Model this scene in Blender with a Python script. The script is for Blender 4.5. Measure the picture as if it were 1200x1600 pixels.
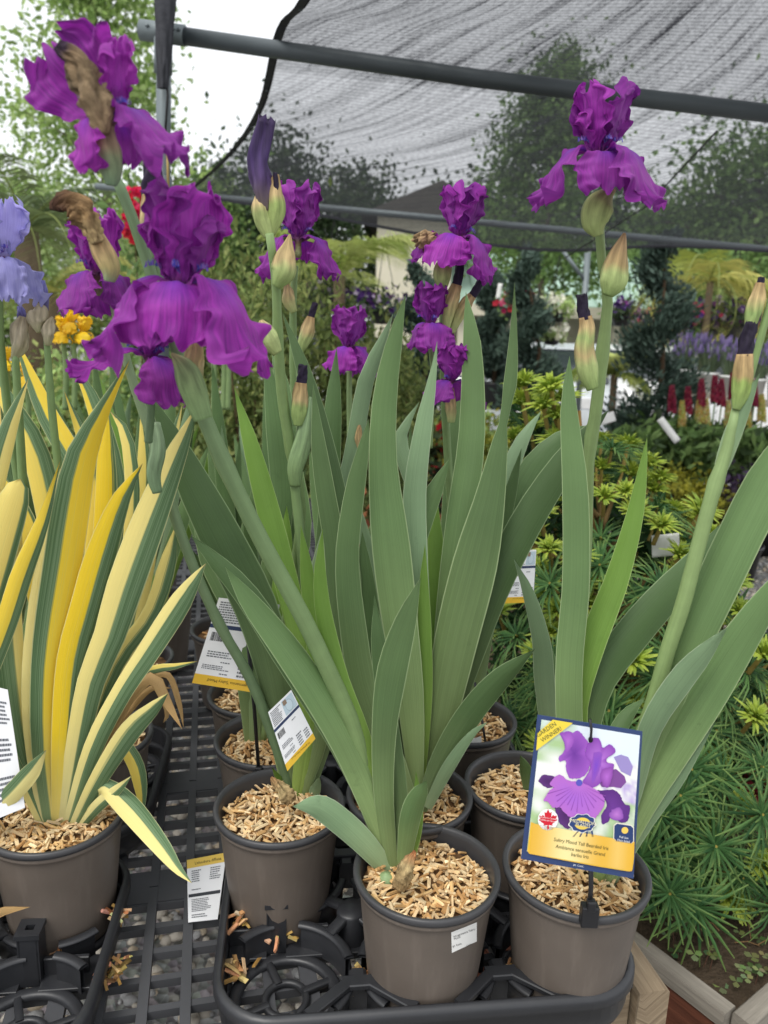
import bpy, math, random
import numpy as np
from mathutils import Vector, Matrix, noise
R = math.radians
scene = bpy.context.scene
for _o in list(bpy.data.objects): bpy.data.objects.remove(_o)

# ------------------------------------------------------------------ camera
F = 1200.0                       # focal length in pixels of the 1200x1600 photograph
cam_d = bpy.data.cameras.new("camera"); cam = bpy.data.objects.new("camera", cam_d)
scene.collection.objects.link(cam); scene.camera = cam
PITCH, ROLL = 13.0, 1.8
MC = Matrix.Rotation(R(90 - PITCH), 3, 'X') @ Matrix.Rotation(R(ROLL), 3, 'Z')
CL = Vector((0, 0, 1.5))
cam.matrix_world = Matrix.Translation(CL) @ MC.to_4x4()
cam_d.sensor_fit = 'VERTICAL'; cam_d.sensor_height = 24; cam_d.lens = 24 * F / 1600
cam_d.clip_start = .02; cam_d.clip_end = 400
cam_d.dof.use_dof = True; cam_d.dof.focus_distance = .92; cam_d.dof.aperture_fstop = 4.6

# ------------------------------------------------------------------ sky, sun, exposure
world = bpy.data.worlds.new("World"); scene.world = world; world.use_nodes = True
wn, wl = world.node_tree.nodes, world.node_tree.links
wn.clear()
sky = wn.new('ShaderNodeTexSky'); sky.sky_type = 'NISHITA'; sky.sun_disc = False
sky.sun_elevation = R(58); sky.sun_rotation = R(215); sky.air_density = 1.0; sky.dust_density = 4.0
hs = wn.new('ShaderNodeHueSaturation'); hs.inputs['Saturation'].default_value = .10
mx = wn.new('ShaderNodeMix'); mx.data_type = 'RGBA'; mx.inputs[0].default_value = .75
mx.inputs[7].default_value = (9.6, 9.9, 10.3, 1)          # an even overcast layer under the clear sky
bg = wn.new('ShaderNodeBackground'); bg.inputs['Strength'].default_value = .095
wo = wn.new('ShaderNodeOutputWorld')
wl.new(sky.outputs[0], hs.inputs['Color']); wl.new(hs.outputs[0], mx.inputs[6])
wl.new(mx.outputs[2], bg.inputs[0]); wl.new(bg.outputs[0], wo.inputs[0])
sun_d = bpy.data.lights.new("sun", 'SUN'); sun_d.energy = 1.3; sun_d.angle = R(25); sun_d.color = (1, .96, .9)
sun = bpy.data.objects.new("sun", sun_d); scene.collection.objects.link(sun)
_az, _el = R(215), R(58)
sun.rotation_euler = Vector((-math.sin(_az) * math.cos(_el), -math.cos(_az) * math.cos(_el), -math.sin(_el))).to_track_quat('-Z', 'Y').to_euler()
vs = scene.view_settings
vs.view_transform = 'Standard'; vs.look = 'None'; vs.gamma = 1; vs.use_curve_mapping = False; vs.exposure = .68
scene.render.engine = 'CYCLES'
scene.cycles.max_bounces = 8; scene.cycles.transparent_max_bounces = 12

# ------------------------------------------------------------------ helpers
rnd = random.Random(7)
def ray(x, y): return MC @ Vector(((x - 600) / F, -(y - 800) / F, -1))
def pY(x, y, Y): d = ray(x, y); return CL + d * ((Y - CL.y) / d.y)
def pZ(x, y, Z): d = ray(x, y); return CL + d * ((Z - CL.z) / d.z)
def depth(p): return -((MC.transposed() @ (Vector(p) - CL)).z)
def mpp(p): return depth(p) / F                           # metres per photo pixel at p
def srgb(h, k=1.0):
    h = h.lstrip('#'); c = [int(h[i:i + 2], 16) / 255 for i in (0, 2, 4)]
    return tuple(k * (x / 12.92 if x <= .04045 else ((x + .055) / 1.055) ** 2.4) for x in c)
def lerp(a, b, t): return a + (b - a) * t
def keys(ks, t):
    for (a, va), (b, vb) in zip(ks, ks[1:]):
        if t <= b:
            s = (t - a) / (b - a) if b > a else 0
            s = max(0, min(1, s)); s = s * s * (3 - 2 * s) * .5 + s * .5
            return va + (vb - va) * s
    return ks[-1][1]
def catmull(P, n):
    """n+1 samples through the control points P (tuples or Vectors of any length)"""
    P = [np.array(p, float) for p in P]
    if len(P) == 2: return [P[0] + (P[1] - P[0]) * i / n for i in range(n + 1)]
    d = [0]
    for a, b in zip(P, P[1:]): d.append(d[-1] + max(1e-6, np.linalg.norm((b - a)[:3])))
    Q = [2 * P[0] - P[1]] + P + [2 * P[-1] - P[-2]]
    out = []
    for i in range(n + 1):
        s = d[-1] * i / n; k = 0
        while k < len(P) - 2 and s > d[k + 1]: k += 1
        t = (s - d[k]) / (d[k + 1] - d[k]); p0, p1, p2, p3 = Q[k:k + 4]
        out.append(.5 * (2 * p1 + (p2 - p0) * t + (2 * p0 - 5 * p1 + 4 * p2 - p3) * t * t + (3 * p1 - p0 - 3 * p2 + p3) * t ** 3))
    return out

COL = scene.collection
ORG = {}
class MB:
    def __init__(s): s.v = []; s.f = []; s.c = []; s.uv = []
    def add(s, vs, fs, col=(1, 1, 1), uv=None):
        n = len(s.v); s.v.extend([tuple(p) for p in vs]); s.f.extend([tuple(i + n for i in f) for f in fs])
        if isinstance(col, list): s.c.extend(col)
        else: s.c.extend([col] * len(vs))
        s.uv.extend(uv if uv else [(0, 0)] * len(vs))
    def box(s, c, size, col=(1, 1, 1), M=None, taper=1.0):
        hx, hy, hz = [q / 2 for q in size]
        vs = []
        for z in (-hz, hz):
            k = taper if z > 0 else 1
            for x, y in ((-hx, -hy), (hx, -hy), (hx, hy), (-hx, hy)): vs.append(Vector((x * k, y * k, z)))
        if M is not None: vs = [M @ v for v in vs]
        c = Vector(c); vs = [v + c for v in vs]
        s.add(vs, [(3, 2, 1, 0), (4, 5, 6, 7), (0, 1, 5, 4), (1, 2, 6, 5), (2, 3, 7, 6), (3, 0, 4, 7)], col)
    def tube(s, pts, rad, n=10, col=(1, 1, 1), cap=True, flat=1.0):
        pts = [Vector(p) for p in pts]; m = len(pts)
        if not isinstance(rad, (list, tuple)): rad = [rad] * m
        up = None; vs = []; uv = []; cc = []
        for i, p in enumerate(pts):
            t = (pts[min(i + 1, m - 1)] - pts[max(i - 1, 0)]).normalized()
            if up is None:
                up = t.orthogonal().normalized()
            up = (up - t * up.dot(t)).normalized(); sd = t.cross(up)
            for k in range(n):
                a = 2 * math.pi * k / n
                vs.append(p + (up * math.cos(a) + sd * math.sin(a) * flat) * rad[i]); uv.append((i / (m - 1), k / n))
                cc.append(col[i] if isinstance(col, list) else col)
        fs = [(i * n + k, i * n + (k + 1) % n, (i + 1) * n + (k + 1) % n, (i + 1) * n + k) for i in range(m - 1) for k in range(n)]
        if cap: fs += [tuple(range(n))[::-1], tuple(range((m - 1) * n, m * n))]
        s.add(vs, fs, cc, uv)
    def lathe(s, prof, c, n=40, col=(1, 1, 1), M=None):
        """prof: (r, z) list"""
        vs = []; uv = []; cc = []; c = Vector(c)
        for i, (r, z) in enumerate(prof):
            for k in range(n):
                a = 2 * math.pi * k / n; p = Vector((r * math.cos(a), r * math.sin(a), z))
                vs.append((M @ p if M is not None else p) + c); uv.append((k / n, i / max(1, len(prof) - 1)))
                cc.append(col[i] if isinstance(col, list) else col)
        fs = [(i * n + k, i * n + (k + 1) % n, (i + 1) * n + (k + 1) % n, (i + 1) * n + k) for i in range(len(prof) - 1) for k in range(n)]
        s.add(vs, fs, cc, uv)
    def sheet(s, rows, col=(1, 1, 1), closed=False):
        m = len(rows); n = len(rows[0]); vs = [p for r in rows for p in r]
        uv = [(i / (m - 1), k / (n - 1)) for i in range(m) for k in range(n)]
        fs = [(i * n + k, i * n + k + 1, (i + 1) * n + k + 1, (i + 1) * n + k) for i in range(m - 1) for k in range(n - 1)]
        s.add(vs, fs, col, uv)
def mesh_of(name, mb, mat, smooth=True, org=Vector()):
    me = bpy.data.meshes.new(name)
    v = np.array([tuple(p) for p in mb.v], dtype=np.float32).reshape(-1, 3) - np.array(tuple(org), dtype=np.float32)
    me.from_pydata(v.tolist(), [], mb.f)
    if mb.c:
        a = me.color_attributes.new('Col', 'FLOAT_COLOR', 'POINT')
        c = np.ones((len(mb.v), 4), np.float32); c[:, :3] = np.array(mb.c, np.float32)[:, :3]
        a.data.foreach_set('color', c.ravel())
    if mb.uv:
        u = me.uv_layers.new(name='UVMap'); li = np.zeros(len(me.loops), np.int32); me.loops.foreach_get('vertex_index', li)
        u.data.foreach_set('uv', np.array(mb.uv, np.float32)[li].ravel())
    me.materials.append(mat)
    if smooth: me.shade_smooth()
    me.update()
    return me
def tag(o, label, cat, group=None, kind=None):
    if label: o['label'] = label
    if cat: o['category'] = cat
    if group: o['group'] = group
    if kind: o['kind'] = kind
    return o
def mk(name, mb, mat, parent=None, smooth=True, kind=None, label=None, cat=None, group=None, org=None):
    org = ORG.get(parent.name, Vector()) if parent else Vector(org if org is not None else (0, 0, 0))
    o = bpy.data.objects.new(name, mesh_of(name, mb, mat, smooth, org)); COL.objects.link(o)
    if parent: o.parent = parent
    else: o.location = org
    ORG[o.name] = org
    tag(o, label, cat, group, kind)
    return o
def empty(name, loc, label, cat, group=None):
    o = bpy.data.objects.new(name, None); o.location = loc; o.empty_display_size = .05; COL.objects.link(o)
    ORG[o.name] = Vector(loc); return tag(o, label, cat, group)
def inst(name, me, parent, M):
    o = bpy.data.objects.new(name, me); COL.objects.link(o); o.parent = parent
    T = Matrix.Translation(-ORG[parent.name]) @ M
    o.matrix_local = T; ORG[o.name] = ORG[parent.name]; return o
def bevel(o, w=.002, seg=2):
    m = o.modifiers.new('bevel', 'BEVEL'); m.width = w; m.segments = seg; m.limit_method = 'ANGLE'; return o

# ------------------------------------------------------------------ materials
def new_mat(name):
    m = bpy.data.materials.new(name); m.use_nodes = True; nt = m.node_tree; nt.nodes.clear()
    out = nt.nodes.new('ShaderNodeOutputMaterial'); return m, nt, out
def N(nt, t, **kw):
    n = nt.nodes.new(t)
    for k, v in kw.items():
        if k.startswith('i_'): n.inputs[int(k[2:]) if k[2:].isdigit() else k[2:].replace('_', ' ')].default_value = v
        else: setattr(n, k, v)
    return n
def math_n(nt, op, a, b=None, c=None, clamp=False):
    n = nt.nodes.new('ShaderNodeMath'); n.operation = op; n.use_clamp = clamp
    for i, x in enumerate((a, b, c)):
        if x is None: continue
        if isinstance(x, (int, float)): n.inputs[i].default_value = x
        else: nt.links.new(x, n.inputs[i])
    return n.outputs[0]
def mixc(nt, f, a, b, mode='MIX'):
    n = nt.nodes.new('ShaderNodeMix'); n.data_type = 'RGBA'; n.blend_type = mode
    for i, x in ((0, f), (6, a), (7, b)):
        if isinstance(x, (int, float)): n.inputs[i].default_value = x
        elif isinstance(x, (tuple, list)): n.inputs[i].default_value = (*x[:3], 1)
        else: nt.links.new(x, n.inputs[i])
    return n.outputs[2]
def ramp(nt, f, stops):
    n = nt.nodes.new('ShaderNodeValToRGB'); e = n.color_ramp.elements
    while len(e) < len(stops): e.new(.5)
    for q, (p, c) in zip(e, stops): q.position = p; q.color = (*c[:3], 1) if isinstance(c, (tuple, list)) else (c, c, c, 1)
    nt.links.new(f, n.inputs[0]); return n.outputs[0]
def noise_n(nt, scale, detail=3, coord=None, rough=.5, vec=None):
    n = nt.nodes.new('ShaderNodeTexNoise'); n.inputs['Scale'].default_value = scale; n.inputs['Detail'].default_value = detail
    n.inputs['Roughness'].default_value = rough
    if vec is not None: nt.links.new(vec, n.inputs['Vector'])
    return n.outputs[0]
def coords(nt, kind='Object', scale=None):
    t = nt.nodes.new('ShaderNodeTexCoord'); o = t.outputs[kind]
    if scale:
        m = nt.nodes.new('ShaderNodeMapping'); m.inputs['Scale'].default_value = scale; nt.links.new(o, m.inputs[0]); o = m.outputs[0]
    return o
def bump(nt, h, strength, dist=.002):
    b = nt.nodes.new('ShaderNodeBump'); b.inputs['Strength'].default_value = strength; b.inputs['Distance'].default_value = dist
    nt.links.new(h, b.inputs['Height']); return b.outputs[0]
def finish(nt, out, color, rough=.6, spec=.5, transl=0, tcol=None, nrm=None, metal=0, sheen=0):
    p = N(nt, 'ShaderNodeBsdfPrincipled'); p.inputs['Roughness'].default_value = .6
    for nm, x in (('Base Color', color), ('Roughness', rough), ('Specular IOR Level', spec), ('Metallic', metal), ('Sheen Weight', sheen)):
        if isinstance(x, (int, float)): p.inputs[nm].default_value = x
        elif isinstance(x, (tuple, list)): p.inputs[nm].default_value = (*x[:3], 1)
        else: nt.links.new(x, p.inputs[nm])
    if nrm is not None: nt.links.new(nrm, p.inputs['Normal'])
    sh = p.outputs[0]
    if transl:
        t = N(nt, 'ShaderNodeBsdfTranslucent'); x = tcol if tcol is not None else color
        if isinstance(x, (tuple, list)): t.inputs[0].default_value = (*x[:3], 1)
        else: nt.links.new(x, t.inputs[0])
        if nrm is not None: nt.links.new(nrm, t.inputs[1])
        m = N(nt, 'ShaderNodeMixShader'); m.inputs[0].default_value = transl
        nt.links.new(sh, m.inputs[1]); nt.links.new(t.outputs[0], m.inputs[2]); sh = m.outputs[0]
    nt.links.new(sh, out.inputs[0])
def vary(nt, col, amt=.25, rand=.15, scale=20, coord='Object'):
    """multiply a colour by noise and by a per-object random value"""
    n = noise_n(nt, scale, 4, vec=coords(nt, coord)); k = math_n(nt, 'MULTIPLY_ADD', n, 2 * amt, 1 - amt)
    oi = N(nt, 'ShaderNodeObjectInfo'); r = math_n(nt, 'MULTIPLY_ADD', oi.outputs['Random'], 2 * rand, 1 - rand)
    k = math_n(nt, 'MULTIPLY', k, r)
    c = N(nt, 'ShaderNodeCombineColor')
    for i in range(3): nt.links.new(k, c.inputs[i])
    return mixc(nt, 1.0, col, c.outputs[0], 'MULTIPLY')
def mat_vc(name, rough=.7, spec=.3, transl=0, amt=.25, rand=.1, scale=20, bmp=0, bscale=60, bdist=.002):
    m, nt, out = new_mat(name)
    a = N(nt, 'ShaderNodeVertexColor', layer_name='Col')
    c = vary(nt, a.outputs[0], amt, rand, scale)
    nr = bump(nt, noise_n(nt, bscale, 4, vec=coords(nt)), bmp, bdist) if bmp else None
    finish(nt, out, c, rough, spec, transl, nrm=nr); return m
def mat_plain(name, col, rough=.6, spec=.4, amt=.15, rand=.05, scale=15, bmp=0, bscale=80, bdist=.001, metal=0, transl=0):
    m, nt, out = new_mat(name); c = vary(nt, (*col, 1), amt, rand, scale)
    nr = bump(nt, noise_n(nt, bscale, 5, vec=coords(nt)), bmp, bdist) if bmp else None
    rr = math_n(nt, 'MULTIPLY_ADD', noise_n(nt, scale * 2, 4, vec=coords(nt)), .3, rough - .15)
    finish(nt, out, c, rr, spec, transl, nrm=nr, metal=metal); return m

def leaf_mat(name, base, tip, edge, veins=.32, transl=.22, tcol=None, rough=.5, bloom=.0):
    """sword leaf: UV x runs base to tip, UV y across"""
    m, nt, out = new_mat(name)
    uv = N(nt, 'ShaderNodeUVMap'); sp = N(nt, 'ShaderNodeSeparateXYZ'); nt.links.new(uv.outputs[0], sp.inputs[0])
    u, v = sp.outputs[0], sp.outputs[1]
    oi = N(nt, 'ShaderNodeObjectInfo')
    mp = N(nt, 'ShaderNodeMapping'); mp.inputs['Scale'].default_value = (1.2, 38, 1); nt.links.new(uv.outputs[0], mp.inputs[0])
    ad = N(nt, 'ShaderNodeVectorMath', operation='ADD'); nt.links.new(mp.outputs[0], ad.inputs[0])
    cb = N(nt, 'ShaderNodeCombineXYZ'); nt.links.new(math_n(nt, 'MULTIPLY', oi.outputs['Random'], 57.0), cb.inputs[2]); nt.links.new(cb.outputs[0], ad.inputs[1])
    vein = noise_n(nt, 1.0, 4, vec=ad.outputs[0], rough=.65)
    c = ramp(nt, u, [(0, base), (.22, tuple(lerp(a, b, .55) for a, b in zip(base, tip))), (.55, tip), (1, tip)])
    k = math_n(nt, 'MULTIPLY_ADD', vein, 2 * veins, 1 - veins)
    blot = noise_n(nt, 9, 3, vec=coords(nt)); k = math_n(nt, 'MULTIPLY', k, math_n(nt, 'MULTIPLY_ADD', blot, .5, .75))
    k = math_n(nt, 'MULTIPLY', k, math_n(nt, 'MULTIPLY_ADD', oi.outputs['Random'], .34, .83))
    cc = N(nt, 'ShaderNodeCombineColor')
    for i in range(3): nt.links.new(k, cc.inputs[i])
    c = mixc(nt, 1.0, c, cc.outputs[0], 'MULTIPLY')
    # dark scuffs where the waxy bloom is rubbed away
    sc = noise_n(nt, 34, 5, vec=coords(nt), rough=.75); sc2 = noise_n(nt, 7, 2, vec=coords(nt))
    sm = math_n(nt, 'MULTIPLY', ramp(nt, sc, [(.6, 0.0), (.72, 1.0)]), ramp(nt, sc2, [(.52, 0.0), (.62, 1.0)]))
    c = mixc(nt, math_n(nt, 'MULTIPLY', sm, .45), c, tuple(q * .5 for q in tip))
    ed = math_n(nt, 'ABSOLUTE', math_n(nt, 'MULTIPLY_ADD', v, 2, -1.0))
    c = mixc(nt, ramp(nt, ed, [(.93, 0.0), (.985, .75)]), c, edge)
    nr = bump(nt, vein, .35, .0012)
    rr = math_n(nt, 'MULTIPLY_ADD', sc2, .3, rough - .15)
    finish(nt, out, c, rr, .35, transl, tcol=tcol if tcol else c, nrm=nr); return m
M_leaf = leaf_mat('iris_leaf', srgb('#98ab70'), srgb('#688453'), srgb('#b3c594'))
M_leafd = leaf_mat('iris_leaf_dark', srgb('#8b9e6c'), srgb('#557043'), srgb('#9bb082'))
M_leafb = leaf_mat('iris_leaf_backlit', srgb('#9fb65e'), srgb('#779a44'), srgb('#b9cf86'), tcol=srgb('#8fba3c'), transl=.3)  # brighter, yellower copy of the leaf green: backlighting put into the colour
M_leafp = leaf_mat('iris_leaf_pale', srgb('#a2b486'), srgb('#829d76'), srgb('#bccbab'), veins=.28)
M_dry = leaf_mat('dry_leaf', srgb('#a98a5a'), srgb('#b89765'), srgb('#8b6a40'), veins=.35, transl=.2)

def varieg_mat():
    m, nt, out = new_mat('variegated_leaf')
    uv = N(nt, 'ShaderNodeUVMap'); sp = N(nt, 'ShaderNodeSeparateXYZ'); nt.links.new(uv.outputs[0], sp.inputs[0])
    u, v = sp.outputs[0], sp.outputs[1]
    oi = N(nt, 'ShaderNodeObjectInfo'); rd = oi.outputs['Random']
    mp = N(nt, 'ShaderNodeMapping'); mp.inputs['Scale'].default_value = (.55, 9, 1); nt.links.new(uv.outputs[0], mp.inputs[0])
    ad = N(nt, 'ShaderNodeVectorMath', operation='ADD'); nt.links.new(mp.outputs[0], ad.inputs[0])
    cb = N(nt, 'ShaderNodeCombineXYZ'); nt.links.new(math_n(nt, 'MULTIPLY', rd, 91.0), cb.inputs[2]); nt.links.new(cb.outputs[0], ad.inputs[1])
    band = noise_n(nt, 1.0, 2, vec=ad.outputs[0])
    a = N(nt, 'ShaderNodeVertexColor', layer_name='Col'); sc = N(nt, 'ShaderNodeSeparateColor'); nt.links.new(a.outputs[0], sc.inputs[0])
    # Col.r = where across the leaf the green side starts, Col.g = +1 or 0 which side is green, Col.b = how deep the yellow is
    d = math_n(nt, 'SUBTRACT', v, sc.outputs[0]); d = math_n(nt, 'MULTIPLY', d, math_n(nt, 'MULTIPLY_ADD', sc.outputs[1], 2, -1))
    d = math_n(nt, 'ADD', d, math_n(nt, 'MULTIPLY_ADD', band, .24, -.12))
    isg = ramp(nt, math_n(nt, 'ADD', d, .5), [(.47, 0.0), (.53, 1.0)])
    mp2 = N(nt, 'ShaderNodeMapping'); mp2.inputs['Scale'].default_value = (.9, 34, 1); nt.links.new(uv.outputs[0], mp2.inputs[0])
    fine = noise_n(nt, 1.0, 4, vec=mp2.outputs[0], rough=.6)
    g = mixc(nt, ramp(nt, fine, [(.42, 0.0), (.6, 1.0)]), srgb('#56744c'), srgb('#7f9a72'))
    y = mixc(nt, sc.outputs[2], srgb('#efe8ac'), srgb('#f6d934'))
    y = mixc(nt, ramp(nt, u, [(.0, .55), (.25, 0.0)]), y, srgb('#e4e3b0'))
    y = mixc(nt, ramp(nt, fine, [(.56, 0.0), (.74, .6)]), y, srgb('#d3d488'))
    g = mixc(nt, ramp(nt, u, [(.0, .5), (.2, 0.0)]), g, srgb('#a9bd8a'))
    c = mixc(nt, isg, y, g)
    ed = math_n(nt, 'ABSOLUTE', math_n(nt, 'MULTIPLY_ADD', v, 2, -1.0))
    c = mixc(nt, ramp(nt, ed, [(.93, 0.0), (.985, .7)]), c, srgb('#e6e2a8'))
    c = mixc(nt, ramp(nt, u, [(.975, 0.0), (1, .6)]), c, srgb('#a08558'))
    finish(nt, out, c, .5, .35, .28, nrm=bump(nt, fine, .3, .0012)); return m
M_var = varieg_mat()

def petal_mat(name, deep, mid, light, patch, beard=None):
    m, nt, out = new_mat(name)
    uv = N(nt, 'ShaderNodeUVMap'); sp = N(nt, 'ShaderNodeSeparateXYZ'); nt.links.new(uv.outputs[0], sp.inputs[0])
    u = sp.outputs[0]; vc = math_n(nt, 'ABSOLUTE', math_n(nt, 'MULTIPLY_ADD', sp.outputs[1], 2, -1))
    mp = N(nt, 'ShaderNodeMapping'); mp.inputs['Scale'].default_value = (1.6, 30, 1); nt.links.new(uv.outputs[0], mp.inputs[0])
    vein = noise_n(nt, 1.0, 4, vec=mp.outputs[0], rough=.65)
    c = mixc(nt, ramp(nt, vein, [(.35, 0.0), (.68, 1.0)]), deep, mid)
    c = mixc(nt, ramp(nt, noise_n(nt, 26, 2, vec=coords(nt)), [(.45, 0.0), (.75, .55)]), c, light)
    a = N(nt, 'ShaderNodeVertexColor', layer_name='Col'); sc = N(nt, 'ShaderNodeSeparateColor'); nt.links.new(a.outputs[0], sc.inputs[0])
    pm = math_n(nt, 'MULTIPLY', ramp(nt, u, [(.1, 1.0), (.62, 0.0)]), ramp(nt, vc, [(.0, 1.0), (.7, 0.0)]))
    pm = math_n(nt, 'MULTIPLY', pm, sc.outputs[0])
    c = mixc(nt, math_n(nt, 'MULTIPLY', pm, .85), c, patch)
    c = mixc(nt, math_n(nt, 'MULTIPLY', ramp(nt, u, [(.02, 1.0), (.16, 0.0)]), .6), c, srgb('#7c5a48'))
    oi = N(nt, 'ShaderNodeObjectInfo'); h = N(nt, 'ShaderNodeHueSaturation')
    nt.links.new(c, h.inputs['Color']); nt.links.new(math_n(nt, 'MULTIPLY_ADD', oi.outputs['Random'], .45, .78), h.inputs['Value'])
    nt.links.new(math_n(nt, 'MULTIPLY_ADD', oi.outputs['Random'], .02, .49), h.inputs['Hue'])
    finish(nt, out, h.outputs[0], .62, .28, .38, nrm=bump(nt, vein, .45, .0015), sheen=.06); return m
M_petal = petal_mat('purple_petal', srgb('#70207f'), srgb('#a230a8'), srgb('#bb58c2'), srgb('#5034b8'))
M_petal2 = petal_mat('pale_blue_petal', srgb('#9d96d6'), srgb('#b4aee6'), srgb('#cbc8f2'), srgb('#8a84cc'))
M_yel = petal_mat('yellow_petal', srgb('#e8bc18'), srgb('#f4d02a'), srgb('#f8e070'), srgb('#d8a818'))
def fib_mat(name, su, sv, rough, amt, bmp, dist, transl=.06):
    """vertex colour with fibres running along the part (UV x along, y round)"""
    m, nt, out = new_mat(name); a = N(nt, 'ShaderNodeVertexColor', layer_name='Col')
    f = noise_n(nt, 1.0, 5, vec=coords(nt, 'UV', (su, sv, 1)), rough=.65); c = vary(nt, a.outputs[0], .16, .06, 60)
    k = math_n(nt, 'MULTIPLY_ADD', f, 2 * amt, 1 - amt); cc = N(nt, 'ShaderNodeCombineColor')
    for i in range(3): nt.links.new(k, cc.inputs[i])
    c = mixc(nt, 1.0, c, cc.outputs[0], 'MULTIPLY'); finish(nt, out, c, rough, .3, transl, nrm=bump(nt, f, bmp, dist)); return m
M_stem = fib_mat('stem_green', 3, 12, .5, .3, .35, .0008)
M_bud = fib_mat('bud_skin', 2.5, 26, .62, .45, .8, .0016, .12)
M_spent = fib_mat('withered_petal', 6, 18, .8, .6, 1.0, .004, .1)
M_chip = mat_vc('wood_chips', .8, .2, 0, .3, 0, 160, .3, 400, .0006)
def pot_mat():
    m, nt, out = new_mat('grey_pot_plastic'); v = coords(nt); c = vary(nt, (*srgb('#635a52'), 1), .2, .07, 16)
    sp = ramp(nt, noise_n(nt, 190, 3, vec=v, rough=.7), [(.66, 0.0), (.74, 1.0)]); pa = ramp(nt, noise_n(nt, 14, 4, vec=v), [(.45, 0.0), (.7, 1.0)])
    c = mixc(nt, math_n(nt, 'MULTIPLY', math_n(nt, 'MULTIPLY', sp, pa), .5), c, srgb('#9a9186'))
    st = ramp(nt, noise_n(nt, 1.0, 4, vec=coords(nt, 'Object', (60, 60, 5)), rough=.6), [(.52, 0.0), (.72, .28)]); c = mixc(nt, st, c, srgb('#857a70'))
    finish(nt, out, c, math_n(nt, 'MULTIPLY_ADD', pa, .25, .4), .4, nrm=bump(nt, noise_n(nt, 120, 4, vec=v), .15, .0008)); return m
M_pot = pot_mat()
M_potrim = mat_plain('dark_pot_rim', srgb('#3b3b3d'), .42, .45, .15, .05, 20, .08, 120, .0005)
M_tray = mat_plain('black_tray_plastic', srgb('#2b2c2f'), .42, .5, .3, .05, 18, .15, 60, .0008)
M_bench = mat_plain('bench_plastic', srgb('#46474a'), .55, .4, .3, .05, 9, .15, 50, .0008)
M_blk = mat_plain('black_plastic', srgb('#1d1d20'), .4, .5, .15, .05, 30)
M_vc = mat_vc('foliage', .6, .25, .3, .3, .08, 8)
M_vcm = mat_vc('matt_colour', .8, .2, 0, .15, .0, 12)
M_fol = mat_vc('tree_leaves', .6, .25, .5, .35, .05, 1.2)
M_bark = mat_vc('bark', .9, .1, 0, .35, .05, 12, .8, 25, .01)
def wood_mat(name, a, b, scale=1.0, stain=.4):
    m, nt, out = new_mat(name)
    v = coords(nt, 'UV', (3 * scale, 60 * scale, 1)); n1 = noise_n(nt, 1.0, 5, vec=v, rough=.65)
    v2 = coords(nt, 'Object'); n2 = noise_n(nt, 9, 4, vec=v2)
    c = mixc(nt, ramp(nt, n1, [(.3, 0.0), (.7, 1.0)]), a, b)
    c = mixc(nt, math_n(nt, 'MULTIPLY', ramp(nt, n2, [(.5, 0.0), (.75, 1.0)]), stain), c, tuple(q * .45 for q in a))
    finish(nt, out, c, .85, .2, nrm=bump(nt, n1, .8, .004)); return m
M_wood = wood_mat('weathered_wood', srgb('#6a5a48'), srgb('#a08f76'))
M_woodg = wood_mat('grey_wood', srgb('#6d675d'), srgb('#9d968a'))
M_woodr = wood_mat('red_stained_wood', srgb('#4a2a1e'), srgb('#6c4130'))
M_pipe = mat_plain('galvanised_pipe', srgb('#6f787a'), .5, .5, .2, .03, 12, .1, 40, .001, metal=.35)

# ------------------------------------------------------------------ ground and gravel
AL = R(13); EX = Vector((math.cos(AL), math.sin(AL), 0)); EY = Vector((-math.sin(AL), math.cos(AL), 0)); EZ = Vector((0, 0, 1))
def ground_mat():
    m, nt, out = new_mat('gravel_ground'); v = coords(nt)
    vo = N(nt, 'ShaderNodeTexVoronoi'); vo.inputs['Scale'].default_value = 45; nt.links.new(v, vo.inputs['Vector'])
    c = ramp(nt, noise_n(nt, 30, 5, vec=v), [(.3, srgb('#6a655d')), (.7, srgb('#9b958a'))])
    c = mixc(nt, .35, c, vo.outputs['Color'], 'OVERLAY')
    c = mixc(nt, 1.0, c, N(nt, 'ShaderNodeRGB').outputs[0], 'MULTIPLY') if False else c
    hs_ = N(nt, 'ShaderNodeHueSaturation'); hs_.inputs['Saturation'].default_value = .25; nt.links.new(c, hs_.inputs['Color'])
    finish(nt, out, hs_.outputs[0], .9, .2, nrm=bump(nt, vo.outputs['Distance'], .8, .02)); return m
g = MB(); g.add([(-150, -20, 0), (150, -20, 0), (150, 260, 0), (-150, 260, 0)], [(0, 1, 2, 3)])
mk('ground', g, ground_mat(), kind='structure', label='grey gravel ground of the garden centre yard')
ICO_V = []; _t = (1 + 5 ** .5) / 2
for a, b in ((-1, _t), (1, _t), (-1, -_t), (1, -_t)): ICO_V.append(Vector((a, b, 0)).normalized())
for a, b in ((-1, _t), (1, _t), (-1, -_t), (1, -_t)): ICO_V.append(Vector((0, a, b)).normalized())
for a, b in ((_t, -1), (_t, 1), (-_t, -1), (-_t, 1)): ICO_V.append(Vector((a, 0, b)).normalized())
ICO_F = [(0, 11, 5), (0, 5, 1), (0, 1, 7), (0, 7, 10), (0, 10, 11), (1, 5, 9), (5, 11, 4), (11, 10, 2), (10, 7, 6), (7, 1, 8), (3, 9, 4), (3, 4, 2), (3, 2, 6), (3, 6, 8), (3, 8, 9), (4, 9, 5), (2, 4, 11), (6, 2, 10), (8, 6, 7), (9, 8, 1)]
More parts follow.
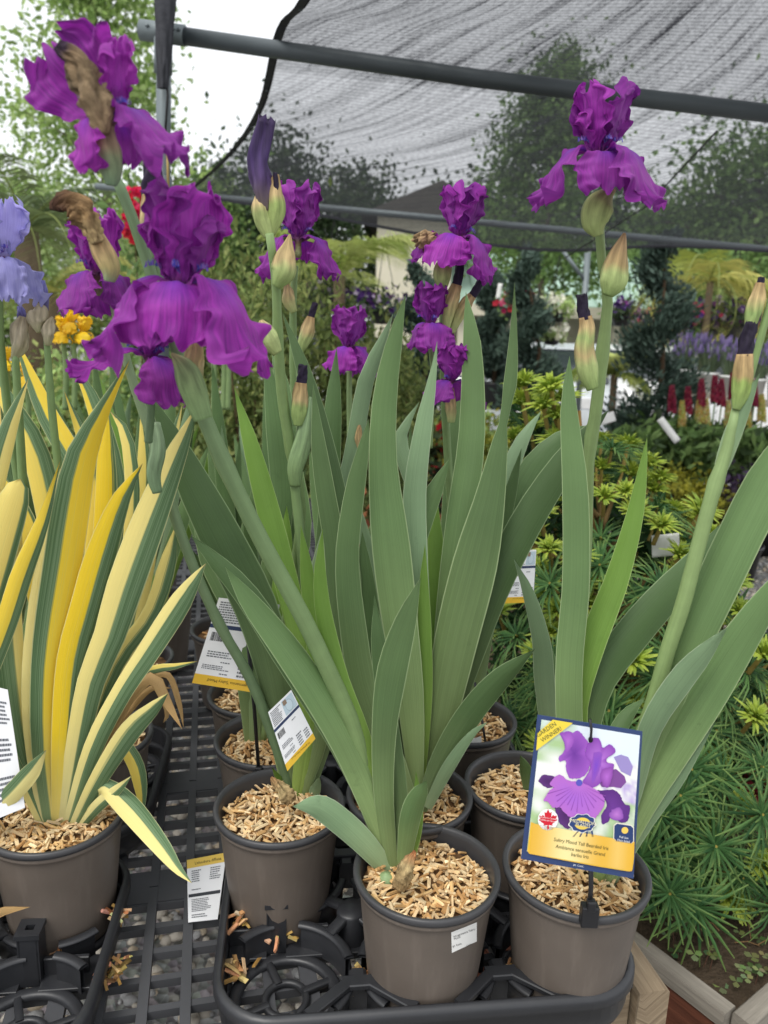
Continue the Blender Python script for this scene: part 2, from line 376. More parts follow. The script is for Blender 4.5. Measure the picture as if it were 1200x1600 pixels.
def gravel(x0, x1, y0, y1, n, s0, s1, rg):
    mb = MB()
    for _ in range(n):
        s = rg.uniform(s0, s1); c = Vector((rg.uniform(x0, x1), rg.uniform(y0, y1), s * rg.uniform(-.1, .5)))
        M = Matrix.Rotation(rg.uniform(0, 6.3), 3, 'Z') @ Matrix.Diagonal((s, s * rg.uniform(.6, .95), s * rg.uniform(.45, .7)))
        k = rg.uniform(.55, 1.15); t = rg.random()
        col = tuple(k * q for q in (srgb('#c0b8aa') if t < .5 else srgb('#a5a4a2') if t < .8 else srgb('#cdbda4')))
        mb.add([M @ (v * rg.uniform(.82, 1.15)) + c for v in ICO_V], ICO_F, col)
    return mb
_gr = random.Random(3); gm = gravel(-1.6, 1.0, 1.0, 4.2, 7500, .008, .022, _gr)
g2 = gravel(1.2, 3.6, 3.0, 7.5, 5000, .012, .026, _gr); gm.add(g2.v, g2.f, g2.c)
mk('gravel', gm, M_vcm, kind='stuff', smooth=True, label='loose grey gravel seen through the bench and beside it', cat='gravel')

# ------------------------------------------------------------------ bench
BZ = .745
def board(name, a, b, w, h, mat, parent=None, up=EZ, **kw):
    """a plank from a to b (centre of its top face), w wide, h deep, grain along it"""
    a, b = Vector(a), Vector(b); t = (b - a).normalized(); sd = t.cross(up).normalized(); mb = MB(); vs = []; uv = []
    n = 6; rg = random.Random(hash((round(a.x, 3), round(b.y, 3))) & 255)
    L = (b - a).length
    prof = [(-w / 2, 0), (w / 2, 0), (w / 2, -h), (-w / 2, -h)]
    e = min(w, h) * .09
    prof = [(-w / 2 + e, 0), (w / 2 - e, 0), (w / 2, -e), (w / 2, -h + e), (w / 2 - e, -h), (-w / 2 + e, -h), (-w / 2, -h + e), (-w / 2, -e)]
    per = [0]
    for (p, q) in zip(prof, prof[1:] + prof[:1]): per.append(per[-1] + math.dist(p, q))
    m = len(prof)
    for i in range(n + 1):
        p = a.lerp(b, i / n)
        for j, (x, z) in enumerate(prof):
            vs.append(p + sd * (x + rg.uniform(-1, 1) * .0007) + up * (z + rg.uniform(-1, 1) * .0007)); uv.append((i / n * L, per[j]))
    fs = [(i * m + j, i * m + (j + 1) % m, (i + 1) * m + (j + 1) % m, (i + 1) * m + j) for i in range(n) for j in range(m)]
    fs += [tuple(range(m))[::-1], tuple(range(n * m, n * m + m))]
    mb.add(vs, fs, (1, 1, 1), uv)
    return mk(name, mb, mat, parent, smooth=False, **kw)
cR = pZ(1040, 1535, BZ - .012)                               # front right corner of the timber frame
bench = empty('plant_bench', (cR.x, cR.y, 0), 'waist-high nursery bench with black plastic grid top on weathered timber frame', 'bench')
def bl(u, v, z=0): return cR + EX * u + EY * v + EZ * (z - (BZ - .012))   # bench coordinates, u runs to the right, v back
ZT = BZ - .012
board('side_rail', bl(-.022, -.01, ZT), bl(-.022, 3.2, ZT), .044, .10, M_wood, bench)
board('front_rail', bl(-2.2, .022, ZT - .004), bl(-.047, .022, ZT - .004), .044, .10, M_wood, bench)
for u in (-.068, -2.1):
    for v in (.09, 1.7, 3.1): board('leg', bl(u, v, ZT - .1), bl(u, v, 0), .07, .07, M_wood, bench, up=EY)
board('joist', bl(-1.05, .05, ZT - .02), bl(-1.05, 3.15, ZT - .02), .044, .08, M_wood, bench)
def panel(u0, u1, v0, v1):
    mb = MB(); pu, pv, bw, hgt = .047, .0365, .012, .011
    Mx = Matrix.Rotation(AL, 3, 'Z')
    nu = int((u1 - u0) / pu); pu = (u1 - u0) / nu; nv = int((v1 - v0 - .05) / pv)
    for i in range(nu + 1):
        w = bw if i % 6 else .02
        mb.box(bl(u0 + i * pu, (v0 + v1) / 2, BZ - hgt / 2), (w, v1 - v0, hgt), (1, 1, 1), Mx)
    for j in range(nv + 1):
        v = v0 + .025 + j * (v1 - v0 - .05) / nv
        mb.box(bl((u0 + u1) / 2, v, BZ - .0025 - hgt / 2), (u1 - u0, .009 if j % 6 else .02, hgt), (1, 1, 1), Mx)
    for v in (v0 + .012, v1 - .012): mb.box(bl((u0 + u1) / 2, v, BZ - .0012 - hgt / 2), (u1 - u0 + .01, .028, hgt), (1, 1, 1), Mx)
    return mb
_v = .0
for k, dv in enumerate((.27, .255, .6, .6, .6, .6)):
    mk('grid_panel', panel(-2.15, -.05, _v + .002, _v + dv - .002), M_bench, bench, smooth=False); _v += dv

# ------------------------------------------------------------------ planter box beyond the bench corner
b0 = pZ(1160, 1592, .47); b1 = pZ(1028, 1492, .47); b2 = pZ(1206, 1462, .47)
dA = (b1 - b0).normalized(); dB = Vector((-dA.y, dA.x, 0)); dB = dB if dB.dot(b2 - b0) > 0 else -dB
box = empty('planter_box', (b0.x, b0.y, 0), 'weathered low timber planter box holding the umbrella pine and weeds', 'planter')
board('rim_board', b0 + dA * .02, b0 + dA * 1.7, .032, .03, M_woodg, box)
board('rim_board', b0 + dB * .0 - dA * .0, b0 + dB * 1.5, .032, .03, M_woodg, box)
for k in range(3):
    board('side_board', b0 + EZ * (-.032 - k * .13), b0 + dA * 1.7 + EZ * (-.032 - k * .13), .024, .128, M_woodr, box)
    board('side_board', b0 + dB * .014 + EZ * (-.034 - k * .13), b0 + dB * 1.5 + EZ * (-.034 - k * .13), .024, .126, M_woodr, box)
sm = MB(); rows = []
_s = random.Random(5)
for i in range(26):
    rows.append([b0 + dA * (.02 + 1.66 * i / 25) + dB * (.02 + 1.46 * j / 25) + EZ * (-.035 + .02 * noise.noise(Vector((i * .5, j * .5, 0))) + .012 * _s.random()) for j in range(26)])
sm.sheet(rows, srgb('#4a3f33')); mk('soil', sm, mat_vc('soil', .95, .1, 0, .5, 0, 60, .9, 120, .01), box)
board('corner_post', b0 + dA * .03 + dB * .03 + EZ * -.032, Vector((b0.x, b0.y, 0)) + dA * .03 + dB * .03, .04, .04, M_woodr, box, up=EY)

# ------------------------------------------------------------------ shade structure
t1 = pY(257, -120, 2.72); t0 = pY(255, 290, 2.78); d_ = (t0 - t1); pb = t1 + d_ * ((t1.z) / (t1.z - t0.z))
post = empty('shade_post', (pb.x, pb.y, 0), 'upright galvanised pipe post with black fabric wrapped round its top', 'post')
mb = MB(); mb.tube([pb, t0, t1], .024, 20); mk('pole', mb, M_pipe, post)
for yy in (88, 300):
    c = pY(255, yy, 2.735); mb = MB(); mb.tube([c - d_.normalized() * .05, c + d_.normalized() * .05], .029, 20); mk('sleeve', mb, M_pipe, post)
M_fab = mat_plain('black_fabric', srgb('#3a3b40'), .75, .3, .25, .02, 14, .5, 30, .01)
mb = MB(); rows = []
for i in range(40):
    t = i / 39; c = pY(262 - 6 * t, -60 + 200 * t, 2.70); w = .035 * (1 - .75 * t) + .006
    rows.append([c + Vector((w * math.cos(a) * 1.0 + .004 * math.sin(9 * a + 8 * t), w * .6 * math.sin(a) - .012, .0)) for a in np.linspace(0, 2 * math.pi, 25)])
mb.sheet(rows); mk('fabric_wrap', mb, M_fab, post)
for k, (ya, yb) in enumerate(((90, 210), (215, 300))):
    mb = MB(); mb.tube([pY(258 + 4 * k, ya, 2.70), pY(262, (ya + yb) / 2, 2.69), pY(258 + 5 * k, yb, 2.7)], .004, 8, srgb('#b59a62') if k else srgb('#333333'))
    mk('tie_cord', mb, M_vcm, post)
bA, bB = pY(222, 47, 2.80), pY(1300, 189, 2.62)
beam = empty('shade_beam', (bA.x, bA.y, bA.z), 'long dark galvanised pipe beam crossing under the shade cloth', 'beam')
mb = MB(); mb.tube([bA, bA.lerp(bB, .5) + Vector((0, 0, -.012)), bB], .0265, 24); mk('pipe', mb, mat_plain('dark_pipe', srgb('#4c5356'), .5, .5, .25, .02, 8, .12, 30, .001, metal=.25), beam)
mb = MB(); mb.tube([bA - (bB - bA) * .002, bA + (bB - bA) * .065], .031, 24); mk('end_sleeve', mb, M_pipe, beam)
for q in (.012, .052, .06):
    mb = MB(); p = bA + (bB - bA) * q + Vector((0, -.031, .006)); mb.lathe([(0, .0), (.006, .0), (.006, .004), (.003, .006), (0, .006)], p, 10, M=Matrix.Rotation(R(90), 3, 'X')); mk('bolt', mb, M_pipe, beam)
rA, rB = pY(150, 291, 5.75), pY(1300, 399, 5.35)
mb = MB(); mb.tube([rA, rB], .022, 14); mk('shade_rail', mb, M_pipe, org=rA, label='thin silver pipe rail along the far edge of the shade cloth', cat='rail')
def cloth_mat():
    m, nt, out = new_mat('shade_cloth')
    uv = N(nt, 'ShaderNodeUVMap')
    def st(sx, sy, rot=0):
        mr = N(nt, 'ShaderNodeMapping'); mr.inputs['Rotation'].default_value = (0, 0, rot); nt.links.new(uv.outputs[0], mr.inputs[0])
        mp = N(nt, 'ShaderNodeMapping'); mp.inputs['Scale'].default_value = (sx, sy, 1)
        nt.links.new(mr.outputs[0], mp.inputs[0]); return mp.outputs[0]
    w = N(nt, 'ShaderNodeTexWave', wave_type='BANDS', bands_direction='X'); w.inputs['Scale'].default_value = 1.0; w.inputs['Distortion'].default_value = 2.5
    w.inputs['Detail'].default_value = 2; nt.links.new(st(46, 3), w.inputs['Vector'])
    cr = noise_n(nt, 1.0, 5, vec=st(2.2, 40, R(36)), rough=.7)
    cr2 = noise_n(nt, 1.0, 4, vec=st(150, 190), rough=.7)
    big = noise_n(nt, 2.5, 2, vec=st(1, 1))
    f = math_n(nt, 'ADD', math_n(nt, 'MULTIPLY', w.outputs[1], .10), math_n(nt, 'MULTIPLY', ramp(nt, cr, [(.48, 0.0), (.70, 1.0)]), .24))
    f = math_n(nt, 'ADD', f, math_n(nt, 'MULTIPLY_ADD', cr2, .5, -.25))
    f = math_n(nt, 'ADD', f, math_n(nt, 'MULTIPLY_ADD', big, .2, .42), clamp=True)
    sx_ = N(nt, 'ShaderNodeSeparateXYZ'); nt.links.new(uv.outputs[0], sx_.inputs[0])
    f = math_n(nt, 'ADD', f, ramp(nt, sx_.outputs[0], [(.40, .13), (.41, 0.0)]), clamp=True)      # near part more opaque: darkening of mesh seen at a slant, put into the opacity
    fine = noise_n(nt, 1.0, 3, vec=st(5, 150, R(36)), rough=.7); f = math_n(nt, 'ADD', f, math_n(nt, 'MULTIPLY', ramp(nt, fine, [(.5, 0.0), (.68, 1.0)]), .16), clamp=True)
    tr = N(nt, 'ShaderNodeBsdfTransparent'); df = N(nt, 'ShaderNodeBsdfDiffuse'); df.inputs[0].default_value = (*srgb('#4a4b50'), 1)
    tl = N(nt, 'ShaderNodeBsdfTranslucent'); tl.inputs[0].default_value = (*srgb('#4a4b50'), 1)
    a = N(nt, 'ShaderNodeMixShader'); a.inputs[0].default_value = .35; nt.links.new(df.outputs[0], a.inputs[1]); nt.links.new(tl.outputs[0], a.inputs[2])
    b = N(nt, 'ShaderNodeMixShader'); nt.links.new(f, b.inputs[0]); nt.links.new(tr.outputs[0], b.inputs[1]); nt.links.new(a.outputs[0], b.inputs[2])
    bp = bump(nt, cr, .6, .03); nt.links.new(bp, df.inputs[1]); nt.links.new(bp, tl.inputs[1])
    nt.links.new(b.outputs[0], out.inputs[0]); return m
up = Vector((0, 0, .045))
left = [pY(560, -190, 1.5), pY(470, 0, 2.25), bA.lerp(bB, .203) + up, pY(402, 172, 3.6), pY(352, 245, 4.5), pY(288, 303, 5.5)]
right = [pY(1900, -420, 1.5), pY(1750, -30, 2.1), bA.lerp(bB, 1.5) + up, pY(1750, 330, 3.3), pY(1650, 420, 4.0), pY(1560, 425, 4.75)]
back = [pY(288, 303, 5.5), pY(330, 309, 5.48), pY(400, 320, 5.44), pY(500, 336, 5.4), pY(600, 355, 5.36), pY(700, 373, 5.32), pY(800, 386, 5.26), pY(880, 391, 5.22), pY(960, 388, 5.18), pY(1040, 384, 5.12), pY(1200, 392, 5.02), pY(1560, 425, 4.75)]
bk = catmull(back, 40); beamline = [bA.lerp(bB, lerp(.203, 1.5, k / 40)) + up for k in range(41)]
lf = catmull(left, 40); rt = catmull(right, 40)
rows = []
for i in range(41):
    row = []
    for k in range(41):
        s = k / 40; p = Vector(lf[i]).lerp(Vector(rt[i]), s)
        w_b = max(0, (i - 30) / 10); q = Vector(bk[k])
        p = p.lerp(q, w_b ** 2)
        sag = math.sin(math.pi * s) * math.sin(math.pi * min(1, max(0, (i - 16) / 24))) * .10 * (1 - w_b)
        wr = .022 * noise.noise(Vector((s * 9 + i * .16, i * .05, 0))) * math.sin(math.pi * min(1, s * 8))
        # the cloth must stay above the beam where it crosses
        fr = math.exp(-((i - 16) / 3.0) ** 2); base = Vector(beamline[k])
        p = p + Vector((0, 0, -sag + wr * (1 - fr)))
        row.append(p)
    rows.append(row)
mb = MB(); mb.sheet(rows)
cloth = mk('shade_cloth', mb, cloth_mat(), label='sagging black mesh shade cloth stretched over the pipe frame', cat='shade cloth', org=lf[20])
mb = MB(); hem = [Vector(p) + Vector((0, 0, -.004)) for p in lf]; mb.sheet([[p + Vector((-.008, 0, 0)) for p in hem], [p + Vector((.024, 0, .002)) for p in hem]])
mk('hem', mb, M_fab, cloth)
mb = MB(); mb.sheet([[Vector(p) + Vector((0, -.004, -.012)) for p in bk], [Vector(p) + Vector((0, -.004, .008)) for p in bk]]); mk('hem', mb, M_fab, cloth)
for i in range(3, 39, 5):
    p = Vector(lf[i]) + Vector((.01, 0, -.008)); mb = MB(); mb.lathe([(.003, 0), (.006, .001), (.006, -.002)], p, 10); mk('grommet', mb, M_pipe, cloth)
mb = MB(); mb.tube([pY(1120, 205, 2.75), pY(1010, 322, 3.6), pY(880, 405, 4.6)], .0035, 6, srgb('#444444')); mk('cable', mb, M_vcm, label='thin slack wire running beneath the shade cloth', cat='wire', org=pY(1010, 322, 3.6))

# ------------------------------------------------------------------ pots, bark, trays
PH, RT, RB = .162, .0815, .0615
RIMZ = BZ + .008 + PH
def make_pot(root, c, tilt=0, chips=480, seed=1, sticker=False):
    """c = centre of the rim; the pot hangs below it"""
    base = Vector((c.x, c.y, c.z - PH)); k = lambda t: lerp(RB, RT - .0035, t)
    prof = [(.0, .0), (RB - .006, .0), (RB - .001, .002), (RB, .006), (k(.25), PH * .25), (k(.5), PH * .5), (k(.86), PH * .86), (k(.88) + .0008, PH * .885), (k(.9) + .002, PH * .9), (RT - .0012, PH * .905), (RT - .0002, PH * .925), (RT - .001, PH * .95)]
    mb = MB(); mb.lathe(prof, base, 56); pot = mk('pot', mb, M_pot, root)
    prof = [(RT - .0015, PH * .945), (RT + .0012, PH * .95), (RT + .002, PH * .97), (RT + .0016, PH * .99), (RT, PH), (RT - .003, PH * .998), (RT - .0055, PH * .985), (RT - .0065, PH * .95), (RT - .0085, PH * .86), (RT - .012, PH * .7)]
    mb = MB(); mb.lathe(prof, base, 56); mk('rim', mb, M_potrim, pot)
    rg = random.Random(seed); z0 = c.z - .021
    mb = MB(); rr = [0, .02, .04, .055, .066, RT - .009]
    mb.lathe([(r, .004 * math.cos(r * 22)) for r in rr], (c.x, c.y, z0 - .004), 30, srgb('#6b4f33'))
    tans = [srgb(h) for h in ('#e6c594', '#d6b27c', '#f0d8ac', '#c39c68', '#dcbe92', '#b98e5c', '#e8cfa4')]
    for _ in range(chips):
        r = (RT - .011) * math.sqrt(rg.random()); a = rg.uniform(0, 6.283)
        L = rg.uniform(.007, .021); w = rg.uniform(.0018, .0046); h = rg.uniform(.0012, .0026)
        M = Matrix.Rotation(rg.uniform(0, 6.3), 3, 'Z') @ Matrix.Rotation(rg.gauss(0, .28), 3, 'Y') @ Matrix.Rotation(rg.gauss(0, .5), 3, 'X')
        rr_ = min(r, RT - .011 - L * .3)
        p = Vector((c.x + rr_ * math.cos(a), c.y + rr_ * math.sin(a), z0 + .004 * math.cos(r * 22) + rg.uniform(-.002, .006)))
        kk = rg.uniform(.7, 1.1); mb.box(p, (L, w, h), tuple(kk * q for q in rg.choice(tans)), M, rg.uniform(.6, 1))
    mk('bark_mulch', mb, M_chip, root, smooth=False, kind='stuff')
    return pot
def chip_heap(p, n, spread, seed, label):
    rg = random.Random(seed); mb = MB(); p = Vector(p)
    tans = [srgb(h) for h in ('#cfaa74', '#bb9058', '#dcbc8a', '#ab8450', '#977048')]
    for i in range(n):
        L = rg.uniform(.010, .026); M = Matrix.Rotation(rg.uniform(0, 6.3), 3, 'Z') @ Matrix.Rotation(rg.gauss(0, .45), 3, 'Y') @ Matrix.Rotation(rg.gauss(0, .5), 3, 'X')
        q = p + Vector((rg.gauss(0, spread), rg.gauss(0, spread), rg.uniform(.001, .012) + .012 * math.exp(-i / n)))
        mb.box(q, (L, rg.uniform(.003, .006), rg.uniform(.0015, .003)), tuple(rg.uniform(.7, 1.1) * x for x in rg.choice(tans)), M, rg.uniform(.5, 1))
    return mk('spilled_wood_chips', mb, M_chip, smooth=False, kind='stuff', label=label, cat='wood chips', org=p)

def potted(name, rimpx, label, cat='potted iris', group=None, seed=1, chips=420, rz=RIMZ):
    c = pZ(rimpx[0], rimpx[1], rz); root = empty(name, (c.x, c.y, rz - PH), label, cat, group)
    make_pot(root, c, seed=seed, chips=chips); return root, c

def arc_band(mb, c, r, a0, a1, z0, z1, th, n=14):
    rows = []
    for i in range(n + 1):
        a = lerp(a0, a1, i / n); d = EX * math.cos(a) + EY * math.sin(a)
        rows.append([c + d * r + EZ * z0, c + d * r + EZ * (z1 - .002), c + d * (r + th * .3) + EZ * z1, c + d * (r + th * .8) + EZ * z1, c + d * (r + th) + EZ * (z1 - .002), c + d * (r + th) + EZ * z0, c + d * r + EZ * z0])
    mb.sheet(rows)
def bar(mb, a, b, w, h):
    a, b = Vector(a), Vector(b); t = b - a; L = t.length; t.normalize(); sd = t.cross(EZ).normalized(); e = min(w, h) * .2
    pr = [(-w / 2, -h), (-w / 2, -e), (-w / 2 + e, 0), (w / 2 - e, 0), (w / 2, -e), (w / 2, -h), (-w / 2, -h)]
    mb.sheet([[p + sd * x + EZ * z for x, z in pr] for p in (a, b)])
    for p, s in ((a, 1), (b, -1)):
        n = len(mb.v); mb.add([p + sd * x + EZ * z for x, z in pr[:-1]], [tuple(range(6))[::s]])
def tray(name, c0, cols, rows, label, group, P=.163):
    """c0: centre of the front-left slot on the bench; pots stand in round slots inside a lipped frame"""
    root = empty(name, (c0.x, c0.y, BZ), label, 'plant tray', group)
    T = lambda u, v, z=0: Vector((c0.x, c0.y, BZ + .0015)) + EX * u + EY * v + EZ * z
    EG = .078; x0, x1, y0, y1 = -EG, (cols - 1) * P + EG, -EG, (rows - 1) * P + EG
    rc = .07; ring = []
    for cx, cy, a0 in ((x1 - rc, y0 + rc, -90), (x1 - rc, y1 - rc, 0), (x0 + rc, y1 - rc, 90), (x0 + rc, y0 + rc, 180)):
        for k in range(9): a = R(a0 + 90 * k / 8); ring.append((cx, cy, math.cos(a), math.sin(a)))
    ZF = .056; mb = MB()
    prof = [(-.0065, ZF - .030), (-.007, ZF - .003), (-.006, ZF), (-.004, ZF), (.001, ZF - .002), (.003, ZF - .006), (.003, ZF - .016), (.0, ZF - .018), (-.002, ZF - .018), (-.003, .012), (-.006, .002), (-.010, .002), (-.004, ZF - .022), (-.005, ZF - .030), (-.0065, ZF - .030)]
    rr = [[T(cx + (rc + o) * ca, cy + (rc + o) * sa, z) for o, z in prof] for cx, cy, ca, sa in ring + ring[:1]]
    mb.sheet(rr); mk('lip_frame', mb, M_tray, root)
    RS = .066
    for i in range(cols):
        for j in range(rows):
            c = T(i * P, j * P, 0); mb = MB(); arc_band(mb, c, RS - .014, 0, 2 * math.pi, .0, .007, .014, 40); arc_band(mb, c, .020, 0, 2 * math.pi, .0, .0055, .008, 24)
            for k in range(4):
                a = R(22 + 90 * k); d = EX * math.cos(a) + EY * math.sin(a); bar(mb, c + d * .021 + EZ * .0065, c + d * (RS - .008) + EZ * .0065, .009, .006)
            mk('slot_base', mb, M_tray, root)
            mb = MB()
            for k in range(4):
                ok = [R(45 + 90 * k + q) for q in range(-33, 34, 3) if x0 + .016 < i * P + .084 * math.cos(R(45 + 90 * k + q)) < x1 - .016 and y0 + .016 < j * P + .084 * math.sin(R(45 + 90 * k + q)) < y1 - .016]
                if len(ok) < 4: continue
                arc_band(mb, c, RS + .006, ok[0] + .04, ok[-1] - .04, .002, .040, .005)
                arc_band(mb, c, RS + .003, ok[0], ok[-1], .038, .042, .012)
            if mb.v: mk('slot_collar', mb, M_tray, root)
    for i in range(cols):
        for j in range(rows - 1):
            c = T(i * P - .012, (j + .5) * P); mb = MB(); Mz = Matrix.Rotation(AL, 3, 'Z')
            # hollow tapered tower between two slots: four walls and a top with a square hole
            for sx, sy, w, d in ((-1, 0, .003, .024), (1, 0, .003, .024), (0, -1, .021, .003), (0, 1, .021, .003)):
                mb.box(c + EX * sx * .0105 + EY * sy * .0105 + EZ * .034, (w, d, .066), (1, 1, 1), Mz)
            for sx, sy, w, d in ((-1, 0, .009, .028), (1, 0, .009, .028), (0, -1, .010, .010), (0, 1, .010, .010)):
                mb.box(c + EX * sx * .0095 + EY * sy * .009 + EZ * .0695, (w, d, .006), (1, 1, 1), Mz)
            mk('tower', mb, M_tray, root, smooth=False)
            mb = MB()
            for s in (-1, 1):
                bar(mb, c + EX * s * .013 + EZ * .03, c + EX * s * (P * .5 - .018) + EZ * .03, .006, .028)
                bar(mb, c + EX * s * .012 + EZ * .008, c + EX * s * (P * .5 - .01) + EZ * .008, .05, .004)
            mk('web', mb, M_tray, root, smooth=False)
    for i in range(1, cols):
        for j in (0, rows - 1):
            s = -1 if j == 0 else 1; yv = y0 if j == 0 else y1; m = (i - .5) * P; mb = MB()
            q = T(m, yv - s * .050, .050)
            bar(mb, T(m - .058, yv - s * .008, .0535), q + EX * -.012, .013, .006); bar(mb, T(m + .058, yv - s * .008, .0535), q + EX * .012, .013, .006)
            bar(mb, q + EX * -.018, q + EX * .018, .016, .006); bar(mb, q + EZ * -.003, q + EZ * -.0031 + EY * (-s) * .02, .02, .04)
            mk('web', mb, M_tray, root, smooth=False)
        for j in range(rows - 1):
            mb = MB(); c = T((i - .5) * P, (j + .5) * P, .05)
            for k in range(4):
                a = R(45 + 90 * k); d = EX * math.cos(a) + EY * math.sin(a); bar(mb, c + d * .012, c + d * .042 + EZ * -.006, .014, .006)
            mb.lathe([(0, .001), (.017, .001), (.019, -.002), (.019, -.047)], c, 20); mk('hub', mb, M_tray, root)
    return root, T

# ------------------------------------------------------------------ iris builders
VIEW = lambda p: (Vector(p) - CL).normalized()
def leaf(root, pts, mat=None, dy=0.0, Y0=None, twist=0.0, seg=18, name='leaf', split=.5, side=1, yel=.6, fold=.12, wob=1.0):
    """pts: (px, py, width px) from base to tip; stands at depth Y0 (from the soil if not given), its tip dy further back"""
    mat = mat or M_leaf; rg = random.Random(int(pts[0][0] * 7 + pts[-1][1] * 13))
    if Y0 is None: Y0 = pZ(pts[0][0], pts[0][1], RIMZ - .028).y
    P = catmull(pts, seg); mb = MB(); rows = []; uv = []; cen = []
    for i, (x, y, w) in enumerate(P):
        t = i / seg; p = pY(x, y, Y0 + dy * t ** 1.4); cen.append((p, max(0.0, w) * mpp(p)))
    ph = rg.uniform(0, 6.3); vs = []
    fr = [-1, -.66, -.3, 0, .3, .66, 1]
    for side_ in (1, -1):
        for i, (p, w) in enumerate(cen):
            t = i / seg
            tg = (cen[min(i + 1, seg)][0] - cen[max(i - 1, 0)][0]).normalized()
            vd = VIEW(p); sd = tg.cross(vd).normalized()
            tw = R(twist) * (.3 + .7 * t) + R(4) * wob * math.sin(5 * t + ph); sd = Matrix.Rotation(tw, 3, tg) @ sd; nm = sd.cross(tg).normalized()
            if nm.dot(vd) > 0: nm = -nm
            hw = w / 2 / max(.4, math.cos(tw)); th = min(.0016, hw * .18) * (1.6 - t)
            for a in fr:
                o = nm * (side_ * th * (1 - a * a) + fold * hw * a * a * (1 if seg % 2 else -1) + .0006 * wob * math.sin(a * 9 + 14 * t + ph))
                vs.append(p + sd * (hw * a) + o); uv.append((t, (a + 1) / 2))
    m = len(fr); n = (seg + 1) * m; fs = []
    for i in range(seg):
        for k in range(m - 1):
            q = (i * m + k, i * m + k + 1, (i + 1) * m + k + 1, (i + 1) * m + k); fs.append(q); fs.append(tuple(n + j for j in q[::-1]))
    mb.add(vs, fs, (1 - split, float(1 - side), yel), uv)
    return mk(name, mb, mat, root)

GR, GR2, TAN, BRN, DPU, STM = srgb('#8fa766'), srgb('#a9b878'), srgb('#c3ac7c'), srgb('#9c8058'), srgb('#261c33'), srgb('#768e62')
def stem(root, pts, Y0=None, dy=0.0, col=None, name='stem', col2=None, nodes=()):
    P = catmull(pts, 26)
    if Y0 is None: Y0 = pZ(pts[0][0], pts[0][1], RIMZ - .028).y
    Q = [pY(x, y, Y0 + dy * (i / 26) ** 1.2) for i, (x, y, w) in enumerate(P)]; rad = [w / 2 * mpp(q) for q, (x, y, w) in zip(Q, P)]
    for k in nodes: rad[k] *= 1.16
    a = col or STM; b = col2 or a
    mb = MB(); mb.tube(Q, rad, 12, [tuple(lerp(x, y, i / 26) for x, y in zip(a, b)) for i in range(27)]); return mk(name, mb, M_stem, root)
def bud(root, pts, Y, cols, name='bud', wrap=.10, seed=1, mat=None, parent=None, ragged=0.0, flat=.8, dY=0.0):
    """a bud or sheath along a px path with widths; cols: [(t, colour)...]; wrap = depth of the spiral folds"""
    n = 30; P = catmull(pts, n); rg = random.Random(seed); mb = MB(); vs = []; uv = []; cc = []; m = 28
    Q = [pY(x, y, Y + dY * i / n) for i, (x, y, w) in enumerate(P)]
    for i, p in enumerate(Q):
        t = i / n; tg = (Q[min(i + 1, n)] - Q[max(i - 1, 0)]).normalized(); vd = VIEW(p); sd = tg.cross(vd).normalized(); fw = sd.cross(tg)
        r0 = max(.0004, P[i][2] / 2 * mpp(p))
        for k in range(m):
            a = 2 * math.pi * k / m; r = r0 * (1 + wrap * math.sin(3 * a + 7 * t + seed) * min(1, t * 3) + wrap * .7 * noise.noise(Vector((math.cos(a) * 2, math.sin(a) * 2 + seed, t * 6))) + (wrap * 1.3 * noise.noise(Vector((math.cos(a) * 4, math.sin(a) * 4 + seed, t * 11))) + wrap * .7 * noise.noise(Vector((math.cos(a) * 9, math.sin(a) * 9 + seed, t * 26))) if wrap > .25 else .02 * math.sin(11 * a + 3 * t)))
            off = tg * (ragged * r0 * rg.uniform(-1, 1.4)) if (i == n and ragged) else Vector()
            vs.append(p + sd * (math.cos(a) * r) + fw * (math.sin(a) * r * flat) + off); uv.append((t, k / m))
            tt = t + .07 * noise.noise(Vector((a * 1.5, seed, t * 3))); c = cols[-1][1]
            for (ta, ca), (tb, cb) in zip(cols, cols[1:]):
                if tt <= tb: s = max(0, min(1, (tt - ta) / max(1e-5, tb - ta))); c = tuple(lerp(x, y, s) for x, y in zip(ca, cb)); break
            kx = 1 + .22 * math.sin(a * 7 + 3 * noise.noise(Vector((a, t * 4, seed)))) * (1 if t > .35 else .35)
            cc.append(tuple(q * kx for q in c))
    fs = [(i * m + k, i * m + (k + 1) % m, (i + 1) * m + (k + 1) % m, (i + 1) * m + k) for i in range(n) for k in range(m)]
    fs += [tuple(range(m))[::-1], tuple(range(n * m, n * m + m))]
    mb.add(vs, fs, cc, uv); return mk(name, mb, mat or M_bud, parent or root)

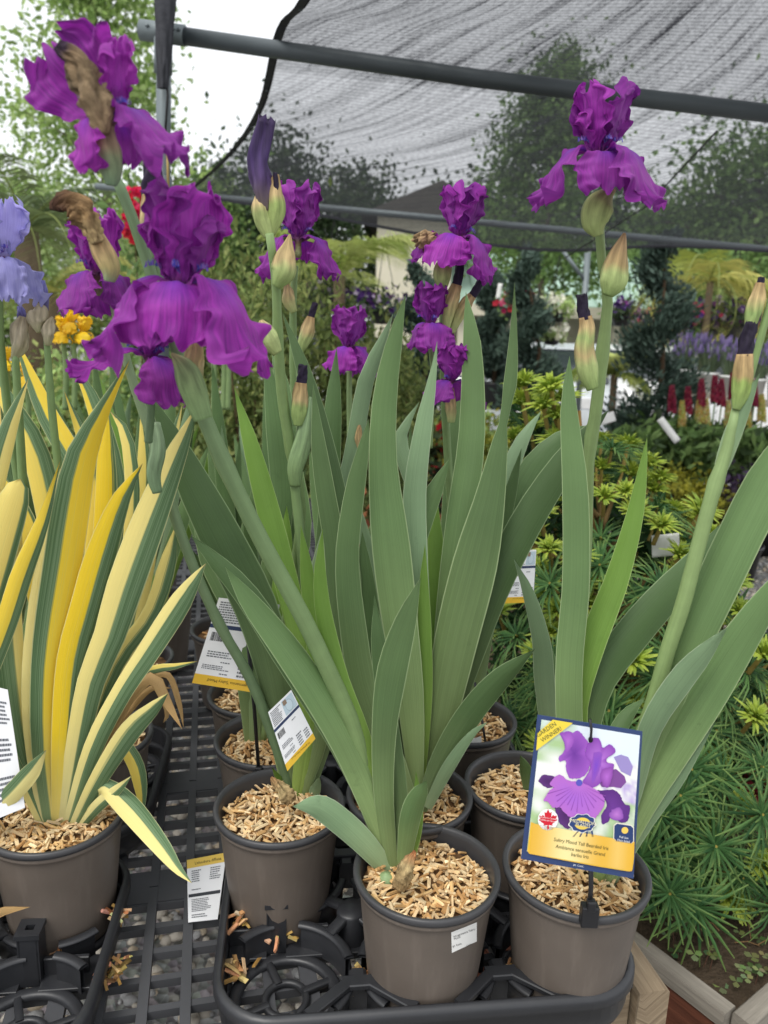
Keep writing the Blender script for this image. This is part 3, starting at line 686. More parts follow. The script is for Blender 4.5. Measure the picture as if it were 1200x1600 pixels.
FALL = dict(e=[(0, 45), (.12, 18), (.26, -22), (.45, -60), (.72, -80), (.9, -66), (1, -52)], w=[(0, .16), (.12, .26), (.3, .62), (.55, .92), (.8, 1), (.93, .92), (1, .66)], curl=.45, ruf=.07, fr=2.2)
STAND = dict(e=[(0, 58), (.2, 68), (.5, 86), (.75, 90), (.9, 74), (1, 48)], w=[(0, .2), (.15, .32), (.4, .8), (.66, 1), (.86, .96), (.96, .74), (1, .5)], curl=-.6, ruf=.085, fr=2.3)
STYLE = dict(e=[(0, 60), (.4, 50), (.8, 70), (1, 110)], w=[(0, .5), (.5, .9), (.85, 1), (1, .7)], curl=.6, ruf=.06, fr=2.0)
def petal(parent, kind, c, M, az, L, W, lean=0, tl=0, mat=None, seed=1, droop=0, roll=0, ruf=1.0, curl=None, name=None):
    d = {'fall': FALL, 'standard': STAND, 'style_arm': STYLE}[kind]; nu, nv = (38, 34) if kind != 'style_arm' else (12, 10)
    if tl: M = Matrix.Rotation(R(tl), 3, 'Y') @ M
    rg = random.Random(seed); ph = [rg.uniform(0, 6.3) for _ in range(6)]; cu = d['curl'] if curl is None else curl
    x, z = 0.0, 0.0; rows = []; dl = L / nu; az = R(az); f3 = rg.uniform(.85, 1.2)
    for i in range(nu + 1):
        u = i / nu; e = R(keys(d['e'], u) - lean * (.4 + .6 * u) - droop * u)
        if i: x += math.cos(e) * dl; z += math.sin(e) * dl
        w = W / 2 * keys(d['w'], u) * (1 + .05 * math.sin(9 * u + ph[0])); row = []
        tx, tz = math.cos(e), math.sin(e); nx, nz = -math.sin(e), math.cos(e)
        for k in range(nv + 1):
            v = 2 * k / nv - 1; phi = cu * v
            lat = w * math.sin(phi) / cu if abs(cu) > .01 else w * v
            no = -w * (1 - math.cos(phi)) / cu if abs(cu) > .01 else 0
            av = abs(v); s = 1 if v > 0 else 0
            A = L * d['ruf'] * ruf
            rf = A * av ** 3.0 * min(1, u * 2.2) * (math.sin(2 * math.pi * d['fr'] * f3 * u + ph[1 + s]) + .55 * math.sin(2 * math.pi * d['fr'] * 2.3 * u + ph[3 + s]))
            rf += A * max(0, (u - .62) / .38) ** 1.6 * (math.sin(2 * math.pi * 1.15 * v + ph[5]) + .6 * math.sin(2 * math.pi * 2.6 * v + ph[2]))
            rf += L * .03 * noise.noise(Vector((u * 4 + seed, v * 2.5, seed * .7))) + L * .03 * noise.noise(Vector((u * 9 + seed, v * 7, 3.1))) * av
            al = L * .05 * max(0, u - .5) * math.sin(5 * v + ph[4]) - L * .085 * max(0, u - .35) * av * av + L * .035 * noise.noise(Vector((v * 5 + seed, u * 2, 9))) * (u > .6)
            no += rf + (L * .05 * max(0, (u - .45) / .55) ** 1.5 * math.sin(2 * math.pi * 2.4 * v + ph[3]) * (.3 + .7 * av) if kind != 'style_arm' else 0)
            al += L * .035 * max(0, (u - .7) / .3) ** 2 * math.sin(2 * math.pi * 3.3 * v + ph[1])
            px_, py_, pz_ = x + nx * no + tx * al, lat + .03 * L * math.sin(3 * u + roll) * u, z + nz * no + tz * al
            # twist about the midline
            p = Vector((math.sin(az) * px_ + math.cos(az) * py_, -math.cos(az) * px_ + math.sin(az) * py_, pz_))
            row.append(c + M @ p)
        rows.append(row)
    mb = MB(); mb.sheet(rows, (1.0 if kind == 'fall' else .25, 1, 1)); return mk(name or kind, mb, mat or M_petal, parent)
DEF = [('fall', 0), ('fall', -112), ('fall', 112), ('standard', 55), ('standard', -55), ('standard', 180)]
def flower(root, px, Y, S, spec=None, tilt=(0, 0), yaw=0, mat=None, seed=1, beard=True, tube=None):
    """S: length of a standard in px; spec: (kind, azimuth, dict); tilt = lean right / lean away, degrees"""
    c = pY(px[0], px[1], Y); s = S * mpp(c); mat = mat or M_petal
    M = Matrix.Rotation(R(tilt[0]), 3, 'Y') @ Matrix.Rotation(R(-tilt[1]), 3, 'X') @ Matrix.Rotation(R(yaw), 3, 'Z')
    mb = MB(); mb.lathe([(.001 * s, -.34 * s), (.05 * s, -.33 * s), (.075 * s, -.25 * s), (.06 * s, -.15 * s), (.065 * s, -.05 * s), (.11 * s, .03 * s), (.10 * s, .07 * s), (.02 * s, .10 * s)], c, 14,
                        [srgb(h) for h in ('#93a26a', '#93a26a', '#9aa673', '#8f8d62', '#7c6a4d', '#6d3f66', '#6a2f70', '#6a2f70')], M)
    fl = mk('flower', mb, M_bud, root)
    for i, q in enumerate(spec or DEF):
        kind, az = q[0], q[1]; o = dict(q[2]) if len(q) > 2 else {}
        if kind == 'standard': o.setdefault('lean', 7)
        L = s * o.pop('L', 1.1 if kind == 'fall' else 1.04); W = s * o.pop('W', 1.05 if kind == 'fall' else .98)
        off = M @ Vector((math.sin(R(az)) * .05 * s, -math.cos(R(az)) * .05 * s, 0))
        petal(fl, kind, c + off, M, az, L, W, mat=mat, seed=seed * 31 + i * 7, **o)
        if kind == 'fall' and beard:
            mbb = MB(); d = Vector((math.sin(R(az)), -math.cos(R(az)), 0)); rg = random.Random(seed + i)
            for k in range(46):
                t = rg.random(); p = d * (s * (.10 + .26 * t)) + Vector((0, 0, s * (.10 + .11 * math.sin(t * 2.4)))) + Vector((-d.y, d.x, 0)) * rg.gauss(0, .018 * s)
                h = Vector((rg.gauss(0, .3), rg.gauss(0, .3), 1)).normalized() * s * rg.uniform(.04, .07)
                mbb.tube([c + M @ p, c + M @ (p + h)], [.006 * s, .002 * s], 4, srgb('#4a46a8') if rg.random() < .6 else srgb('#8a6bb0'), cap=False)
            mk('beard', mbb, M_vcm, fl)
    for k in range(3):
        petal(fl, 'style_arm', c, M, (k * 120 + (spec or DEF)[0][1]), .42 * s, .26 * s, mat=mat, seed=seed * 17 + k)
    return fl

# ------------------------------------------------------------------ trays on the bench
AL = R(7); EX = Vector((math.cos(AL), math.sin(AL), 0)); EY = Vector((-math.sin(AL), math.cos(AL), 0))     # the trays sit a little askew on the bench
A2c = pZ(667, 1355, RIMZ); A3c = pZ(900, 1352, RIMZ)
f0 = Vector((A2c.x, A2c.y, BZ)) - EX * .158
tray('carry_tray', f0, 3, 2, 'black moulded carry tray under the purple iris pots, its front corner slot empty', 'black carry trays on the bench')
Yc = pZ(88, 1267, RIMZ)
tray('carry_tray', Vector((Yc.x, Yc.y, BZ)) - EX * .163 - EY * .163, 2, 2, 'black moulded carry tray under the yellow-striped iris pots', 'black carry trays on the bench')
tray('carry_tray', f0 + EY * .345 - EX * .01, 3, 2, 'black moulded carry tray behind, under the crowded far iris pots', 'black carry trays on the bench')
tray('carry_tray', Vector((Yc.x, Yc.y, BZ)) - EX * .163 + EY * .19, 2, 2, 'black moulded carry tray behind the yellow-striped iris', 'black carry trays on the bench')
for k, (x, y, n, z, lab) in enumerate(((368, 1530, 26, .004, 'wood chips heaped in the tray corner beside the empty slot'), (375, 1450, 12, .03, 'few wood chips lodged left of the tagged pot in the tray'), (437, 1472, 16, .012, 'wood chips lodged in front of the pot behind the empty slot'), (566, 1548, 16, .012, 'wood chips inside the tray web beside the empty slot'), (800, 1530, 12, .01, 'wood chips in the tray between the two front pots'), (176, 1530, 26, .006, 'wood chips heaped in the tray corner before the striped iris'), (96, 1495, 10, .01, 'pinch of wood chips at the foot of the striped iris pot'), (182, 1445, 12, .03, 'wood chips lodged beside the striped iris pot'))):
    chip_heap(pZ(x, y, BZ + z), n, .006 if n < 14 else .008, k + 3, lab)

# ------------------------------------------------------------------ front pot, leaning stem with two flowers
A2, _ = potted('potted_iris', (667, 1355), 'purple bearded iris in grey pot with white sticker, its stem leaning over the tray', seed=11, chips=560, group='purple irises on the bench')
leaf(A2, [(612, 1368, 22), (573, 1322, 36), (531, 1283, 40), (496, 1260, 34), (457, 1260, 0)], M_leafp, dy=-.05, twist=-12)
leaf(A2, [(616, 1362, 20), (588, 1270, 40), (545, 1170, 46), (500, 1090, 48), (445, 1010, 44), (390, 940, 30), (352, 886, 0)], M_leaf, dy=-.03, twist=14)
leaf(A2, [(610, 1360, 18), (570, 1240, 34), (520, 1140, 40), (450, 1030, 42), (385, 930, 38), (335, 875, 24), (298, 836, 0)], M_leafd, dy=.03, twist=-15)
leaf(A2, [(613, 1366, 20), (600, 1250, 31), (600, 1145, 39), (612, 1050, 48), (634, 970, 34), (657, 903, 0)], M_leaf, dy=-.02, twist=-10)
leaf(A2, [(628, 1366, 18), (641, 1280, 33), (655, 1240, 26), (667, 1219, 0)], M_leaf, dy=-.03, twist=15)
leaf(A2, [(610, 1360, 16), (592, 1250, 24), (565, 1150, 28), (530, 1060, 30), (506, 960, 26), (500, 890, 18), (504, 826, 0)], M_leafb, dy=.0, twist=8)
leaf(A2, [(618, 1362, 18), (622, 1250, 30), (606, 1120, 30), (592, 1010, 24), (585, 930, 0)], M_leafd, dy=.04)
leaf(A2, [(634, 1366, 14), (648, 1300, 22), (652, 1250, 16), (650, 1205, 0)], M_leafb, dy=.02)
mb = MB(); q = pZ(603, 1378, RIMZ - .022); mb.lathe([(0, -.012), (.008, -.008), (.010, 0), (.007, .009), (0, .012)], q, 14, srgb('#8ba274')); mk('rhizome', mb, M_stem, A2)
bud(A2, [(622, 1386, 22), (632, 1365, 24), (640, 1345, 16), (648, 1330, 5)], A2c.y - .03, [(0, BRN), (.6, TAN), (1, srgb('#c77f50'))], name='dry_sheath', wrap=.3, seed=4, mat=M_spent)
stem(A2, [(600, 1345, 24), (560, 1160, 26), (512, 1046, 27), (470, 958, 27), (400, 828, 26), (335, 690, 25), (285, 565, 23), (250, 468, 19), (222, 385, 18), (196, 312, 17), (172, 262, 16)], dy=-.13, col=srgb('#7c935c'), col2=srgb('#76906a'), nodes=(15,))
bud(A2, [(318, 655, 30), (300, 605, 42), (288, 575, 34), (268, 552, 4)], .655, [(0, srgb('#7f9a66')), (.7, srgb('#8aa06b')), (1, srgb('#a39a6a'))], name='spathe', wrap=.04, seed=2)
bud(A2, [(306, 600, 22), (302, 570, 30), (306, 545, 26), (300, 530, 8)], .668, [(0, srgb('#93a06c')), (.5, TAN), (1, BRN)], name='spathe', wrap=.14, seed=3)
# large flower facing the camera
flower(A2, (282, 452), .635, 152, [('fall', 3, dict(L=.92, W=1.28, curl=.5)), ('fall', -68, dict(L=1.28, W=.8, lean=-6)), ('fall', 66, dict(L=1.42, W=.95, lean=-12)),
    ('standard', -56, dict(L=1.0, W=.9, lean=4, curl=-.5)), ('standard', 56, dict(L=1.0, W=.95, lean=6, curl=-.5)), ('standard', 178, dict(L=.85, W=.9)), ('standard', 14, dict(L=.46, W=.5, lean=6)), ('standard', 92, dict(L=.74, W=.6, lean=24)), ('standard', -100, dict(L=.72, W=.55, lean=22))], tilt=(2, 2), seed=5)
# top flower, seen from below with its withered neighbour
bud(A2, [(174, 290, 16), (174, 268, 34), (168, 240, 42), (164, 218, 36), (164, 196, 26)], .585, [(0, srgb('#7d9878')), (.45, srgb('#93a478')), (.62, srgb('#b5a57e')), (1, srgb('#a58d6c'))], name='spathe', wrap=.05, seed=6)
f2 = flower(A2, (170, 190), .59, 128, [('fall', 60, dict(L=1.3, W=.85, lean=-38)), ('fall', -40, dict(L=.86, W=.62, lean=18)), ('fall', 160, dict(L=.7, W=.6, lean=10)),
    ('standard', 172, dict(L=1.16, W=1.2, tl=-44, curl=-.3, lean=0)), ('standard', 165, dict(L=.98, W=.62, tl=5, lean=0)), ('standard', 60, dict(L=.8, W=.5, lean=0))], tilt=(2, -6), seed=8)
bud(A2, [(162, 210, 20), (150, 165, 42), (136, 125, 46), (118, 92, 34), (100, 80, 20), (90, 72, 16)], .575, [(0, srgb('#a58d6c')), (.35, srgb('#8f7a5e')), (.6, srgb('#7d6a50')), (.8, srgb('#8a7358')), (.9, srgb('#3b2a3c')), (1, srgb('#2d1f30'))], name='withered_flower', wrap=.32, seed=9, mat=M_spent)

# ------------------------------------------------------------------ pot behind the empty slot, carries the withered stem
B1, B1c = potted('potted_iris', (437, 1254), 'purple iris in grey pot behind the empty slot, two back-side tags beside it', seed=12, chips=520, group='purple irises on the bench')
leaf(B1, [(455, 1248, 20), (437, 1090, 50), (405, 960, 66), (352, 850, 66), (300, 750, 52), (262, 672, 28), (230, 612, 0)], M_leafd, dy=-.02, twist=10)
leaf(B1, [(462, 1250, 18), (478, 1130, 30), (470, 1010, 34), (440, 880, 38), (412, 770, 34), (388, 680, 22), (366, 606, 0)], M_leafb, dy=.05)
leaf(B1, [(470, 1250, 18), (500, 1140, 32), (520, 1000, 36), (525, 880, 34), (510, 780, 31), (498, 700, 24), (489, 600, 0)], M_leaf, dy=.02, twist=-14)
leaf(B1, [(468, 1250, 16), (485, 1150, 28), (492, 1020, 26), (480, 900, 22), (470, 820, 0)], M_leafb, dy=.02)
leaf(B1, [(449, 1246, 14), (440, 1225, 14), (424, 1197, 0)], M_leafb, dy=-.02)
leaf(B1, [(480, 1250, 14), (492, 1235, 18), (500, 1212, 0)], M_leafp, dy=-.02)
leaf(B1, [(480, 1248, 16), (520, 1100, 34), (545, 960, 40), (540, 860, 38), (520, 760, 38), (494, 650, 32), (470, 565, 20), (441, 488, 0)], M_leafd, dy=.10)
leaf(B1, [(452, 1248, 16), (420, 1100, 26), (380, 980, 34), (330, 880, 32), (300, 800, 0)], M_leaf, dy=.08)
bud(B1, [(455, 1252, 18), (446, 1240, 20), (430, 1222, 10), (424, 1214, 3)], B1c.y - .015, [(0, BRN), (.5, TAN), (1, srgb('#b98a5a'))], name='dry_sheath', wrap=.35, seed=14, mat=M_spent)
stem(B1, [(458, 1246, 14), (400, 1080, 17), (345, 980, 16), (300, 880, 16), (268, 790, 17), (240, 690, 17), (205, 588, 14), (183, 500, 12), (170, 445, 13)], dy=-.14, col=srgb('#5d7452'), col2=srgb('#8fa37c'), nodes=(9, 17))
bud(B1, [(243, 660, 14), (247, 700, 24), (240, 740, 22), (246, 770, 15)][::-1], .775, [(0, srgb('#6b8460')), (1, srgb('#8aa07c'))], name='spathe', wrap=.05, seed=15)
bud(B1, [(171, 440, 16), (172, 420, 30), (162, 395, 34), (150, 370, 26), (138, 352, 18)], .70, [(0, srgb('#8fa37c')), (.25, srgb('#b3a670')), (.5, srgb('#c4a878')), (1, srgb('#b89a6e'))], name='spathe', wrap=.06, seed=16)
bud(B1, [(152, 380, 18), (140, 350, 28), (126, 326, 36), (108, 316, 26), (92, 322, 20), (90, 330, 14)], .69, [(0, TAN), (.4, srgb('#9c8058')), (.7, srgb('#7a5e40')), (.9, srgb('#5a4030')), (1, srgb('#4a3428'))], name='withered_flower', wrap=.4, seed=17, mat=M_spent)
flower(B1, (152, 430), .755, 92, [('fall', -40, dict(L=1.0, W=1.25)), ('fall', 70, dict(L=.95, W=.9)), ('fall', 180), ('standard', -62, dict(L=.9, W=.95, lean=10)), ('standard', 62, dict(L=1.0, W=1.0, lean=12)), ('standard', 178)], tilt=(-3, 0), seed=21)
flower(B1, (234, 562), .70, 98, [('fall', -62, dict(L=1.3, W=.8, lean=-30, droop=-24)), ('fall', 50, dict(L=1.05, W=1.1, lean=-6)), ('fall', 150), ('standard', -30, dict(L=.86, W=.85)), ('standard', 30, dict(L=.9, W=.8)), ('standard', 180)], tilt=(6, -4), seed=23)
bud(B1, [(232, 610, 12), (236, 590, 18), (236, 570, 16), (234, 552, 9)], .70, [(0, srgb('#8fa37c')), (.5, BRN), (1, srgb('#7a5a48'))], name='spathe', wrap=.1, seed=18)
stem(B1, [(232, 690, 13), (236, 640, 12), (234, 605, 12)], Y0=.74, dy=-.035, col=srgb('#6a8260'))

# ------------------------------------------------------------------ middle pot of the second row: the tall broad fan
B2, B2c = potted('potted_iris', (640, 1237), 'tall iris with the broadest fan of upright leaves, between two rows of pots', seed=13, group='purple irises on the bench')
leaf(B2, [(652, 1262, 18), (642, 1100, 42), (625, 970, 56), (611, 850, 60), (599, 725, 45), (602, 620, 38), (617, 530, 24), (634, 460, 0)], M_leaf, dy=-.02, twist=8, Y0=B2c.y + -0.012)
leaf(B2, [(662, 1258, 22), (688, 1120, 52), (712, 1000, 68), (742, 880, 70), (765, 780, 48), (781, 690, 24), (787, 655, 12), (797, 600, 21), (802, 530, 13), (804, 440, 0)], M_leaf, dy=.02, twist=-8, seg=26, Y0=B2c.y + 0.004)
leaf(B2, [(660, 1262, 20), (695, 1130, 42), (735, 1010, 52), (775, 910, 52), (835, 795, 50), (900, 700, 36), (951, 641, 0)], M_leafd, dy=.03, twist=16, Y0=B2c.y + 0.020)
leaf(B2, [(658, 1266, 18), (690, 1190, 36), (735, 1115, 40), (785, 1058, 32), (836, 1014, 0)], M_leafd, dy=-.02, twist=22, Y0=B2c.y + -0.022)
leaf(B2, [(664, 1256, 18), (690, 1100, 36), (702, 960, 44), (718, 820, 46), (736, 690, 42), (738, 560, 32), (733, 500, 18), (728, 456, 0)], M_leaf, dy=.05, twist=-10, Y0=B2c.y + 0.036)
leaf(B2, [(645, 1260, 20), (610, 1180, 40), (570, 1080, 42), (552, 980, 42), (543, 870, 37), (555, 765, 31), (568, 700, 18), (576, 654, 0)], M_leaf, dy=-.03, twist=12, Y0=B2c.y + -0.026)
leaf(B2, [(650, 1256, 16), (648, 1100, 30), (655, 980, 34), (650, 860, 35), (648, 765, 36), (664, 650, 25), (676, 590, 12), (683, 533, 0)], M_leafp, dy=.03, twist=-12, Y0=B2c.y + 0.012)
leaf(B2, [(650, 1256, 14), (640, 1050, 26), (638, 900, 34), (655, 830, 34), (680, 765, 26), (703, 716, 0)], M_leaf, dy=.02, twist=20, Y0=B2c.y + 0.028)
leaf(B2, [(660, 1256, 14), (676, 1080, 26), (688, 990, 30), (684, 900, 30), (679, 820, 20), (681, 768, 0)], M_leafb, dy=.06, Y0=B2c.y + 0.044)
leaf(B2, [(655, 1256, 12), (664, 1100, 22), (664, 1000, 22), (662, 920, 16), (664, 850, 0)], M_leafb, dy=.01, Y0=B2c.y + -0.002)
leaf(B2, [(642, 1258, 16), (600, 1130, 36), (580, 1000, 40), (570, 900, 28), (566, 830, 0)], M_leafd, dy=.05, Y0=B2c.y + 0.020)
leaf(B2, [(668, 1262, 14), (700, 1200, 20), (735, 1150, 12), (762, 1128, 0)], M_leafp, dy=-.02, Y0=B2c.y + -0.030)
leaf(B2, [(640, 1258, 16), (630, 1130, 34), (640, 1040, 36), (655, 960, 0)], M_leafd, dy=.04, Y0=B2c.y + 0.030)

# ------------------------------------------------------------------ second-row pot on the right; carries the tall single flower
B3, B3c = potted('potted_iris', (822, 1222), 'iris in grey pot behind the pictured tag, carrying one tall single bloom', seed=15, group='purple irises on the bench')
leaf(B3, [(828, 1245, 14), (822, 1205, 20), (813, 1180, 0)], M_leafd, dy=-.02)
leaf(B3, [(850, 1240, 18), (858, 1160, 28), (850, 1060, 32), (845, 1000, 28), (825, 925, 18), (803, 874, 0)], M_leafp, dy=-.05, twist=-18)
leaf(B3, [(858, 1240, 16), (872, 1150, 28), (866, 1060, 22), (846, 985, 12), (840, 940, 0)], M_leafd, dy=.04)
stem(B3, [(860, 1240, 15), (900, 1050, 17), (915, 880, 17), (920, 717, 18), (930, 650, 19), (941, 555, 19), (950, 462, 16), (942, 425, 14), (937, 365, 14), (937, 340, 13)], dy=-.10, col=srgb('#7f9760'), col2=srgb('#8aa068'), nodes=(16, 20))
bud(B3, [(935, 368, 15), (930, 348, 40), (936, 322, 46), (948, 305, 26), (962, 296, 3)], B3c.y - .10, [(0, GR2), (.5, srgb('#9aa868')), (.8, srgb('#a9ac70')), (1, TAN)], name='spathe', wrap=.04, seed=31)
flower(B3, (935, 246), B3c.y - .10, 104, [('fall', 12, dict(L=.92, W=1.1)), ('fall', -76, dict(L=1.42, W=.66, ruf=.8, lean=-8)), ('fall', 50, dict(L=1.42, W=1.3, lean=-16)),
    ('standard', -64, dict(L=.98, W=.85, lean=10, curl=-.4)), ('standard', 64, dict(L=1.0, W=.85, lean=11, curl=-.4)), ('standard', 180, dict(L=.85)), ('standard', 5, dict(L=.62, W=.55, lean=4)), ('standard', -95, dict(L=.62, W=.6, lean=30))], tilt=(2, 0), seed=33)
b = bud(B3, [(950, 462, 17), (957, 442, 42), (962, 415, 38), (970, 385, 20), (976, 364, 4)], B3c.y - .10, [(0, GR), (.38, GR2), (.5, srgb('#b09a6a')), (.8, srgb('#b89a70')), (1, srgb('#8d7250'))], wrap=.06, seed=34)
b = bud(B3, [(926, 608, 18), (918, 580, 32), (914, 545, 30), (917, 515, 24), (914, 495, 20)], B3c.y - .105, [(0, GR), (.35, GR2), (.5, srgb('#bda878')), (.7, srgb('#95a868')), (.85, TAN), (1, BRN)], wrap=.08, seed=35)
bud(B3, [(914, 500, 19), (911, 480, 17), (908, 462, 16)], B3c.y - .105, [(0, DPU), (1, srgb('#1c1526'))], name='bud_tip', parent=b, wrap=.14, ragged=.35, seed=36)

# ------------------------------------------------------------------ right front pot with the picture tag
A3, _ = potted('potted_iris', (900, 1352), 'iris in front pot with the colour picture tag, leaves reaching right', seed=16, chips=560, group='purple irises on the bench')
A3Y = pZ(905, 1390, RIMZ - .028).y
leaf(A3, [(905, 1392, 22), (893, 1200, 38), (889, 1050, 42), (900, 910, 42), (899, 770, 40), (892, 680, 31), (888, 620, 22), (890, 556, 0)], M_leaf, dy=.04, twist=8, Y0=A3Y + .02)
leaf(A3, [(910, 1392, 18), (900, 1160, 34), (902, 1085, 38), (927, 998, 42), (962, 910, 37), (990, 812, 27), (1003, 740, 15), (1011, 683, 0)], M_leafb, dy=.06, twist=-8, Y0=A3Y + .03)
leaf(A3, [(912, 1392, 20), (910, 1180, 44), (932, 1070, 52), (990, 990, 54), (1042, 930, 50), (1095, 872, 36), (1140, 806, 0)], M_leafd, dy=.09, twist=14, Y0=A3Y + .03)
leaf(A3, [(938, 1388, 20), (992, 1240, 34), (1032, 1120, 48), (1070, 1025, 56), (1110, 935, 64), (1152, 845, 66), (1204, 740, 60), (1250, 640, 0)], M_leaf, dy=-.02, twist=-10)
leaf(A3, [(940, 1388, 18), (985, 1250, 28), (1016, 1140, 34), (1060, 1068, 38), (1095, 1026, 30), (1137, 980, 0)], M_leafp, dy=-.06, twist=20)
leaf(A3, [(945, 1388, 18), (1000, 1260, 44), (1048, 1175, 56), (1104, 1085, 60), (1160, 995, 52), (1215, 915, 30), (1265, 850, 0)], M_leaf, dy=-.05, twist=12)
leaf(A3, [(950, 1388, 14), (1004, 1290, 26), (1050, 1225, 27), (1085, 1172, 18), (1117, 1130, 0)], M_leafp, dy=-.02, twist=22)
leaf(A3, [(942, 1386, 14), (985, 1240, 22), (1010, 1170, 24), (1035, 1100, 16), (1062, 1040, 0)], M_leafb, dy=.0)
leaf(A3, [(925, 1386, 12), (945, 1200, 22), (975, 1125, 24), (1008, 1090, 0)], M_leafd, dy=.05)
stem(A3, [(930, 1388, 20), (990, 1190, 22), (1021, 1095, 23), (1045, 1010, 24), (1067, 945, 24), (1090, 857, 23), (1116, 762, 22), (1135, 705, 18), (1150, 640, 14)], dy=-.03, col=srgb('#7e955a'), col2=srgb('#869c68'), nodes=(22,))
leaf(A3, [(1118, 760, 12), (1132, 715, 24), (1150, 665, 26), (1170, 620, 16), (1188, 582, 0)], M_leafp, dy=-.02, Y0=A3Y - .02, name='bract')
b = bud(A3, [(1150, 640, 12), (1157, 615, 28), (1161, 592, 31), (1162, 570, 28), (1163, 553, 24)], A3Y - .03, [(0, GR), (.5, srgb('#95ab5e')), (.62, srgb('#ad9668')), (1, srgb('#b5986c'))], wrap=.06, seed=41)
bud(A3, [(1163, 556, 23), (1168, 530, 22), (1173, 505, 18)], A3Y - .03, [(0, srgb('#2a2236')), (1, srgb('#1f182a'))], name='bud_tip', parent=b, wrap=.16, ragged=.35, seed=42)
stem(A3, [(1165, 620, 9), (1178, 570, 10), (1196, 500, 12), (1215, 440, 12)], Y0=A3Y - .0, col=srgb('#7f9760'))
b = bud(A3, [(1168, 520, 10), (1176, 495, 22), (1182, 470, 24), (1188, 442, 14)], A3Y, [(0, GR2), (.4, GR), (.7, TAN), (1, BRN)], wrap=.1, seed=43)
bud(A3, [(1187, 447, 12), (1190, 434, 10)], A3Y, [(0, DPU), (1, DPU)], name='bud_tip', parent=b, wrap=.1, ragged=.3, seed=44)

# ------------------------------------------------------------------ third and fourth row pots, left column
C1, C1c = potted('potted_iris', (423, 1150), 'iris in third pot behind the empty slot, its stem topped by a dark twisted bud', seed=51, chips=380, group='purple irises on the bench')
leaf(C1, [(395, 1170, 22), (385, 1080, 26), (370, 960, 34), (335, 850, 30), (318, 780, 0)], M_leaf, dy=.02)
leaf(C1, [(400, 1172, 20), (402, 1080, 26), (408, 960, 30), (440, 800, 36), (432, 660, 34), (410, 532, 0)], M_leafd, dy=.08)
leaf(C1, [(408, 1168, 18), (430, 1000, 26), (470, 840, 32), (455, 720, 30), (440, 600, 24), (424, 540, 0)], M_leaf, dy=.10)
leaf(C1, [(412, 1168, 18), (470, 1000, 30), (510, 860, 32), (545, 740, 28), (572, 595, 25), (595, 540, 16), (614, 490, 0)], M_leafp, dy=.02, twist=12)
leaf(C1, [(412, 1168, 16), (430, 980, 24), (445, 860, 24), (448, 790, 0)], M_leafb, dy=.02)
leaf(C1, [(412, 1168, 16), (490, 960, 28), (512, 800, 30), (520, 640, 27), (526, 543, 0)], M_leafd, dy=.06)
stem(C1, [(410, 1168, 14), (450, 950, 15), (470, 800, 16), (452, 690, 17), (440, 610, 17), (434, 520, 15), (431, 440, 14), (421, 365, 13)], dy=-.16, col=srgb('#7f9760'), col2=srgb('#849c66'), nodes=(15, 21))
b = bud(C1, [(420, 370, 15), (410, 345, 26), (406, 322, 26), (402, 306, 8)], .90, [(0, GR2), (.5, srgb('#a3b070')), (.75, TAN), (1, TAN)], wrap=.06, seed=52)
b2 = bud(C1, [(422, 366, 16), (430, 330, 30), (428, 300, 28), (432, 272, 8)], .905, [(0, GR2), (.45, srgb('#9db068')), (.6, TAN), (1, BRN)], wrap=.08, seed=53)
bud(C1, [(413, 330, 18), (409, 290, 31), (405, 255, 30), (409, 220, 28), (414, 190, 27)], .90, [(0, srgb('#6f6455')), (.35, srgb('#54406a')), (.6, srgb('#42305e')), (1, srgb('#352649'))], name='furled_flower', wrap=.22, ragged=.5, seed=54, mat=M_bud)
bud(C1, [(432, 300, 8), (431, 285, 8), (430, 270, 7)], .9, [(0, DPU), (1, DPU)], name='bud_tip', parent=b2, wrap=.1, ragged=.3)
bud(C1, [(431, 448, 14), (443, 425, 38), (446, 402, 32), (450, 382, 16), (453, 366, 3)], .895, [(0, GR), (.35, GR2), (.5, srgb('#bfa97a')), (1, srgb('#b39a6c'))], wrap=.05, seed=55)
bud(C1, [(434, 552, 16), (421, 532, 32), (412, 512, 24), (408, 500, 6)], .90, [(0, GR2), (.6, srgb('#a9b57a')), (1, TAN)], wrap=.05, seed=56)
stem(C1, [(477, 935, 16), (470, 847, 16), (461, 757, 16)], Y0=.97, dy=-.01, col=srgb('#7a9360'))
bud(C1, [(461, 760, 16), (462, 730, 26), (472, 695, 28), (480, 655, 20), (485, 620, 4)], .955, [(0, srgb('#7a9360')), (1, srgb('#90aa80'))], name='bract', wrap=.03, seed=57)
b = bud(C1, [(466, 665, 14), (467, 642, 25), (469, 618, 24), (471, 598, 18)], .95, [(0, GR), (.45, srgb('#93a866')), (.6, TAN), (1, BRN)], wrap=.08, seed=58)
bud(C1, [(471, 602, 17), (472, 586, 15), (474, 572, 14)], .95, [(0, DPU), (1, DPU)], name='bud_tip', parent=b, wrap=.14, ragged=.35)
D1, D1c = potted('potted_iris', (403, 1080), 'iris in grey pot under the white hanging tag, carrying the bloom behind the dark bud', seed=61, chips=300, group='purple irises on the bench')
rgD = random.Random(61)
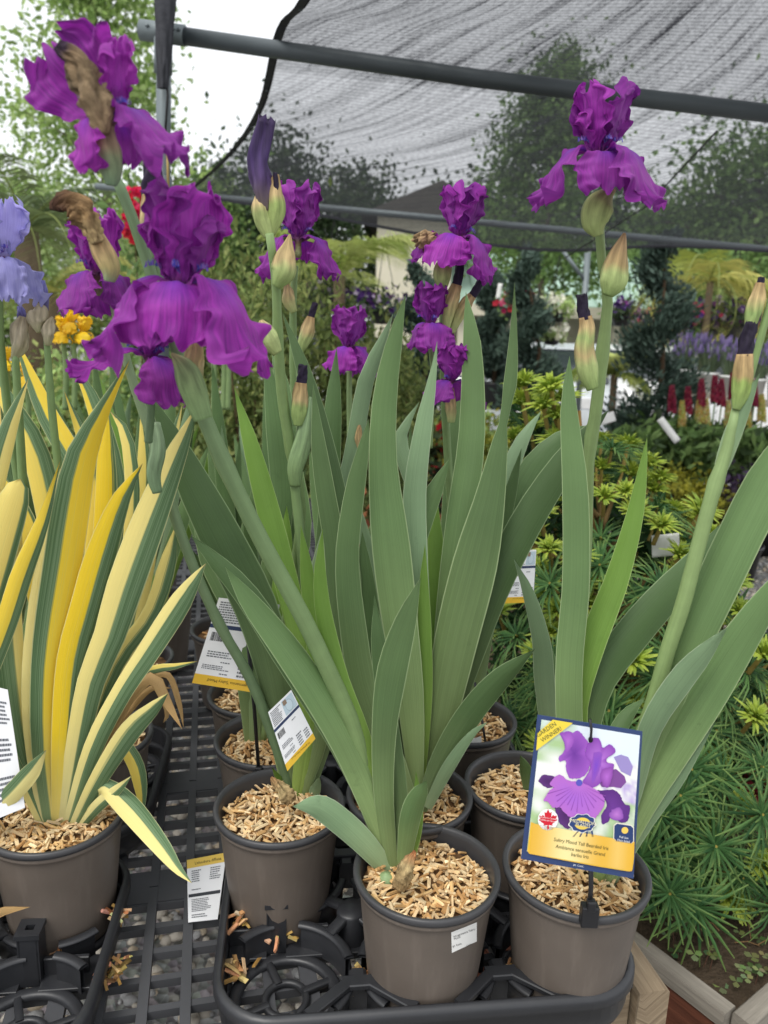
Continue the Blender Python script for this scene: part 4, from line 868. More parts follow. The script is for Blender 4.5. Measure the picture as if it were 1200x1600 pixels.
def fan(root, c, n, h, spread, seed, mats, yv=.05, w=(.022, .036), minpx=None):
    """extra leaves in a fan, in metres: rising from c"""
    rg = random.Random(seed)
    for i in range(n):
        a = lerp(-1, 1, (i + rg.random()) / n) * spread; H = h * rg.uniform(.65, 1.05) * (1 - .25 * abs(a) / max(spread, .01)); ww = rg.uniform(*w); dyy = rg.uniform(-yv, yv)
        base = Vector((c.x + rg.uniform(-.02, .02), c.y + rg.uniform(-.015, .015), c.z))
        pts = []
        for t, kw in ((0, .55), (.25, .85), (.5, 1), (.75, .8), (.9, .42), (1, 0)):
            p = base + Vector((math.sin(a) * H * t + .05 * math.sin(a) * t * t, dyy * t * t, math.cos(a) * H * t - .03 * abs(a) * t * t))
            v = MC.transposed() @ (p - CL); d = -v.z; pts.append((600 + F * v.x / d, 800 - F * v.y / d, ww * kw / (d / F), p.y))
        seg = 12; P = catmull([q[:3] for q in pts], seg)
        leaf(root, [q[:3] for q in pts], rg.choice(mats), dy=dyy, Y0=base.y, seg=seg, twist=rg.uniform(-25, 25), split=rg.uniform(.3, .7), side=rg.randint(0, 1), yel=rg.uniform(.2, 1))
GM = [M_leaf, M_leaf, M_leafd, M_leafp, M_leafb]
fan(D1, Vector((D1c.x, D1c.y, RIMZ - .03)), 6, .5, .42, 62, GM)
stem(D1, [(400, 1085, 12), (440, 900, 13), (462, 750, 13), (459, 600, 12), (458, 470, 11), (462, 415, 9)], dy=-.06, col=srgb('#7a9360'), nodes=(20,))
flower(D1, (466, 376), 1.13, 76, [('fall', -66, dict(L=1.25, W=.85, lean=-6)), ('fall', 62, dict(L=1.35, W=.85, lean=-8)), ('fall', 170, dict(L=.6)), ('standard', -62, dict(L=1.08, W=.85, lean=11)), ('standard', 62, dict(L=1.08, W=.85, lean=11)), ('standard', 0, dict(L=.9, W=.7, lean=0)), ('standard', 180)], seed=63)
bud(D1, [(460, 488, 11), (451, 470, 20), (450, 455, 16), (447, 440, 3)], 1.14, [(0, GR2), (.6, TAN), (1, BRN)], wrap=.08, seed=64)
b = bud(D1, [(470, 550, 8), (474, 535, 18), (481, 515, 22), (486, 495, 12)], 1.14, [(0, GR), (.4, GR2), (.6, TAN), (1, BRN)], wrap=.08, seed=65)
bud(D1, [(486, 497, 10), (489, 484, 10), (493, 474, 9)], 1.14, [(0, DPU), (1, DPU)], name='bud_tip', parent=b, wrap=.12, ragged=.3)
stem(D1, [(462, 700, 8), (464, 620, 7), (470, 550, 7)], Y0=1.15, col=srgb('#7a9360'))
C3, C3c = potted('potted_iris', (725, 1120), 'iris in far grey pot against the umbrella pine, with clustered small blooms', seed=66, chips=340, group='purple irises on the bench')
leaf(C3, [(735, 1135, 16), (760, 960, 34), (790, 830, 40), (830, 735, 40), (880, 680, 20), (925, 665, 0)], M_leafd, dy=.06)
leaf(C3, [(735, 1135, 14), (765, 900, 30), (790, 760, 28), (815, 690, 22), (846, 642, 0)], M_leafp, dy=.1)
leaf(C3, [(722, 1132, 16), (690, 900, 30), (650, 760, 30), (625, 690, 22), (655, 628, 0)], M_leafp, dy=.04)
leaf(C3, [(728, 1132, 16), (720, 920, 30), (728, 760, 30), (745, 660, 0)], M_leafd, dy=.05)
leaf(C3, [(722, 1132, 14), (700, 940, 26), (705, 800, 30), (716, 660, 26), (728, 590, 0)], M_leaf, dy=.03)
leaf(C3, [(738, 1135, 14), (765, 960, 22), (785, 820, 26), (800, 760, 18), (815, 700, 0)], M_leafd, dy=.0)
stem(C3, [(725, 1132, 13), (712, 900, 14), (700, 720, 13), (692, 560, 11), (692, 430, 10)], dy=-.08, col=srgb('#7a9360'), nodes=(18,))
bud(C3, [(692, 455, 10), (691, 435, 26), (693, 418, 27), (697, 404, 16)], 1.03, [(0, GR), (.6, srgb('#9aa067')), (1, BRN)], name='spathe', wrap=.04, seed=67)
flower(C3, (716, 374), 1.03, 72, [('fall', -34, dict(L=1.1, W=1.25, lean=-4)), ('fall', 52, dict(L=1.4, W=1.0, lean=-8)), ('fall', 105, dict(L=1.3, W=.8)), ('standard', -66, dict(L=1.05, W=.9, lean=16)), ('standard', 30, dict(L=1.05, W=.9, lean=6)), ('standard', 80, dict(L=1.1, W=.9, lean=10)), ('standard', 180)], tilt=(6, 0), seed=68)
petal_root = flower(C3, (668, 384), 1.06, 34, [('fall', -60, dict(L=1.3, W=1.0)), ('fall', 40), ('standard', 0, dict(L=.6)), ('standard', 120, dict(L=.6))], seed=69, beard=False)
bud(C3, [(672, 400, 8), (668, 384, 22), (662, 372, 28), (658, 362, 18)], 1.05, [(0, srgb('#7a4a5a')), (.5, srgb('#a98a6a')), (1, srgb('#b89a74'))], name='withered_flower', wrap=.4, seed=70, mat=M_spent)
for (pp, tp, yy) in (([(697, 520, 8), (700, 490, 18), (708, 465, 22), (714, 445, 16)], [(713, 450, 15), (717, 425, 14), (719, 408, 13)], 1.04), ([(706, 520, 9), (716, 495, 16), (728, 476, 20), (738, 462, 13)], [(737, 465, 13), (748, 445, 12), (755, 432, 11)], 1.045)):
    b = bud(C3, pp, yy, [(0, GR2), (.4, srgb('#a9a870')), (.7, TAN), (1, BRN)], wrap=.12, seed=71); bud(C3, tp, yy, [(0, DPU), (1, DPU)], name='bud_tip', parent=b, wrap=.12, ragged=.3)
flower(C3, (672, 508), 1.03, 60, [('fall', 18, dict(L=1.0, W=1.15)), ('fall', -80, dict(L=.95, W=.9, droop=8)), ('fall', 150), ('standard', -54, dict(W=.9)), ('standard', 52, dict(W=.9)), ('standard', 180, dict(L=.9))], seed=72)
stem(C3, [(672, 700, 8), (676, 590, 8), (673, 545, 8)], Y0=1.06, dy=-.03, col=srgb('#7f9664'))
flower(C3, (704, 598), 1.0, 54, [('fall', -40, dict(L=1.0, W=1.0, lean=-20)), ('fall', 80, dict(L=1.35, W=.95, lean=-14, droop=-10)), ('fall', 170), ('standard', -20, dict(L=1.15, W=.95)), ('standard', 60, dict(L=1.15, W=.95)), ('standard', 180)], tilt=(4, -8), seed=73)
bud(C3, [(705, 660, 11), (705, 640, 17), (704, 622, 14), (704, 606, 9)], 1.0, [(0, GR2), (.5, TAN), (1, BRN)], name='spathe', wrap=.1, seed=74)
bud(C3, [(560, 700, 4), (560, 685, 11), (561, 670, 8), (562, 664, 3)], 1.06, [(0, TAN), (1, BRN)], wrap=.1, seed=75)

# ------------------------------------------------------------------ yellow-striped iris
Y, Yrc = potted('potted_iris', (88, 1267), 'variegated iris with yellow and green striped sword leaves in a grey pot', group='yellow-striped irises on the bench', seed=81, chips=520)
def vl(pts, split=.5, side=1, yel=.6, **kw): return leaf(Y, pts, M_var, split=split, side=side, yel=yel, **kw)
vl([(84, 1296, 26), (72, 1170, 42), (72, 1066, 46), (81, 982, 52), (98, 881, 57), (111, 796, 56), (128, 712, 46), (162, 638, 22), (203, 562, 0)], .42, 0, .95, dy=-.04, twist=8)
vl([(98, 1296, 22), (120, 1170, 34), (142, 1066, 42), (169, 999, 48), (196, 914, 56), (233, 813, 52), (270, 722, 36), (290, 676, 20), (305, 638, 0)], .52, 1, .35, dy=-.03, twist=-6)
vl([(92, 1296, 22), (102, 1150, 40), (113, 1033, 46), (135, 948, 47), (159, 864, 46), (189, 780, 28), (223, 724, 0)], .56, 1, 1.0, dy=-.02, twist=10)
vl([(104, 1298, 18), (145, 1170, 30), (189, 1083, 32), (233, 1016, 36), (277, 948, 36), (303, 908, 20), (322, 880, 0)], .42, 1, .3, dy=-.05, twist=-14)
vl([(80, 1296, 22), (62, 1200, 32), (52, 1080, 34), (62, 950, 34), (82, 830, 24), (95, 728, 0)], .72, 1, .25, dy=-.01)
vl([(78, 1296, 20), (40, 1180, 30), (22, 1080, 40), (12, 960, 40), (20, 850, 28), (30, 770, 0)], .62, 0, .35, dy=.0)
vl([(112, 1300, 16), (152, 1222, 28), (202, 1144, 34), (238, 1108, 22), (263, 1083, 0)], .36, 1, .3, dy=-.05, twist=16)
vl([(118, 1300, 12), (152, 1260, 20), (182, 1235, 16), (206, 1212, 0)], .5, 1, .2, dy=-.03)
vl([(112, 1294, 12), (140, 1245, 18), (162, 1229, 26), (202, 1262, 36), (250, 1320, 28), (278, 1358, 14), (300, 1380, 0)], .48, 0, .3, dy=-.09, seg=20)
vl([(108, 1286, 12), (150, 1180, 18), (182, 1158, 20), (209, 1188, 24), (220, 1229, 20), (223, 1284, 0)], .45, 0, .7, dy=.03, seg=20)
vl([(100, 1290, 16), (150, 1100, 30), (190, 960, 24), (203, 850, 22), (207, 760, 22), (197, 680, 18), (172, 642, 0)], .55, 1, .5, dy=.06, seg=20)
vl([(96, 1290, 16), (130, 1050, 30), (158, 900, 34), (166, 780, 34), (166, 700, 24), (170, 640, 0)], .8, 1, 1.0, dy=.08)
vl([(100, 1290, 16), (170, 1060, 26), (235, 960, 26), (262, 880, 26), (275, 820, 0)], .5, 1, .4, dy=.02)
vl([(100, 1290, 14), (160, 1090, 20), (215, 990, 22), (254, 955, 0)], .5, 0, .2, dy=.02)
vl([(72, 1298, 14), (40, 1230, 18), (12, 1170, 16), (-8, 1130, 0)], .5, 1, .3, dy=-.02)
vl([(86, 1290, 18), (90, 1100, 36), (60, 900, 44), (20, 790, 42), (5, 745, 0)], .9, 1, .8, dy=.05)
vl([(90, 1290, 18), (120, 1000, 34), (150, 850, 30), (140, 720, 26), (100, 610, 0)], .6, 1, .8, dy=.1)
leaf(Y, [(120, 1290, 10), (185, 1120, 16), (235, 1060, 20), (262, 1100, 14), (285, 1140, 0)], M_dry, dy=.0, Y0=Yrc.y, name='dry_leaf')
leaf(Y, [(120, 1290, 8), (180, 1100, 10), (230, 1050, 14), (270, 1042, 10), (310, 1033, 0)], M_var, dy=.0, Y0=Yrc.y + .02)
# the striped iris just outside the left edge, leaning in, and the one behind
Y2 = empty('potted_iris', Vector((Yrc.x - .165, Yrc.y - .04, RIMZ - PH)), 'variegated iris at the tray edge whose yellow leaves lean across its neighbour', 'potted iris', 'yellow-striped irises on the bench')
make_pot(Y2, Vector((Yrc.x - .165, Yrc.y - .04, RIMZ)), seed=82, chips=200)
def v2(pts, split=.5, side=1, yel=.6, root=None, **kw): return leaf(root or Y2, pts, M_var, split=split, side=side, yel=yel, Y0=kw.pop('Y0', Yrc.y - .03), **kw)
v2([(-90, 1290, 18), (-45, 1120, 30), (7, 982, 32), (34, 898, 32), (67, 813, 20), (94, 720, 0)], .6, 1, .9, dy=-.02)
v2([(-90, 1290, 16), (-40, 1270, 28), (0, 1257, 30), (44, 1212, 29), (60, 1190, 16), (72, 1172, 0)], .4, 0, .2, dy=-.05)
v2([(-100, 1290, 16), (-40, 1000, 50), (0, 850, 54), (25, 770, 40), (32, 748, 0)], .8, 1, .5, dy=.02)
v2([(-100, 1290, 16), (-60, 1000, 40), (-20, 800, 34), (10, 680, 28), (45, 590, 0)], .5, 0, .4, dy=.05)
v2([(-80, 1280, 10), (-40, 1440, 16), (0, 1425, 14), (48, 1417, 0)], .5, 0, .4, dy=-.10).data.materials[0] = M_dry
Y3c = Yc + EX * .0 + EY * .19
Y3 = empty('potted_iris', (Y3c.x, Y3c.y, RIMZ - PH), 'variegated iris in a dark pot hidden behind the yellow-striped one', 'potted iris', 'yellow-striped irises on the bench')
make_pot(Y3, Vector((Y3c.x, Y3c.y, RIMZ)), seed=83, chips=200)
for k, (pts, sp, sd, ye) in enumerate((([(160, 1150, 16), (150, 950, 30), (130, 760, 36), (70, 640, 30), (20, 520, 0)], .4, 0, .9), ([(165, 1150, 16), (175, 900, 32), (180, 760, 32), (150, 640, 26), (110, 560, 0)], .3, 1, .9), ([(165, 1150, 16), (100, 900, 40), (60, 720, 40), (20, 640, 30), (-20, 570, 0)], .5, 1, .7), ([(168, 1150, 14), (210, 900, 28), (225, 740, 24), (220, 640, 0)], .6, 1, .6), ([(168, 1150, 14), (215, 950, 26), (240, 820, 24), (270, 690, 14), (285, 630, 0)], .5, 0, .4), ([(160, 1150, 14), (60, 900, 34), (10, 760, 30), (0, 620, 0)], .5, 1, .4))):
    v2(pts, sp, sd, ye, root=Y3, Y0=Y3c.y, dy=.04)
for pts in ([(170, 1150, 8), (210, 1040, 14), (245, 1070, 14), (262, 1110, 10), (255, 1130, 0)], [(172, 1150, 8), (225, 1070, 12), (262, 1055, 10), (280, 1100, 8), (287, 1138, 0)], [(172, 1150, 8), (230, 1080, 10), (270, 1075, 0)]):
    leaf(Y3, pts, M_dry, Y0=Y3c.y - .02, dy=-.03, name='dry_leaf')

# ------------------------------------------------------------------ rows of irises farther back on the bench
def back_iris(name, X, Yv, label, n, h, seed, mats, group, spread=.34, blooms=(), w=(.022, .034)):
    root = empty(name, (X, Yv, RIMZ - PH), label, 'potted iris', group); c = Vector((X, Yv, RIMZ)); make_pot(root, c, seed=seed, chips=60)
    fan(root, c - Vector((0, 0, .03)), n, h, spread, seed, mats, w=w); return root
rb = random.Random(90)
def barebloom(root, px, Yv, S, mat, seed, stem_to):
    flower(root, px, Yv, S, None, mat=mat, seed=seed, beard=False); stem(root, [(stem_to[0], stem_to[1], 9), ((stem_to[0] + px[0]) / 2 + 3, (stem_to[1] + px[1]) / 2, 8), (px[0], px[1] + S * .3, 7)], Y0=Yv + .02, dy=-.02, col=srgb('#7f9664'))
VM = [M_var, M_var, M_leaf]
for k, (x, yv, mats, lab) in enumerate(((-.62, 1.22, VM, 'variegated iris standing in the second row beyond the striped one'), (-.80, 1.12, VM, 'variegated iris clump at the bench edge beyond the striped one'), (-.46, 1.30, GM, 'green-leaved iris clump in front of the yellow iris flowers'), (-.72, 1.52, GM, 'green-leaved iris clump below the pale blue flower'), (-.95, 1.42, GM, 'green-leaved iris clump under the papery blue buds'), (-.50, 1.62, GM, 'green-leaved iris clump deep in the bench between striped and purple irises'), (-.30, 1.46, GM, 'green-leaved iris clump directly behind the white hanging tag'), (-.10, 1.40, GM, 'green-leaved iris clump behind the tall broad fan'), (.04, 1.30, GM, 'shorter green iris clump beside the far bloom cluster'), (-.30, 1.85, GM, 'iris clump before the conifer hedge with a half-hidden bloom'), (-.62, 1.95, GM, 'far green iris clump below the palm, near yellow flowers'), (-1.0, 1.85, GM, 'far green iris clump behind the papery buds'), (-.85, 2.3, GM, 'farthest green iris clump beneath the yellow flowers'), (-1.3, 2.3, GM, 'farthest iris clump at the bench edge under the palm'))):
    h = .58 if yv < 1.35 else .62
    r_ = back_iris('potted_iris', x, yv, lab, 9, h * (.8 if x > -.2 else 1), 200 + k, mats, 'green irises filling the back of the bench')
    if k == 7: flower(r_, (545, 545), 1.33, 62, [('fall', -30, dict(L=.9)), ('fall', 75), ('fall', 180), ('standard', -56, dict(W=.9)), ('standard', 50, dict(W=.9)), ('standard', 180, dict(L=.9))], seed=91, beard=False); stem(r_, [(548, 760, 9), (546, 640, 9), (546, 560, 8)], Y0=1.36, col=srgb('#7f9664'))
    if k in (10, 12):
        for j, (fx, fy) in enumerate(((112, 505), (133, 520), (98, 520)) if k == 10 else ((345, 505), (352, 492), (330, 515))): barebloom(r_, (fx, fy), yv, 24, M_yel, 300 + j + k, (fx + 4, 640))
    if k == 11:
        for j, (fx, fy) in enumerate(((40, 590), (10, 565))): barebloom(r_, (fx, fy), yv, 22, M_yel, 320 + j, (fx + 3, 660))
# pale blue iris at the left edge with papery buds
PB = back_iris('potted_iris', -.66, 1.02, 'pale blue bearded iris leaning in beside papery buds', 6, .5, 77, GM, 'green irises filling the back of the bench')
PB['group'] = 'pale blue iris'
flower(PB, (2, 408), .86, 92, [('fall', 40, dict(L=1.0, W=.62, droop=14)), ('fall', -80), ('fall', 170), ('standard', 36, dict(L=1.0, W=1.0)), ('standard', -60), ('standard', 170)], mat=M_petal2, seed=78)
stem(PB, [(30, 760, 14), (12, 640, 13), (0, 520, 12), (0, 440, 10)], Y0=.95, dy=-.08, col=srgb('#7a9360'))
for pts, tip in (([(22, 560, 10), (30, 540, 24), (32, 515, 26), (36, 495, 12)], [(34, 500, 12), (33, 488, 12), (31, 478, 7)]), ([(74, 540, 8), (76, 520, 18), (78, 505, 14), (82, 495, 3)], None), ([(62, 520, 8), (58, 500, 26), (62, 485, 22), (56, 474, 4)], [(70, 485, 12), (68, 462, 13), (66, 438, 9)])):
    b = bud(PB, pts, .9, [(0, srgb('#a3a47c')), (.4, srgb('#b8ad92')), (1, srgb('#a5977c'))], wrap=.16, seed=int(pts[0][0]))
    if tip: bud(PB, tip, .905, [(0, srgb('#5a5270')), (.5, srgb('#6a66a0')), (1, srgb('#8a88c8'))], name='bud_tip', parent=b, wrap=.15)
stem(PB, [(36, 760, 14), (30, 660, 13), (24, 555, 11)], Y0=.93, dy=-.03, col=srgb('#7a9360')); stem(PB, [(95, 760, 12), (82, 650, 12), (72, 520, 9)], Y0=.93, dy=-.03, col=srgb('#7a9360'))
# dark bud behind the big flower
stem(B2, [(640, 1256, 12), (500, 1000, 13), (360, 760, 12), (275, 540, 12), (240, 400, 11), (233, 372, 12)], dy=-.16, col=srgb('#6f8860'))
b = bud(B2, [(233, 376, 14), (232, 355, 26), (232, 330, 26), (233, 305, 20)], .745, [(0, srgb('#8fa070')), (.3, srgb('#a9a578')), (.6, TAN), (1, BRN)], wrap=.06, seed=95)
bud(B2, [(233, 312, 22), (237, 285, 30), (238, 258, 24), (236, 232, 16)], .75, [(0, srgb('#33283f')), (.5, srgb('#2b2138')), (1, srgb('#241b30'))], name='bud_tip', parent=b, wrap=.2, ragged=.5, seed=96)

# ------------------------------------------------------------------ foliage tools for everything behind the bench
def leaves(mb, P, size, cols, rng, long=1.6, up=.0, jitter=.35, dirs=None):
    """one diamond leaf per point of P (n,3), random facing; dirs biases the leaf's long axis"""
    n = len(P); P = np.asarray(P, float)
    a = rng.normal(size=(n, 3)); a[:, 2] += up
    if dirs is not None: a = a * .45 + np.asarray(dirs)
    a /= np.linalg.norm(a, axis=1, keepdims=True); b = rng.normal(size=(n, 3)); b -= a * (a * b).sum(1, keepdims=True); b /= np.linalg.norm(b, axis=1, keepdims=True)
    s = (size * (1 + jitter * rng.uniform(-1, 1, n)))[:, None] if np.ndim(size) == 0 else np.asarray(size)[:, None]
    nrm = np.cross(a, b); L = a * s * long / 2; W = b * s / 2
    v = np.stack([P - L, P + W * .9 - L * .1 + nrm * s * .08, P + L, P - W * .9 - L * .1 + nrm * s * .08], 1).reshape(-1, 3)
    ci = rng.integers(0, len(cols), n); k = rng.uniform(.65, 1.2, n)
    c = np.repeat(np.array(cols)[ci] * k[:, None], 4, 0)
    o = len(mb.v); mb.v.extend(map(tuple, v)); mb.c.extend(map(tuple, c)); mb.uv.extend([(0, 0), (0, 1), (1, 1), (1, 0)] * n)
    mb.f.extend([(o + 4 * i, o + 4 * i + 1, o + 4 * i + 2, o + 4 * i + 3) for i in range(n)])
def blob(rng, c, r, n, clumps=14, tight=.34, flatb=.0):
    """points gathered in uneven clumps inside an ellipsoid"""
    c = np.array(tuple(c)); r = np.array(tuple(r))
    d = rng.normal(size=(clumps, 3)); d /= np.linalg.norm(d, axis=1, keepdims=True); d *= rng.uniform(.25, .9, (clumps, 1)) ** .5
    k = rng.integers(0, clumps, n); p = d[k] + rng.normal(size=(n, 3)) * tight * rng.uniform(.5, 1.1, (clumps, 1))[k]
    return c + p * r
def tree(name, base, h, rad, label, cols, seed, n=5200, size=.16, trunk_h=.35, trunk_r=.14, group=None, clumps=46, tight=.2, sparse=1.0, bark='#6a6258'):
    rng = np.random.default_rng(seed); rg = random.Random(seed); base = Vector(base); root = empty(name, base, label, 'tree', group)
    mb = MB(); top = base + Vector((rg.uniform(-.2, .2), 0, h * .9))
    pts = [base.lerp(top, t) + Vector((.08 * h * .1 * math.sin(5 * t + seed), 0, 0)) for t in np.linspace(0, 1, 9)]
    mb.tube(pts, [trunk_r * (1 - .85 * t) for t in np.linspace(0, 1, 9)], 10, srgb(bark)); C = []
    for i in range(clumps):
        t = rg.uniform(trunk_h, 1); prof = math.sin(math.pi * min(1, (t - trunk_h) / (1 - trunk_h) * .78 + .2)) ** .7
        a = rg.uniform(0, 6.3); rr = rad * prof * rg.uniform(.35, 1); p0 = base.lerp(top, max(.1, t - .12)); p1 = base.lerp(top, t) + Vector((math.cos(a) * rr, math.sin(a) * rr, rg.uniform(-.03, .06) * h))
        mb.tube([p0, p0.lerp(p1, .5) + Vector((0, 0, .02 * h)), p1], [trunk_r * .3 * (1.1 - t), trunk_r * .2 * (1.1 - t), .008], 5, srgb(bark), cap=False); C.append((p1, rr)); C.append((p0.lerp(p1, .65), rr))
    mk('trunk', mb, M_bark, root)
    cb = MB(); per = n // len(C)
    for p, rr in C:
        q = rng.normal(size=(per, 3)) * np.array([rad * tight, rad * tight, rad * tight * .8]) * rng.uniform(.6, 1.2) + np.array(tuple(p))
        leaves(cb, q, size, cols, rng, 1.5)
    mk('crown', cb, M_fol, root, smooth=False); return root
def shrub(name, base, r, h, label, cols, seed, n=1500, size=.05, cat='shrub', group=None, clumps=18, tight=.3, up=.6, long=1.8):
    rng = np.random.default_rng(seed); base = Vector(base); root = empty(name, base, label, cat, group); mb = MB(); rg = random.Random(seed)
    for k in range(7):
        a = rg.uniform(0, 6.3); mb.tube([base, base + Vector((math.cos(a) * r * .3, math.sin(a) * r * .3, h * .4)), base + Vector((math.cos(a) * r * .6, math.sin(a) * r * .6, h * .85))], [.012, .008, .004], 5, srgb('#5a4a38'), cap=False)
    mk('branches', mb, M_bark, root); mb = MB(); leaves(mb, blob(rng, base + Vector((0, 0, h * .55)), (r, r, h * .5), n, clumps, tight), size, cols, rng, long, up); mk('foliage', mb, M_vc, root, smooth=False); return root
G_LIGHT = [srgb(h) for h in ('#9fb86c', '#8fa862', '#b3c885', '#7f9a58')]
G_MID = [srgb(h) for h in ('#6b884e', '#7a985a', '#5c7844', '#8aa664')]
G_DARK = [srgb(h) for h in ('#3f5236', '#4b5f3e', '#36482f', '#586a48')]
G_OLIVE = [srgb(h) for h in ('#6a7a42', '#7c8c4e', '#586838', '#8c9456')]
G_JUN = [srgb(h) for h in ('#44564a', '#51655a', '#3a4a40', '#5f7466')]

# ------------------------------------------------------------------ umbrella pine in the planter
def whorl_mesh(seed, young):
    rg = random.Random(seed); mb = MB(); n = 26 if not young else 34
    gy = [srgb(h) for h in ('#9cb03e', '#b2c24c', '#86a03c')]; gd = [srgb(h) for h in ('#3f6436', '#4c7340', '#355a33', '#5c8048')]
    for layer in ((0, n, 1.0), (1, 12 if not young else 22, .6 if not young else .85)):
        for k in range(layer[1]):
            a = 6.283 * (k + rg.random() * .7) / layer[1]; el = R(rg.uniform(2, 24) if not young else rg.uniform(22, 52)) + layer[0] * R(24)
            L = (rg.uniform(.068, .098) if not young else rg.uniform(.026, .042)) * layer[2]; d = Vector((math.cos(a) * math.cos(el), math.sin(a) * math.cos(el), math.sin(el)))
            sd = Vector((-math.sin(a), math.cos(a), 0)); w = .0021 if not young else .0024
            z = Vector((0, 0, layer[0] * .004)); dr = Vector((0, 0, -L * .22))
            q = [z + d * .003, z + d * L * .55, z + d * L + dr]
            vs = []
            for i, p in enumerate(q):
                ww = w * (1, 1.1, .35)[i]; vs += [p - sd * ww, p + Vector((0, 0, ww * .7)), p + sd * ww]
            c0 = rg.choice(gy if young else gd); c1 = tuple(lerp(x, y, .45) for x, y in zip(c0, srgb('#9fb060')))
            mb.add(vs, [(0, 1, 4, 3), (1, 2, 5, 4), (3, 4, 7, 6), (4, 5, 8, 7)], [c0] * 6 + [c1] * 3)
    mb.tube([(0, 0, -.03), (0, 0, -.012), (0, 0, .006)], [.0036, .0034, .003], 6, [srgb('#7a6c38'), srgb('#948344'), srgb('#a89848')])
    return mesh_of('needle_whorl', mb, M_vc, False)
PY = pY(1010, 1380, 1.55); PY.z = .45
pine = empty('umbrella_pine', PY, 'umbrella pine with whorls of glossy needles and yellow-green tips beside the bench', 'pine')
WD = [whorl_mesh(400 + k, False) for k in range(4)]; WY = [whorl_mesh(420 + k, True) for k in range(4)]
rp = random.Random(17); axis_top = pY(905, 640, 1.75); spots = []
def inside(x, y):
    lim = 770 + (0 if y > 900 else (900 - y) * .12) + (max(0, y - 1250) * 1.1); top = 590 if x < 890 else 690 if x < 1010 else 690 + (x - 1010) * 1.35
    bot = 1420 if x > 990 else 1300
    return x > lim and top < y < bot
for (x, y) in ((862, 612), (850, 640), (872, 655), (1010, 730), (985, 745), (1030, 752), (1020, 770), (905, 720), (940, 735)):
    spots.append((x, y, 1.72, True))
tries = 0
while len(spots) < 290 and tries < 20000:
    tries += 1; x, y = rp.uniform(765, 1225), rp.uniform(600, 1430)
    if not inside(x, y): continue
    yf = lerp(1.75, 1.12, (y - 600) / 830) + rp.random() ** 1.6 * .42 + (max(0, 860 - x) * .0012)
    if any((x - a) ** 2 + (y - b) ** 2 < 26 ** 2 and abs(c - yf) < .12 for a, b, c, _ in spots): continue
    young = rp.random() < (.8 if y < 930 else .45 if y < 1100 else .14)
    spots.append((x, y, yf, young))
bm_ = MB(); inner = MB()
for k in range(14):
    t = k / 13; pass
tr_pts = [PY.lerp(axis_top, t) + Vector((.02 * math.sin(6 * t), .03 * math.sin(4 * t), 0)) for t in np.linspace(0, 1, 8)]
mb = MB(); mb.tube(tr_pts, [.02 * (1 - .8 * t) for t in np.linspace(0, 1, 8)], 8, srgb('#7a6238')); mk('trunk', mb, M_bark, pine)
for i, (x, y, yv, young) in enumerate(spots):
    p = pY(x, y, yv); t = max(0, min(1, (p.z - PY.z) / (axis_top.z - PY.z))); ax = PY.lerp(axis_top, max(0, t - .18))
    out = (p - ax); out.z = abs(out.z) * .6; out.normalize(); up_ = (out * (.35 if young else .75) + Vector((0, -.12, .75 if young else .38))).normalized()
    M = Matrix.Translation(p) @ up_.to_track_quat('Z', 'Y').to_matrix().to_4x4() @ Matrix.Rotation(rp.uniform(0, 6.3), 4, 'Z') @ Matrix.Scale(rp.uniform(.85, 1.2) * (1.35 if young else 1), 4)
    inst('needle_whorl', rp.choice(WY if young else WD), pine, M)
    if i % 5 == 0: bm_.tube([ax, ax.lerp(p, .55) + Vector((0, 0, -.02)), p - up_ * .07, p], [.007, .005, .004, .0035], 5, [srgb('#5c4c30'), srgb('#6a5836'), srgb('#7a6a38'), srgb('#8a7a40')], cap=False)
mk('branches', bm_, M_bark, pine)
rng = np.random.default_rng(8); q = []
while len(q) < 9000:
    x, y = rp.uniform(770, 1300), rp.uniform(650, 1430)
    if inside(x, y) and inside(x, y - 40): q.append(tuple(pY(x, y, lerp(1.95, 1.5, (y - 600) / 830) + rp.random() * .3)))
leaves(inner, q, .011, [srgb(h) for h in ('#33522e', '#3f6236', '#2b4728')], rng, 7.5); mk('inner_needles', inner, M_vc, pine, smooth=False, kind='stuff')
# weeds on the planter soil
wm = MB(); rw = random.Random(4)
for k in range(420):
    p = b0 + dA * rw.uniform(.03, .6) + dB * rw.uniform(.03, .7) + EZ * (-.03 + rw.uniform(.005, .05)); s = rw.uniform(.006, .013); col = rw.choice([srgb(h) for h in ('#5d6e42', '#6d7c4c', '#4e5f3c', '#7a8456')])
    for j in range(3):
        a = rw.uniform(0, .6) + j * 2.1; d = Vector((math.cos(a), math.sin(a), rw.uniform(-.2, .3))); sd = Vector((-math.sin(a), math.cos(a), 0))
        wm.add([p, p + d * s * .6 + sd * s * .55, p + d * s * 1.15 + sd * s * .2, p + d * s, p + d * s * 1.15 - sd * s * .2, p + d * s * .6 - sd * s * .55], [(0, 1, 2, 3), (0, 3, 4, 5)], tuple(rw.uniform(.7, 1.15) * x for x in col))
    if k % 2: wm.tube([p, p - Vector((rw.uniform(-.01, .01), rw.uniform(-.01, .01), .05))], .0008, 4, srgb('#7a5a4a'), cap=False)
for k in range(90):
    p = b0 + dA * rw.uniform(.05, .5) + dB * rw.uniform(.1, .6) + EZ * (-.022 + rw.random() * .012); a = rw.uniform(0, 3.1); d = Vector((math.cos(a), math.sin(a), 0)) * rw.uniform(.02, .06)
    wm.tube([p, p + d * .5 + EZ * .006, p + d], .0009, 4, srgb('#9a7a56'), cap=False)
mk('clover_weeds', wm, M_vc, smooth=False, kind='stuff', label='clover weeds and fallen dry needles on the planter soil', cat='weeds', org=b0)
